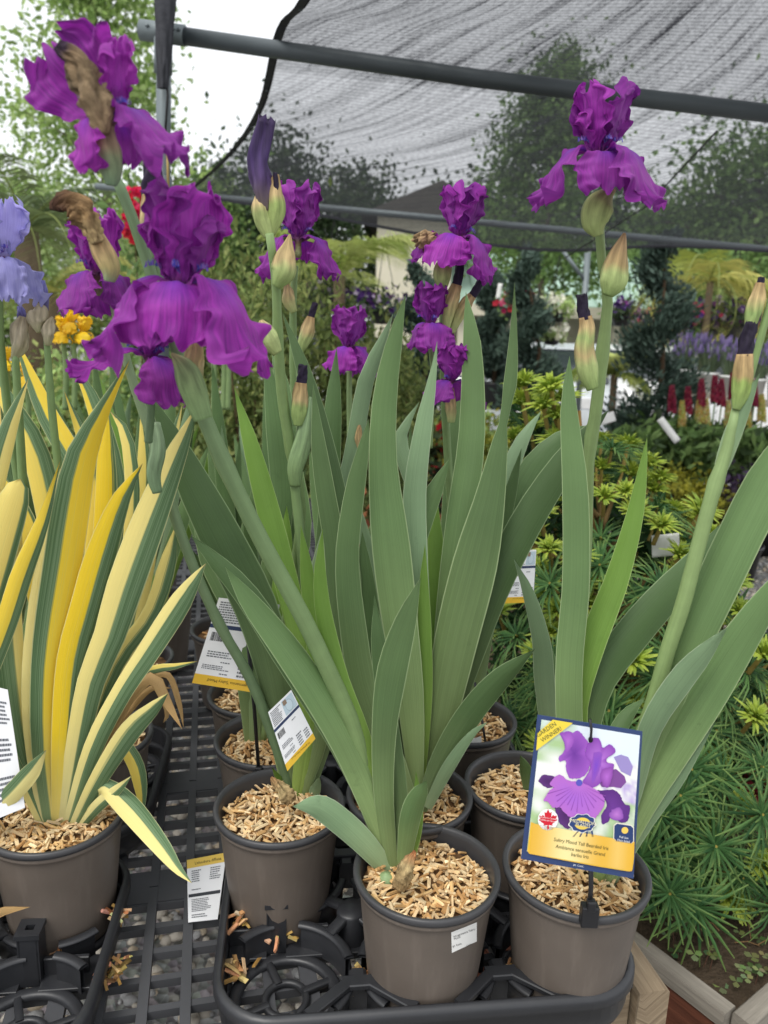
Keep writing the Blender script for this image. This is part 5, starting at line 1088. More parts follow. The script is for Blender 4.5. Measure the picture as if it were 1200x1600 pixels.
# deep red leafy plant at the far side of the planter
rr = pY(1225, 1300, 1.55); shrub('red_leaf_plant', (rr.x, rr.y, rr.z - .14), .10, .26, 'deep red leafy plant showing past the umbrella pine', [srgb(h) for h in ('#8c2a34', '#a33a44', '#6e2029')], 31, 260, .05, 'plant', clumps=9, long=1.2)

# ------------------------------------------------------------------ spiral junipers
def spiral(px, Yv, top, bot, wpx, label, seed, turns=3.4, n=10000):
    rng = np.random.default_rng(seed); c0 = pY(px[0], bot, Yv); c1 = pY(px[1], top, Yv); H = c1.z - max(0, c0.z); base = Vector((c0.x, Yv, max(.0, c0.z))); w = wpx * mpp(c0) / 2
    root = empty('spiral_juniper', base, label, 'topiary', 'spiral-clipped junipers'); mb = MB(); mb.tube([base, base + Vector((0, 0, H * .5)), base + Vector((c1.x - c0.x, 0, H))], [.03, .02, .006], 8, srgb('#5a4a3a')); mk('trunk', mb, M_bark, root)
    t = rng.uniform(0, 1, n); r = w * (1 - .74 * t) * .72; a = turns * 6.283 * t + seed
    k = rng.normal(size=(n, 3)) * (w * (.31 - .20 * t))[:, None] * np.array([1, 1, .9])
    tp = np.clip((t - .93) / .07, 0, 1)[:, None]
    P = np.stack([base.x + (c1.x - c0.x) * t + r * np.cos(a), base.y + r * np.sin(a), base.z + .05 * H + H * .97 * t], 1) + k * (1 - .6 * tp)
    mb = MB(); d = np.stack([np.cos(a), np.sin(a), np.ones(n) * .9], 1); leaves(mb, P, .027 * Yv / 7, G_JUN, rng, 2.6, dirs=d * .9)
    mk('foliage', mb, M_vc, root, smooth=False)
    if c0.z > -.5:
        mb = MB(); mb.lathe([(0, 0), (.15, 0), (.19, .3), (.2, .32), (.18, .32), (.17, .28), (0, .28)], (base.x, base.y, max(0, base.z - .3)), 24); mk('pot', mb, M_blk, root)
spiral((1012, 1040), 5.6, 372, 790, 150, 'tall spiral juniper nearest the lupins', 3)
spiral((832, 818), 8.0, 392, 690, 92, 'spiral juniper beside the white-flowered hanging baskets', 5)
spiral((772, 765), 9.5, 425, 600, 62, 'slim spiral juniper behind the pink geraniums', 6)
spiral((660, 655), 6.5, 418, 680, 92, 'spiral juniper behind the purple bloom cluster, base among pots', 7)

# ------------------------------------------------------------------ trees, hedge, palms
def gp(x, Yv): p = pY(x, 523, Yv); return Vector((p.x, Yv, 0))
tree('maple_tree', gp(185, 15), 9.2, 1.75, 'tall light-green maple rising behind the post', G_LIGHT, 1, 11000, 0.085, .3, .16)
tree('maple_tree', gp(40, 20), 5.2, 3.4, 'broad light-green tree behind the palm', G_LIGHT, 2, 13520, 0.100, .2, .18)
tree('maple_tree', gp(330, 17), 4.5, 2.2, 'rounded green tree under the corner of the shade cloth', [G_LIGHT[0], G_MID[0], G_MID[3]], 3, 11700, 0.085, .2, .14)
tree('maple_tree', gp(240, 22), 5.0, 2.6, 'rounded green tree between post and palm', G_LIGHT, 4, 10920, 0.100, .2, .14)
tree('birch_tree', gp(835, 14), 6.2, 1.4, 'tall airy birch seen through the shade cloth above the topiary', G_MID, 5, 11960, 0.070, .42, .09, clumps=40, tight=.22)
tree('maple_tree', gp(1150, 15), 5.6, 2.6, 'wide tree at the right seen through the shade cloth', G_MID, 6, 13520, 0.085, .25, .16)
tree('maple_tree', gp(1020, 21), 5.0, 2.8, 'dark tree behind the right half of the shade cloth', G_DARK, 7, 10920, 0.100, .2, .16)
tree('maple_tree', gp(440, 19), 5.9, 2.6, 'dark tree seen through the lower left of the cloth', G_DARK, 8, 11960, 0.100, .2, .16)
tree('maple_tree', gp(550, 24), 6.4, 2.8, 'dark tree beyond the gabled building', G_DARK, 9, 10920, 0.110, .2, .16)
tree('maple_tree', gp(955, 23), 4.6, 1.9, 'small yellow-green tree behind the green metal roof', G_LIGHT, 10, 6760, 0.075, .3, .08)
for k, (x, yv, h) in enumerate(((700, 25, 6.4), (790, 27, 7.0), (930, 25, 6.2), (1060, 25, 6.3), (1190, 24, 6.6), (1320, 25, 6.4), (340, 25, 6.6))):
    tree('maple_tree', gp(x, yv), h, 2.4, ('dark tree of the far row, behind the gable', 'dark tree of the far row, behind the birch', 'dark tree of the far row, above the steel post', 'dark tree of the far row, above the tall topiary', 'dark tree of the far row, above the yellow palm', 'last dark tree at the end of the far row', 'dark tree of the far row, above the cloth corner')[k], G_DARK, 30 + k, 7000, .14, .15, .16, 'dark trees of the far row')
tree('conifer_tree', gp(855, 24), 10.2, .7, 'narrow tall conifer whose tip shows above the beam', G_MID, 11, 9360, 0.100, .2, .12, clumps=60, tight=.25)
tree('maple_tree', gp(-190, 19), 6.5, 2.8, 'light-green tree at the left boundary of the yard', G_LIGHT, 12, 9000, .1, .2, .16)
tree('maple_tree', gp(1420, 18), 6.0, 2.8, 'mid-green tree at the right boundary of the yard', G_MID, 13, 9000, .1, .2, .16)
for k, (x, yv, h, r, lab) in enumerate(((400, 3.7, 1.62, .3, 'olive-green conifer shrub left of the tall stems'), (470, 4.0, 1.72, .36, 'olive-green conifer shrub behind the mid bloom'), (555, 4.3, 1.62, .36, 'olive-green conifer shrub below the feathery palm'), (350, 4.2, 1.66, .3, 'olive-green conifer shrub by the yellow irises'), (610, 5.0, 1.35, .3, 'olive-green conifer shrub before the petunia baskets'))):
    shrub('conifer_shrub', gp(x, yv), r, h, lab, G_OLIVE, 40 + k, 9000, .019, group='conifer shrubs behind the irises', clumps=40, tight=.22, up=1.2, long=2.6)
for k, (x, yv, h, r, lab) in enumerate(((40, 6.5, 1.15, .9, 'loose green shrub beneath the palm'), (200, 7, 1.2, .8, 'green shrub behind the red blossoms'), (110, 5.2, 1.1, .5, 'light shrub behind the striped irises'))):
    shrub('garden_shrub', gp(x, yv), r, h, lab, [G_LIGHT[0], G_MID[1], G_OLIVE[3]], 60 + k, 6000, .036, group='loose shrubs on the left', clumps=30, tight=.26)
def palm(base, top, n, L, label, cols, seed, trunk=.07, leafw=.0085, droop=.9):
    rg = random.Random(seed); root = empty('palm_tree', (base.x, base.y, 0), label, 'palm', 'feathery palms'); mb = MB(); mb.tube([(base.x, base.y, 0), (base.x + .02, base.y, top.z * .5), top], [trunk * 1.2, trunk, trunk * .9], 10, srgb('#5c5040')); mk('trunk', mb, M_bark, root)
    for k in range(n):
        a = 6.283 * (k + rg.random() * .6) / n; el = rg.uniform(.15, 1.2); d = Vector((math.cos(a), math.sin(a), 0)); Ls = L * rg.uniform(.75, 1.1); pts = []; p = Vector(top); e = el
        for i in range(13):
            pts.append(p.copy()); e -= droop * .11 * (1 + i * .08); p = p + (d * math.cos(e) + EZ * math.sin(e)) * Ls / 12
        mb = MB(); mb.tube(pts, [.009 * (1.1 - i / 13) for i in range(13)], 5, srgb('#8f9a58'), cap=False); col = rg.choice(cols)
        for i in range(2, 55):
            t = i / 55; j = min(11, int(t * 12)); q = pts[j].lerp(pts[j + 1], t * 12 - j); tg = (pts[j + 1] - pts[j]).normalized(); sd = tg.cross(EZ).normalized(); l = Ls * .34 * math.sin(math.pi * min(1, .12 + t * .9)) ** .6
            for s in (-1, 1):
                dd = (sd * s + tg * .7 + EZ * rg.uniform(-.25, .2)).normalized(); e2 = q + dd * l + EZ * (-.25 * l); m_ = q + dd * l * .5; w = Vector((0, 0, leafw * .5)) + tg * leafw * .5
                kk = rg.uniform(.75, 1.15); mb.add([q - w * .4, q + w * .4, m_ + w, e2, m_ - w], [(0, 1, 2, 4), (4, 2, 3)], tuple(kk * x for x in col))
        mk('frond', mb, M_vc, root, smooth=False)
YG = [srgb(h) for h in ('#b3bd70', '#a0b060', '#c4ca84', '#8fa258')]
p = pY(530, 432, 7.5); palm(p, p, 13, 1.05, 'pale feathery palm below the shade cloth, before the cream wall', YG, 1, .06)
p = pY(40, 360, 7.0); palm(p, p, 15, 1.35, 'dark feathery palm at the left behind the pale blue iris', [srgb(h) for h in ('#5c6c48', '#6f7d52', '#7f8a58')], 2, .12)
p = pY(1110, 440, 7.5); palm(p, p, 13, 1.15, 'yellow-green palm under the right end of the cloth', [srgb(h) for h in ('#b0ad58', '#9aa450', '#bcb868')], 3, .035, droop=1.7)
p = pY(960, 585, 6.2); palm(p, p, 11, .45, 'little potted palm before the parked cars', YG, 4, .03, .012)
p = pY(80, 455, 9.0); palm(p, p, 12, 1.1, 'yellowing palm farther back on the left', [srgb(h) for h in ('#a5a356', '#8f9a50')], 5, .07)

# ------------------------------------------------------------------ building with green metal roof
by = 17.0
def wallpt(x, y, yv): return pY(x, y, yv)
L0, R0 = gp(585, by).x, gp(1080, by).x
house = empty('garden_building', (L0, by, 0), 'cream garden-centre building with pale green standing-seam roof and gable', 'building')
M_cream = mat_plain('cream_wall', srgb('#d9d2bd'), .85, .2, .08, 0, 3); M_groof = mat_plain('green_roof', srgb('#a9c4b4'), .45, .4, .12, 0, 2, metal=.2)
ez = pY(850, 478, by).z; rz_ = pY(850, 398, by + 3).z
def quad_box(name, x0, x1, y0, y1, z0, z1, mat, parent, col=(1, 1, 1)):
    mb = MB(); mb.box(((x0 + x1) / 2, (y0 + y1) / 2, (z0 + z1) / 2), (x1 - x0, y1 - y0, z1 - z0), col); return mk(name, mb, mat, parent, smooth=False)
gx0, gx1 = L0, gp(700, by).x
quad_box('wall', gx1, R0, by + 1.4, by + 5, 0, ez, M_cream, house)
zg = pY(640, 335, by).z; quad_box('wall', gx0, gx1, by, by + 5, 0, zg, M_cream, house)
mb = MB(); apx = gp(680, by).x; az_ = pY(680, 285, by).z; xl, xr = gp(560, by).x, gp(760, by).x
mb.add([(xl, by - .3, zg - .05), (xr, by - .3, zg - .05), (apx, by - .3, az_), (xl, by + 6, zg - .05), (xr, by + 6, zg - .05), (apx, by + 6, az_)], [(0, 1, 2), (3, 5, 4), (0, 2, 5, 3), (1, 4, 5, 2), (0, 3, 4, 1)]); mk('gable_roof', mb, mat_plain('dark_shingle', srgb('#5d5a55'), .9, .1, .2, 0, 5), house, smooth=False)
mb = MB(); mb.add([(gx1, by - .4, ez), (R0 + .4, by - .4, ez), (R0 + .4, by + 3, rz_), (gx1, by + 3, rz_), (gx1, by - .4, ez - .12), (R0 + .4, by - .4, ez - .12), (R0 + .4, by + 3, rz_ - .12), (gx1, by + 3, rz_ - .12)], [(0, 1, 2, 3), (7, 6, 5, 4), (0, 4, 5, 1), (1, 5, 6, 2), (2, 6, 7, 3), (3, 7, 4, 0)]); roof = mk('metal_roof', mb, M_groof, house, smooth=False)
n = 22
for k in range(n + 1):
    x = lerp(gx1 + .03, R0 + .37, k / n); mb = MB(); bar(mb, (x, by - .41, ez + .035), (x, by + 3, rz_ + .035), .035, .04); mk('seam', mb, M_groof, roof, smooth=False)
quad_box('fascia', gx1, R0 + .4, by - .46, by - .403, ez - .25, ez - .02, M_cream, house)
for x in (720, 800, 880, 960, 1040):
    p = gp(x, by - .2); quad_box('porch_post', p.x - .07, p.x + .07, by - .27, by - .13, 0, ez - .13, M_cream, house)
for (x0, x1) in ((1100, 1140), (740, 790), (820, 860)):
    a_, b_ = gp(x0, by + 1.38).x, gp(x1, by + 1.38).x; w_ = quad_box('window', a_, b_, by + 1.34, by + 1.40, .9, min(ez - .3, 2.0), mat_plain('window_glass', srgb('#3f484c'), .15, .6, .1), house); quad_box('frame', a_ - .05, b_ + .05, by + 1.36, by + 1.41, .82, .9, M_cream, w_)
mb = MB(); pp0, pp1 = pY(918, 395, 9), pY(905, 640, 9); mb.tube([Vector((pp1.x, 9, 0)), pp0], .035, 10); yard = mk('yard_post', mb, M_pipe, org=(pp1.x, 9, 0), label='grey steel post standing in the yard before the green roof', cat='post')
mb = MB(); mb.tube([pY(878, 390, 9), pY(915, 440, 9)], .022, 8); mk('brace', mb, M_pipe, yard)

# ------------------------------------------------------------------ parked cars
def car(cx, yv, col, label, length=4.4, rot=0):
    Wd, L = 1.78, length; root = empty('parked_car', (cx, yv, 0), label, 'car', 'cars parked by the building'); Mz = Matrix.Rotation(R(rot), 3, 'Z'); o = Vector((cx, yv, 0))
    M_paint = mat_plain('car_paint_' + str(len(bpy.data.materials)), col, .25, .6, .02, 0, 2)
    prof = [(-.5, .30), (-.5, .62), (-.47, .78), (-.40, .88), (-.26, .95), (.26, .97), (.40, .92), (.48, .82), (.5, .6), (.5, .30)]
    def loft(rows, mat, name, parent):
        mb = MB(); mb.sheet([[o + Mz @ Vector(p) for p in r] for r in rows]); return mk(name, mb, mat, parent)
    ys = [(-1, .0, .93), (-.97, .03, 1), (-.6, .05, 1), (0, .06, 1), (.6, .05, 1), (.97, .03, 1), (1, 0, .93)]
    loft([[(x * L * k, y * Wd / 2, z if z < .5 else z + b_) for x, z in prof + [prof[0]]] for y, b_, k in ys], M_paint, 'body', root)
    for s in (-1, 1):
        mb = MB(); vs = [o + Mz @ Vector((x * L * .93, s * Wd / 2, z)) for x, z in prof]; mb.add(vs, [tuple(range(len(vs)))[::s]]); mk('side_panel', mb, M_paint, root, smooth=False)
    cab = [(-.36, .95), (-.24, 1.34), (-.12, 1.43), (.14, 1.44), (.24, 1.38), (.38, .98)]
    M_g = mat_plain('car_glass', srgb('#2c3236'), .08, .7, .05)
    loft([[(x * L, y * Wd / 2 * lerp(1, .82, (z - .95) / .5), z) for x, z in cab] for y in (-.95, -.5, 0, .5, .95)], M_g, 'windscreen', root)
    loft([[(x * L, y * Wd / 2 * .80, z + .012) for x, z in ((-.22, 1.36), (-.12, 1.435), (.14, 1.445), (.23, 1.39))] for y in (-1, -.5, 0, .5, 1)], M_paint, 'roof', root)
    for s in (-1, 1):
        mb = MB(); vs = [o + Mz @ Vector((x * L, s * .95 * Wd / 2 * lerp(1, .82, (z - .95) / .5), z)) for x, z in cab]; mb.add(vs, [tuple(range(len(vs)))[::s]]); mk('side_window', mb, M_g, root, smooth=False)
        for x in (-.25, .02, .26):
            mb = MB(); mb.tube([o + Mz @ Vector((x * L * 1.15, s * .955 * Wd / 2, .97)), o + Mz @ Vector((x * L * .86, s * .80 * Wd / 2, 1.42))], .03, 6); mk('pillar', mb, M_paint, root)
        for x in (-.31, .31):
            mb = MB(); mb.lathe([(0, -.1), (.2, -.1), (.31, -.1), (.33, -.06), (.33, .06), (.31, .1), (0, .1)], o + Mz @ Vector((x * L, s * (Wd / 2 - .08), .33)), 24, M=Mz @ Matrix.Rotation(R(90), 3, 'X')); w_ = mk('wheel', mb, M_blk, root)
            mb = MB(); mb.lathe([(0, .12), (.08, .12), (.2, .108), (.21, .09)], o + Mz @ Vector((x * L, s * (Wd / 2 - .08), .33)), 20, M=Mz @ Matrix.Rotation(R(90 * s), 3, 'X')); mk('rim', mb, M_pipe, w_)
        for x, c in ((-.49, '#e8e8e8'), (.49, '#a03030')):
            mb = MB(); mb.box(o + Mz @ Vector((x * L, s * .62, .72)), (.1, .34, .13), srgb(c), Mz); mk('lamp', mb, M_vcm, root, smooth=False)
car(gp(868, 12.2).x, 12.2, srgb('#c3c8cc'), 'silver car parked behind the white-flowered baskets', rot=75)
car(gp(1150, 12.5).x, 12.5, srgb('#e6e6e4'), 'white car parked behind the lavender shelf', rot=8)
car(gp(520, 13.0).x, 13.0, srgb('#e9e9e6'), 'white car parked beyond the petunia baskets and palm', rot=4)
car(gp(985, 13.6).x, 13.6, srgb('#dcdedd'), 'pale car parked between the tall topiary and post', rot=85)

# ------------------------------------------------------------------ flowering stock behind
def blossoms(mb, P, s, cols, rng, rg):
    for p in P:
        n = Vector((rg.gauss(0, .5), rg.gauss(-.8, .4), rg.gauss(.3, .5))).normalized(); a = n.orthogonal().normalized(); b = n.cross(a); c = rg.choice(cols); k = rg.uniform(.75, 1.15); ss = s * rg.uniform(.7, 1.15)
        vs = [Vector(p)]; m = 10
        for j in range(m):
            an = 6.283 * j / m; r = ss * (1 if j % 2 == 0 else .74); vs.append(Vector(p) + (a * math.cos(an) + b * math.sin(an)) * r + n * ss * .35)
        mb.add(vs, [(0, 1 + j, 1 + (j + 1) % m) for j in range(m)], [tuple(q * .6 * k for q in c)] + [tuple(q * k for q in c)] * m)
def basket(px, Yv, wpx, label, fcols, gcols, seed, nf=110, fs=.03, hang=True, group='hanging flower baskets'):
    c = pY(px[0], px[1], Yv); r = wpx / 2 * mpp(c); rng = np.random.default_rng(seed); rg = random.Random(seed); root = empty('hanging_basket', c, label, 'flower basket', group)
    mb = MB(); mb.lathe([(0, -.62 * r), (.42 * r, -.6 * r), (.6 * r, -.1 * r), (.62 * r, -.06 * r), (.5 * r, -.08 * r)], c, 20); mk('basket', mb, M_blk, root)
    mb = MB(); P = blob(rng, c + Vector((0, 0, .12 * r)), (r * .95, r * .95, r * .55), 420, 16, .34); leaves(mb, P, r * .16, gcols, rng, 1.5, -.2); mk('foliage', mb, M_vc, root, smooth=False)
    mb = MB(); P = blob(rng, c + Vector((0, -.15 * r, .15 * r)), (r * 1.05, r * 1.05, r * .6), nf, 16, .3); blossoms(mb, P, fs, fcols, rng, rg); mk('blossoms', mb, M_vc, root, smooth=False, kind='stuff')
    if hang:
        mb = MB(); t = c + Vector((0, 0, 2.6 * r))
        for k in range(3):
            a = k * 2.1; mb.tube([c + Vector((math.cos(a) * .6 * r, math.sin(a) * .6 * r, 0)), t], .004, 4, srgb('#2c2c2c'), cap=False)
        mk('hanger', mb, M_vcm, root)
PET = [srgb(h) for h in ('#4a2a6a', '#5c3a86', '#7a3a7e', '#3c2456', '#c8b8d0')]; PINK = [srgb(h) for h in ('#b52a5c', '#c8406e', '#d9577c')]; WHT = [srgb(h) for h in ('#ecebd8', '#e0e0c2', '#f2f0e4')]; RED = [srgb(h) for h in ('#c0202e', '#d43a44', '#b01830')]
basket((598, 482), 7.6, 78, 'petunia basket with dark purple flowers beneath the palm', PET, G_DARK, 1, 130, .03)
basket((520, 455), 8.0, 80, 'petunia basket with violet flowers left of the cream wall', PET, G_DARK, 2, 110, .03)
basket((470, 505), 7.0, 70, 'petunia basket half hidden behind the narrow buds', PET, G_DARK, 3, 90, .03)
basket((868, 484), 8.4, 62, 'upper white-flowered basket beside the spiral juniper', WHT, [G_LIGHT[2], G_LIGHT[0]], 4, 190, .026)
basket((862, 524), 8.3, 48, 'lower white-flowered basket beside the spiral juniper', WHT, [G_LIGHT[2], G_LIGHT[0]], 5, 150, .026)
basket((1058, 497), 7.8, 78, 'purple and magenta petunia basket left of its neighbour', PET[:4] + PINK, G_DARK, 6, 140, .03)
basket((1138, 500), 7.7, 92, 'dark violet petunia basket above the white car', PET, G_DARK, 7, 150, .03)
basket((972, 492), 8.8, 56, 'small dark petunia basket behind the topiary', PET, G_DARK, 8, 80, .03)
basket((805, 478), 9.0, 60, 'pink geranium basket with a white tag by the slim topiary', PINK + RED, G_MID, 9, 36, .045)
basket((1205, 500), 7.8, 70, 'magenta petunia basket at the far right end', PINK + PET[:2], G_DARK, 10, 110, .03)
# red climbing flowers by the post
rt_ = gp(228, 5.6); rc = shrub('red_flowering_bush', rt_, .22, 2.5, 'bush with hot pink-red blossoms beside the post', G_MID, 15, 900, .05, clumps=18); rng = np.random.default_rng(5); mb = MB()
for (x, y, n_) in ((212, 330, 34), (208, 300, 12), (290, 315, 12), (222, 350, 18), (203, 365, 10), (270, 330, 10), (248, 345, 12)):
    c = pY(x, y, 5.45); P = rng.normal(size=(n_, 3)) * .035 + np.array(tuple(c)); blossoms(mb, P, .032, [srgb(h) for h in ('#d5204e', '#e0386a', '#c81c30')], rng, random.Random(x))
mk('blossoms', mb, M_vc, rc, smooth=False, kind='stuff')
# lavender shelf
sh0, sh1 = pY(1052, 606, 7.2), pY(1290, 640, 6.6)
shelf = empty('display_shelf', (sh0.x, sh0.y, 0), 'weathered plank shelf carrying white pots of lavender', 'shelf')
board('plank', sh0, sh1, .3, .04, M_woodg, shelf)
for t in (.06, .5, .94): p = sh0.lerp(sh1, t); board('leg', p + EZ * -.04, (p.x, p.y, 0), .07, .07, M_woodg, shelf, up=EY)
def wpot(c, r, h, parent, mat, name='pot'):
    mb = MB(); mb.lathe([(0, 0), (r * .78, 0), (r, h), (r * 1.06, h), (r * 1.06, h * .9), (r, h * .88), (r * .92, h * .98), (r * .9, h * .9), (0, h * .9)], c, 22); return mk(name, mb, mat, parent)
M_white = mat_plain('white_pot', srgb('#dcdcda'), .5, .4, .06, .04, 10)
rl = random.Random(9)
lav_n = ('first', 'second', 'third', 'fourth', 'fifth', 'sixth')
for k in range(6):
    p = sh0.lerp(sh1, (k + .45) / 6.4); root = empty('lavender_pot', p, 'violet lavender in a white pot, %s from the topiary end of the shelf' % lav_n[k], 'lavender', 'lavender pots on the shelf')
    wpot(p + EZ * .001, .095, .18, root, M_white); mb = MB(); fb = MB()
    for j in range(110):
        a, r_ = rl.uniform(0, 6.3), rl.random() ** .6; q = p + EZ * .17 + Vector((math.cos(a) * r_ * .05, math.sin(a) * r_ * .05, 0)); e_ = p + EZ * (.17 + rl.uniform(.12, .30)) + Vector((math.cos(a) * r_ * .17, math.sin(a) * r_ * .17, 0))
        mb.tube([q, e_], .0035, 3, rl.choice([srgb('#7d8f70'), srgb('#8fa080'), srgb('#6d8060')]), cap=False)
        if rl.random() < .6: fb.tube([e_, e_ + Vector((rl.gauss(0, .006), 0, .035)), e_ + Vector((rl.gauss(0, .01), 0, .07))], [.008, .010, .003], 5, rl.choice([srgb('#7d6f9e'), srgb('#8f80b0'), srgb('#6a5c8c')]))
    mk('stems', mb, M_vc, root, smooth=False, kind='stuff'); mk('flower_spikes', fb, M_vc, root, smooth=False, kind='stuff')
# lupins
lp = random.Random(12); cs = [(1050, 616, 0), (1075, 618, 0), (1096, 606, 0), (1117, 600, 0), (1127, 606, 0), (1145, 596, 0), (1178, 606, 0), (1066, 640, 1), (1092, 640, 1), (1103, 636, 1), (1138, 640, 1), (1168, 648, 1), (1158, 618, 0), (1190, 630, 1)]
for k in range(3):
    c = gp((1075, 1125, 1180)[k], 5.2); root = empty('lupin_plant', c, ('lupin with red and yellow spikes nearest the tall topiary', 'lupin with red and yellow spikes in the middle of the row', 'lupin with red and yellow spikes under the shelf end')[k], 'lupin', 'lupins below the shelf')
    mb = MB(); rng = np.random.default_rng(k); leaves(mb, blob(rng, c + EZ * .80, (.32, .28, .17), 1300, 26, .3), .05, G_MID + [G_DARK[1]], rng, 2.2); mk('foliage', mb, M_vc, root, smooth=False); wpot(c, .2, .45, root, M_blk)
    for (x, y, t) in cs:
        if abs(x - (1075, 1125, 1180)[k]) > 26: continue
        mb = MB(); q = pY(x, y + 28, 5.15); tp = pY(x, y - 14, 5.15); cc = [srgb('#8c2a44'), srgb('#a84058')] if not t else [srgb('#d2c268'), srgb('#e0d48c')]
        mb.tube([q - EZ * .3, q], .005, 5, srgb('#6d8a4e'), cap=False)
        for j in range(90):
            u = j / 90; a = j * 2.4; r_ = .023 * (1 - .55 * u ** 2); pt = q.lerp(tp, u) + Vector((math.cos(a) * r_, math.sin(a) * r_, 0)); mb.box(pt, (.013 * (1.1 - .6 * u), .013 * (1.1 - .6 * u), .013), tuple(lp.uniform(.75, 1.1) * z for z in lp.choice(cc)), Matrix.Rotation(a, 3, 'Z') @ Matrix.Rotation(.6, 3, 'Y'))
        mk('flower_spike', mb, M_vc, root, smooth=False)
# golden shrubs, potted greens and pots on the ground
GO = [srgb(h) for h in ('#b0ac3c', '#c2bc4a', '#98983a', '#868c3a')]
def potshrub(x, yb, Yv, r, h, label, cols, seed, n=1500, size=.03, pr=.16, ph=.26, **kw):
    c = gp(x, Yv); root = shrub('potted_shrub', c + EZ * ph, r, h, label, cols, seed, n, size, 'potted shrub', 'potted shrubs on the ground', **kw)
    mb = MB(); mb.lathe([(0, 0), (pr * .8, 0), (pr, ph), (pr * 1.05, ph), (pr * 1.05, ph * .92), (pr * .94, ph * .96), (0, ph * .9)], c, 24); o = mk('pot', mb, M_blk, root); return root
potshrub(1085, 0, 4.85, .27, .42, 'golden-yellow dwarf conifer in a black pot by the dark topiary', GO, 70, 2400, .022, clumps=30, tight=.22)
potshrub(1145, 0, 4.95, .25, .36, 'second golden dwarf conifer, beside the purple-leaved plant', GO, 71, 2400, .022, clumps=30, tight=.22)
potshrub(1195, 0, 4.8, .16, .42, 'purple-leaved plant in a black pot beside the golden conifers', [srgb(h) for h in ('#4a3a50', '#5a4a68', '#3a3040')], 72, 900, .03)
potshrub(745, 0, 6.2, .36, .62, 'golden conifer showing behind the blooms beneath the pink geraniums', [GO[3], GO[0], G_LIGHT[0]], 73, 1800, .04)
potshrub(845, 0, 7.2, .3, .5, 'golden conifer behind the topiary foot', [GO[3], GO[2]], 74, 1200, .04)
potshrub(655, 0, 3.1, .28, .36, 'russet-leaved barberry low behind the iris leaves', [srgb(h) for h in ('#8a4a38', '#9c5a44', '#74402f', '#a8704a')], 75, 2200, .022, pr=.14, ph=.4)
potshrub(590, 0, 5.6, .3, .75, 'bush with scarlet flowers behind the half-hidden bloom', G_MID + RED, 76, 900, .05)
potshrub(700, 0, 6.0, .3, .5, 'scarlet flowering plant low behind the topiary', G_DARK + RED[:1], 77, 900, .05)
for k, (x, yv) in enumerate(((940, 6.8), (985, 6.9), (895, 6.4), (820, 5.4), (760, 5.0), (1060, 5.9), (960, 4.6), (905, 4.9))):
    potshrub(x, 0, yv, .26, .3 + .05 * (k % 3), ('low green plant beneath the parked cars', 'low green plant left of the dark topiary', 'low green plant before the silver car', 'low green plant with pale buds beside the pine', 'low green plant behind the curled white tag', 'low green plant below the lupins', 'low grey-green plant under the dark topiary', 'low grey-green plant beside the pine tips')[k], (G_MID, G_DARK, G_MID, G_DARK, G_DARK, G_MID, G_JUN, G_JUN)[k], 80 + k, 900, .035)
mb = MB(); c = pZ(1050, 822, .30); mb.lathe([(0, -.3), (.2, -.3), (.24, -.02), (.25, 0), (.235, .0), (.225, -.04), (0, -.05)], c, 40, srgb('#2a2a2c')); mk('empty_pot', mb, M_blk, org=(c.x, c.y, 0), label='wide dark empty pot on the gravel behind the pine', cat='pot')
c = pZ(1195, 880, .0); mb = MB(); mb.lathe([(0, 0), (.17, 0), (.21, .34), (.22, .36), (.2, .36), (.19, .3), (0, .3)], (c.x + .12, c.y + .3, 0), 36); bp_ = mk('black_pot', mb, M_blk, org=(c.x, c.y, 0), label='large black nursery pot on the gravel at the right edge', cat='pot')
rng = np.random.default_rng(33); mb = MB(); leaves(mb, blob(rng, Vector((c.x + .12, c.y + .3, .55)), (.22, .22, .24), 900, 20, .3), .05, G_MID, rng, 2); mk('foliage', mb, M_vc, bp_, smooth=False)
def slip(px, Yv, w, h, rot, label, curve=0.0):
    c = pY(px[0], px[1], Yv); mb = MB(); rows = []
    for i in range(9):
        t = i / 8 - .5; rows.append([c + Matrix.Rotation(R(rot), 3, 'Y') @ Vector((s * w / 2, -curve * (t * t) * 4 * h, t * h)) for s in (-1, 1)])
    mb.sheet(rows, srgb('#e8e8e4')); o = mk('plant_tag', mb, M_vcm, org=c, label=label, cat='plant tag'); m_ = o.modifiers.new('s', 'SOLIDIFY'); m_.thickness = .0008
slip((815, 638), 4.4, .035, .15, 25, 'curled white slip tag in the plants left of the pine tips', .25)
slip((1045, 672), 4.3, .04, .17, -42, 'plain white slip tag leaning by the foot of the tall topiary')
slip((948, 654), 4.6, .10, .06, -20, 'small white card lying among pots behind the bloom stem')
slip((780, 455), 8.6, .05, .16, 6, 'white slip tag hanging from the geranium basket')
slip((1040, 852), 1.62, .06, .05, -8, 'white printed card lying among the pine needles')

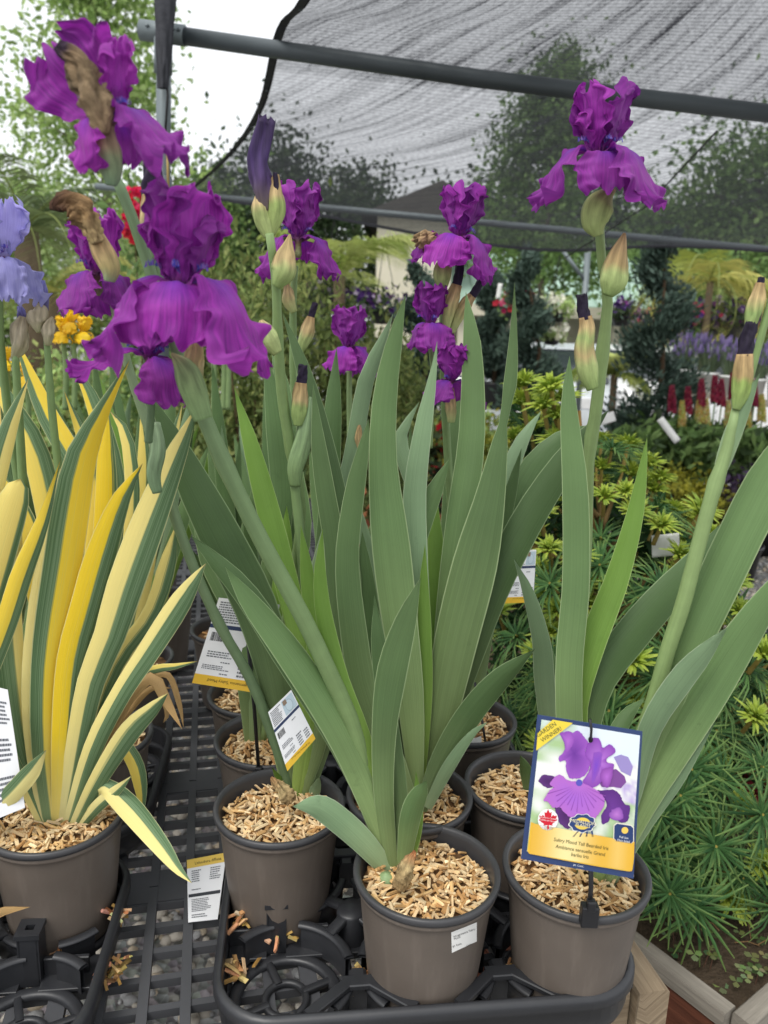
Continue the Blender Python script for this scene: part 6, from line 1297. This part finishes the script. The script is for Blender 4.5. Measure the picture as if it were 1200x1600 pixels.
# ------------------------------------------------------------------ tags and stickers
M_print = mat_vc('printed_card', .38, .4, 0, .03, 0, 30)
_txt = {}
def text_mesh(s):
    if s not in _txt:
        cu = bpy.data.curves.new('t', 'FONT'); cu.body = s; cu.align_x = 'CENTER'; cu.resolution_u = 2
        ob = bpy.data.objects.new('t', cu); COL.objects.link(ob); bpy.context.view_layer.update()
        me = bpy.data.meshes.new_from_object(ob.evaluated_get(bpy.context.evaluated_depsgraph_get()))
        _txt[s] = ([tuple(v.co)[:2] for v in me.vertices], [tuple(p.vertices) for p in me.polygons])
        bpy.data.objects.remove(ob); bpy.data.curves.remove(cu); bpy.data.meshes.remove(me)
    return _txt[s]
class Card:
    """a flat card through three photo points at given depths; prints are laid on it in layers"""
    def __init__(s, corners, Ys, name, label, base='#e9eaec', group=None, th=.0006, root=None):
        s.c = [pY(x, y, Yv) for (x, y), Yv in zip(corners, Ys)]; s.n = (s.c[1] - s.c[0]).cross(s.c[3] - s.c[0]).normalized()
        if s.n.dot(VIEW(s.c[0])) > 0: s.n = -s.n
        s.o = s.c[0]; low = min(s.c, key=lambda p: p.z)
        s.root = root or empty(name, low, label, 'plant tag', group)
        q = [s.on(x, y) for x, y in corners]; mb = MB(); b = [p - s.n * th for p in q]
        mb.add(q + b, [(0, 1, 2, 3), (7, 6, 5, 4), (0, 4, 5, 1), (1, 5, 6, 2), (2, 6, 7, 3), (3, 7, 4, 0)], srgb(base)); s.card = mk('card', mb, M_print, s.root, smooth=False); s.k = 1
    def on(s, x, y, off=0): d = ray(x, y); return CL + d * ((s.o - CL).dot(s.n) / d.dot(s.n)) + s.n * off
    def poly(s, pts, col, name='print', layer=None):
        l = (layer or s.k) * .00022; mb = MB(); v = [s.on(x, y, l) for x, y in pts]; c = srgb(col) if isinstance(col, str) else col
        mb.add(v, [tuple(range(len(v)))], c); return mk(name, mb, M_print, s.card, smooth=False)
    def polys(s, lst, name='print', layer=1):
        mb = MB()
        for pts, col in lst: v = [s.on(x, y, layer * .00022) for x, y in pts]; mb.add(v, [tuple(range(len(v)))], srgb(col) if isinstance(col, str) else col)
        return mk(name, mb, M_print, s.card, smooth=False)
    def text(s, t, x, y, size, ang, col, layer=5, flip=False, sq=1.0):
        V, Fc = text_mesh(t); a = R(ang); ca, sa = math.cos(a), math.sin(a); mb = MB(); v = []
        for (u, w) in V:
            u *= size * sq; w *= size; v.append(s.on(x + u * ca + w * sa, y + u * sa - w * ca, layer * .00022))
        mb.add(v, Fc, srgb(col)); return mk('lettering', mb, M_print, s.card, smooth=False)
    def shade(s, pts_fn, n, m, cfn, layer, name='print'):
        mb = MB(); rows = []; cols = []
        for i in range(n + 1):
            rows.append([s.on(*pts_fn(i / n, j / m), layer * .00022) for j in range(m + 1)]); cols += [cfn(i / n, j / m) for j in range(m + 1)]
        mb.sheet(rows, cols); return mk(name, mb, M_print, s.card, smooth=True)
def bil(c, s, t):
    return ((c[0][0] * (1 - s) + c[1][0] * s) * (1 - t) + (c[3][0] * (1 - s) + c[2][0] * s) * t, (c[0][1] * (1 - s) + c[1][1] * s) * (1 - t) + (c[3][1] * (1 - s) + c[2][1] * s) * t)
def lines(card, c, rects, rg, col='#6b6e74', layer=2, h=.5):
    """rows of unreadably small print as broken dark dashes: rects (s0, t0, s1, t1, rows)"""
    L = []
    for s0, t0, s1, t1, n in rects:
        for i in range(n):
            t = lerp(t0, t1, (i + .25) / n); dt = (t1 - t0) / n * h; s = s0; end = lerp(s0, s1, rg.uniform(.7, 1))
            while s < end:
                e = min(end, s + rg.uniform(.015, .05)); L.append(([bil(c, s, t), bil(c, e, t), bil(c, e, t + dt), bil(c, s, t + dt)], col)); s = e + .009
    card.polys(L, 'small_print', layer)['kind'] = 'stuff'
def stake(root, p0, p1, Y0, Y1, w, clip=None, name='stake'):
    mb = MB(); a, b = pY(*p0, Y0), pY(*p1, Y1); mb.tube([a, a.lerp(b, .5) + Vector((.001, 0, 0)), b], w, 8, flat=.6); mk(name, mb, M_blk, root)
    if clip:
        mb = MB(); c = Vector(a); mb.box(c + Vector((0, 0, -.004)), (.018, .012, .024)); mb.box(c + Vector((0, -.003, .010)), (.009, .009, .012)); bevel(mk('clip', mb, M_blk, root, smooth=False), .0015)

# --- the picture tag on the front right pot
Yt = A3c.y - .092
T1c = [(840, 1117), (1004, 1143), (990, 1373), (814, 1342)]
t1_ = Card(T1c, (Yt + .004, Yt + .004, Yt - .006, Yt - .006), 'picture_tag', 'navy-bordered picture tag with a purple iris photo and yellow caption panel', '#34456e', th=.001)
def z4(p): return [(820 + x / 5.335, 1100 + y / 5.335) for x, y in p]
pic = [(846, 1124), (1000, 1149), (986, 1359), (823, 1330)]
rgp = random.Random(2); 
def pcol(s, t):
    n1 = noise.noise(Vector((s * 7, t * 9, 1))); n2 = noise.noise(Vector((s * 15, t * 17, 4)))
    sky_, lil, wht, grn = srgb('#dfe9f2'), srgb('#b9a6d8'), srgb('#e9ebe6'), srgb('#a9c690')
    c = sky_ if t < .22 else tuple(lerp(x, y, max(0, min(1, .5 + n2 * 1.4))) for x, y in zip(lil if n1 > 0 and s > .5 else wht, wht))
    if t > .5 or (s < .35 and t < .3): k = max(0, min(1, .55 + n1)); c = tuple(lerp(x, y, k) for x, y in zip(c, grn))
    return c
def rnd_pts(s, t):
    q = .03; k = max(0, q - min(s, 1 - s)); j = max(0, q - min(t, 1 - t)); return bil(pic, s, t)
t1_.shade(rnd_pts, 26, 34, pcol, 1, 'picture')
t1_.polys([(z4([(600, 620 + 0), (650, 560), (760, 540), (830, 600), (845, 650), (800, 700), (740, 690), (640, 690)]), '#7c4a92'), (z4([(740, 440), (800, 420), (860, 440), (900, 520), (880, 600), (800, 560)]), '#9a8cc4')], 'picture', 2)
def fanpoly(pts, cin, cout, layer, nm='picture'):
    P = z4([tuple(q) for q in catmull(list(pts) + [pts[0]], len(pts) * 5)][:-1]); P = [(x + .9 * math.sin(i * 1.9) * noise.noise(Vector((x * .2, y * .2, 1))) * 2, y + 1.6 * noise.noise(Vector((x * .25, y * .25, 5)))) for i, (x, y) in enumerate(P)]; cx = sum(p[0] for p in P) / len(P); cy = sum(p[1] for p in P) / len(P); mb = MB(); v = [t1_.on(cx, cy, layer * .00022)] + [t1_.on(x, y, layer * .00022) for x, y in P]; n = len(P)
    mb.add(v, [(0, 1 + i, 1 + (i + 1) % n) for i in range(n)], [srgb(cin)] + [srgb(cout)] * n); mk(nm, mb, M_print, t1_.card, smooth=False)
fanpoly([(110, 640), (150, 590), (240, 600), (260, 640), (230, 690), (170, 690)], '#4a2560', '#5e3378', 3)
fanpoly([(250, 850), (330, 830), (420, 900), (380, 1020), (340, 1035), (270, 960)], '#4a2560', '#5e3378', 3)
fanpoly([(580, 720), (740, 715), (800, 770), (810, 800), (840, 840), (875, 850), (870, 920), (850, 975), (800, 985), (720, 940), (690, 985), (640, 990), (640, 920), (680, 850), (655, 780)], '#6a3890', '#5a2c7c', 3)
fanpoly([(720, 880), (790, 860), (820, 940), (760, 970), (700, 930)], '#b877c8', '#8a50ac', 4)
fanpoly([(290, 240), (350, 220), (400, 235), (440, 215), (490, 270), (525, 320), (500, 400), (545, 470), (520, 560), (470, 610), (380, 615), (345, 560), (340, 470), (290, 475), (280, 440), (320, 400), (330, 340)], '#6a3596', '#9c58be', 4)
fanpoly([(300, 245), (380, 230), (410, 300), (370, 380), (340, 400), (330, 330)], '#b06cc8', '#9250b4', 5)
fanpoly([(520, 330), (560, 280), (620, 290), (650, 360), (700, 330), (745, 360), (750, 400), (690, 440), (680, 480), (740, 500), (720, 570), (650, 560), (640, 640), (560, 690), (480, 650), (530, 560), (540, 480), (500, 420)], '#b878d4', '#8846ac', 5)
fanpoly([(570, 400), (640, 400), (630, 500), (580, 640), (555, 650), (560, 500)], '#7a48c0', '#8f52b8', 6)
fanpoly([(640, 540), (720, 520), (730, 590), (690, 690), (640, 650), (625, 590)], '#b068c8', '#8a48a4', 6)
fanpoly([(245, 600), (300, 585), (350, 630), (430, 640), (470, 650), (560, 690), (640, 750), (662, 800), (655, 850), (620, 900), (560, 965), (480, 940), (400, 950), (330, 900), (290, 860), (230, 860), (190, 810), (155, 800), (200, 720), (240, 690), (205, 665)], '#a868d0', '#b46cc6', 6)
t1_.polys([(z4([(450 + 14 * math.cos(a) * 2, 640 + 14 * math.sin(a) * 2 + 10) for a in np.linspace(0, 6.1, 12)]), '#5a55b8')], 'picture', 7)
for k in range(13):
    a = R(28 + k * 11); r0, r1 = 50, 250 + 30 * math.sin(k * 2.2); p0 = (450 + r0 * math.cos(a), 660 + r0 * math.sin(a)); p1 = (450 + r1 * math.cos(a), 655 + r1 * .9 * math.sin(a)); nx_, ny_ = -math.sin(a) * 3, math.cos(a) * 3
    t1_.poly(z4([p0, (p1[0] + nx_, p1[1] + ny_), (p1[0] - nx_, p1[1] - ny_)]), '#8a46a8', 'picture', 7)
yel = z4([(48, 975), (120, 1005), (260, 1040), (420, 1068), (600, 1092), (740, 1112), (910, 1140), (905, 1280), (893, 1372), (870, 1388), (600, 1345), (300, 1290), (35, 1240), (18, 1215)])
t1_.poly(yel, '#e6b93c', 'caption_panel', 8)
_yq = z4([(60, 985), (905, 1142), (888, 1384), (36, 1236)])
t1_.shade(lambda s, t: bil(_yq, t, s), 4, 20, lambda s, t: tuple(lerp(x, y, max(0, math.exp(-((t - .36) / .2) ** 2) + .3 * math.exp(-((t - .85) / .08) ** 2))) for x, y in zip(srgb('#e2b038'), srgb('#f4e2a0'))), 9, 'caption_panel')
t1_.poly(z4([(230, 124), (397, 152), (92, 382), (104, 236)]), '#ecd24a', 'corner_banner', 8)
t1_.text('GARDEN', 836 + 18.5, 1100 + 41, 9.6, -33, '#6b6a3c', 10, sq=.92); t1_.text('WINNER!', 820 + 226 / 5.335, 1100 + 258 / 5.335, 9.6, -33, '#6b6a3c', 10, sq=.92)
t1_.poly(z4([(190 + 85 * math.cos(a), 955 + 90 * math.sin(a)) for a in np.linspace(0, 6.1, 28)]), '#f4f2f0', 'maple_leaf_badge', 9)
ml = [(0, -84), (14, -52), (30, -60), (26, -18), (44, -36), (50, -26), (74, -30), (66, -4), (78, 6), (34, 40), (38, 54), (6, 48), (8, 84), (-8, 84), (-6, 48), (-38, 54), (-34, 40), (-78, 6), (-66, -4), (-74, -30), (-50, -26), (-44, -36), (-26, -18), (-30, -60), (-14, -52)]
t1_.poly(z4([(190 + x, 950 + y) for x, y in ml]), '#cf2436', 'maple_leaf_badge', 10)
t1_.text('Grown in Canada', 820 + 190 / 5.335, 1100 + 945 / 5.335, 3.6, 9, '#f6ecec', 11); t1_.text('Cultivé au Canada', 820 + 188 / 5.335, 1100 + 966 / 5.335, 3.6, 9, '#f6ecec', 11)
t1_.poly(z4([(475 + (112 + 7 * math.sin(9 * a)) * math.cos(a), 985 + (78 + 6 * math.sin(9 * a)) * math.sin(a)) for a in np.linspace(0, 6.2, 60)]), '#eceae2', 'medallion', 9)
t1_.poly(z4([(475 + (104 + 6 * math.sin(9 * a)) * math.cos(a), 983 + (72 + 5 * math.sin(9 * a)) * math.sin(a)) for a in np.linspace(0, 6.2, 60)]), '#2e4478', 'medallion', 10)
t1_.poly(z4([(475 + 66 * math.cos(a), 985 + 50 * math.sin(a)) for a in np.linspace(0, 6.1, 26)]), '#e8c95a', 'medallion', 11)
for k in range(4): x = 420 + k * 36; t1_.poly(z4([(x + 20, 1045), (x + 32, 1045), (x + 6 + 18 * (k - 1), 1098), (x - 10 + 18 * (k - 1), 1098)]), '#2e4478', 'medallion', 9)
t1_.poly(z4([(390, 950), (570, 978), (562, 1020), (386, 990)]), '#2e4478', 'medallion', 12)
t1_.text('MEDALLION', 820 + 478 / 5.335, 1100 + 984 / 5.335, 7.2, 9, '#f0e8c0', 13); t1_.text('PLANTS', 820 + 476 / 5.335, 1100 + 1010 / 5.335, 6.6, 9, '#f0e8c0', 14)
t1_.poly(z4([(760, 980), (880, 998), (905, 1020), (905, 1135), (885, 1155), (755, 1135), (732, 1112), (735, 1000)]), '#e8e4d4', 'sun_panel', 9); t1_.poly(z4([(764, 988), (876, 1005), (898, 1025), (898, 1132), (880, 1148), (760, 1128), (739, 1108), (742, 1005)]), '#2b3f6e', 'sun_panel', 10)
t1_.poly(z4([(828 + 28 * math.cos(a), 1042 + 28 * math.sin(a)) for a in np.linspace(0, 6.1, 22)]), '#f2c860', 'sun_panel', 11)
t1_.text('Full Sun', 820 + 818 / 5.335, 1100 + 1108 / 5.335, 4.6, 9, '#eef0f4', 12); t1_.text('Plein Soleil', 820 + 816 / 5.335, 1100 + 1136 / 5.335, 4.6, 9, '#eef0f4', 12)
for s, x, y in (('Sultry Mood Tall Bearded Iris', 463, 1168), ('Ambiance sensuelle Grand', 457, 1222), ('barbu Iris', 453, 1266)): t1_.text(s, 820 + x / 5.335, 1100 + y / 5.335, 7.9, 9.6, '#56522e', 11, sq=.92)
t1_.text('#1 Cont.', 820 + 446 / 5.335, 1100 + 1352 / 5.335, 4.6, 9, '#e6e8ee', 3)
t1_.poly(z4([(545 + 20 * math.cos(a), 290 + 26 * math.sin(a)) for a in np.linspace(0, 6.1, 18)]), '#17171a', 'hook_hole', 8)
stake(t1_.root, (921, 1424), (923, 1345), A3c.y - RT - .004, A3c.y - RT - .006, .0035, clip=True); stake(t1_.root, (923, 1156), (922, 1124), Yt - .005, Yt - .004, .0018, name='hook')
stake(t1_.root, (923, 1350), (923, 1140), A3c.y - RT - .005, Yt + .007, .003)

# --- printed backs of tags, upside down
def back_tag(c, Ys, label, seed, ang, name='plant_tag', full=True):
    t = Card(c, Ys, name, label, group='white information tags'); rg = random.Random(seed)
    t.poly([bil(c, 0, .885), bil(c, 1, .885), bil(c, 1, 1), bil(c, 0, 1)], '#e3b83a', 'caption_strip', 1)
    t.poly([bil(c, .0, .30), bil(c, 1, .30), bil(c, 1, .345), bil(c, 0, .345)], '#2c3a5c', 'rule', 1)
    t.poly([bil(c, .52, .03), bil(c, .97, .03), bil(c, .97, .285), bil(c, .52, .285)], '#b9cbd6', 'diagram', 1)
    t.poly([bil(c, .74 + .13 * math.cos(a), .17 + .10 * math.sin(a)) for a in np.linspace(0, 6.1, 22)], '#8fa4b0', 'diagram', 2); t.poly([bil(c, .74 + .12 * math.cos(a), .17 + .092 * math.sin(a)) for a in np.linspace(0, 6.1, 22)], '#c3d3dc', 'diagram', 3)
    t.poly([bil(c, .56, .04), bil(c, .70, .04), bil(c, .70, .12), bil(c, .56, .12)], '#8a7664', 'diagram', 4)
    lines(t, c, [(.05, .03, .48, .28, 9), (.08, .60, .46, .68, 3), (.3, .71, .44, .735, 1), (.06, .76, .46, .82, 3), (.32, .84, .44, .865, 1), (.56, .66, .74, .87, 5), (.80, .70, .96, .87, 4), (.62, .40, .8, .43, 1)], rg)
    B = []; s = .06
    while s < .31: w = rg.choice((.004, .007, .011)); B.append(([bil(c, s, .39), bil(c, s + w, .39), bil(c, s + w, .49), bil(c, s, .49)], '#1a1a1c')); s += w + rg.choice((.004, .006, .009))
    t.polys(B, 'barcode', 2)['kind'] = 'stuff'; x, y = bil(c, .5, .935); t.text("Iris germanica 'Sultry Mood'", x, y - 2, math.hypot(c[1][0] - c[0][0], c[1][1] - c[0][1]) * .068, ang + 180, '#4a4020', 3)
    return t
tg = back_tag([(342, 934), (437, 945), (415, 1085), (300, 1067)], (.955, .955, .945, .945), 'white tag on black stake, printed side upside down, above the small pots', 1, 9)
stake(tg.root, (405, 1212), (386, 985), B1c.y + RT, .938, .003, clip=True)
back_tag([(419, 1113), (455, 1078), (493, 1154), (449, 1205)], (.862, .872, .862, .852), 'tilted white tag tucked under the broad front leaf', 2, -42)
tg = back_tag([(811, 860), (838, 859), (833, 941), (786, 943)], (1.13, 1.13, 1.12, 1.12), 'white tag half hidden behind the dark leaf near the pine', 3, 0)
stake(tg.root, (762, 1182), (742, 1066), C3c.y - RT * .7, 1.10, .0025, clip=True)
tc = [(292, 1344), (354, 1332), (340, 1436), (294, 1441)]
o_ = [pZ(x, y, BZ + z) for (x, y), z in zip(tc, (.012, .02, .006, .003))]
t5 = Card(tc, [p.y for p in o_], 'plant_tag', 'fallen white tag lying on the bench grid against the tray', group='white information tags')
t5.poly([bil(tc, 0, .0), bil(tc, 1, .0), bil(tc, 1, .14), bil(tc, 0, .14)], '#e3c25a', 'caption_strip', 1); t5.text('Lithodora diffusa', *bil(tc, .55, .1), 6.2, -11, '#4a4020', 3); t5.poly([bil(tc, .03, .56), bil(tc, .97, .56), bil(tc, .97, .61), bil(tc, .03, .61)], '#33363c', 'rule', 2)
lines(t5, tc, [(.12, .18, .4, .38, 6), (.62, .18, .92, .38, 6), (.12, .48, .45, .51, 1), (.12, .64, .75, .85, 8), (.12, .88, .7, .95, 2)], random.Random(5))
tc = [(-50, 1062), (12, 1078), (39, 1262), (-30, 1290)]; t6 = Card(tc, (.80, .80, .785, .785), 'plant_tag', 'white tag at the foot of the leaning striped iris', group='white information tags'); lines(t6, tc, [(.55, .1, .95, .3, 6), (.55, .4, .95, .6, 5), (.3, .7, .9, .9, 5)], random.Random(6))

# --- sticker on the front pot, wrapped on the cone
def oncone(x, y, c, off=.0006):
    d = ray(x, y); base = c.z - PH
    lo, hi = (c.y - .12 - CL.y) / d.y, (c.y - CL.y) / d.y
    f = lambda t: (lambda p: math.hypot(p.x - c.x, p.y - c.y) - (lerp(RB, RT - .0035, (p.z - base) / PH) + off))(CL + d * t)
    for _ in range(40):
        m = (lo + hi) / 2
        if f(m) > 0: lo = m
        else: hi = m
    return CL + d * lo
def sticker(root, c, q, label):
    mb = MB(); mb.sheet([[oncone(*bil(q, j / 8, i / 5), c) for j in range(9)] for i in range(6)], srgb('#e9e8e4')); st = mk('sticker', mb, M_print, root, label=label); return st
def cone_text(st, c, s, x, y, size, ang, col='#2a2a2c'):
    V, Fc = text_mesh(s); a = R(ang); mb = MB(); mb.add([oncone(x + u * size * math.cos(a) + w * size * math.sin(a), y + u * size * math.sin(a) - w * size * math.cos(a), c, .0011) for u, w in V], Fc, srgb(col)); mk('lettering', mb, M_print, st, smooth=False)
pot_of = lambda root: [o for o in root.children if o.name.startswith('pot')][0]
ORG[pot_of(A2).name] = ORG[A2.name]
st = sticker(pot_of(A2), A2c, [(705, 1457), (745, 1441), (745, 1471), (706, 1489)], 'small white name sticker')
cone_text(st, A2c, "Iris germanica 'Sultry", 726, 1459, 4.3, -20); cone_text(st, A2c, "Mood'", 715, 1467, 4.3, -20); cone_text(st, A2c, '#1 Cont.', 715, 1478, 4.3, -20); cone_text(st, A2c, 'Medallion', 734, 1477, 2.6, -18)
st = sticker(pot_of(C3), C3c, [(728, 1158), (752, 1150), (753, 1168), (729, 1178)], 'small white name sticker')
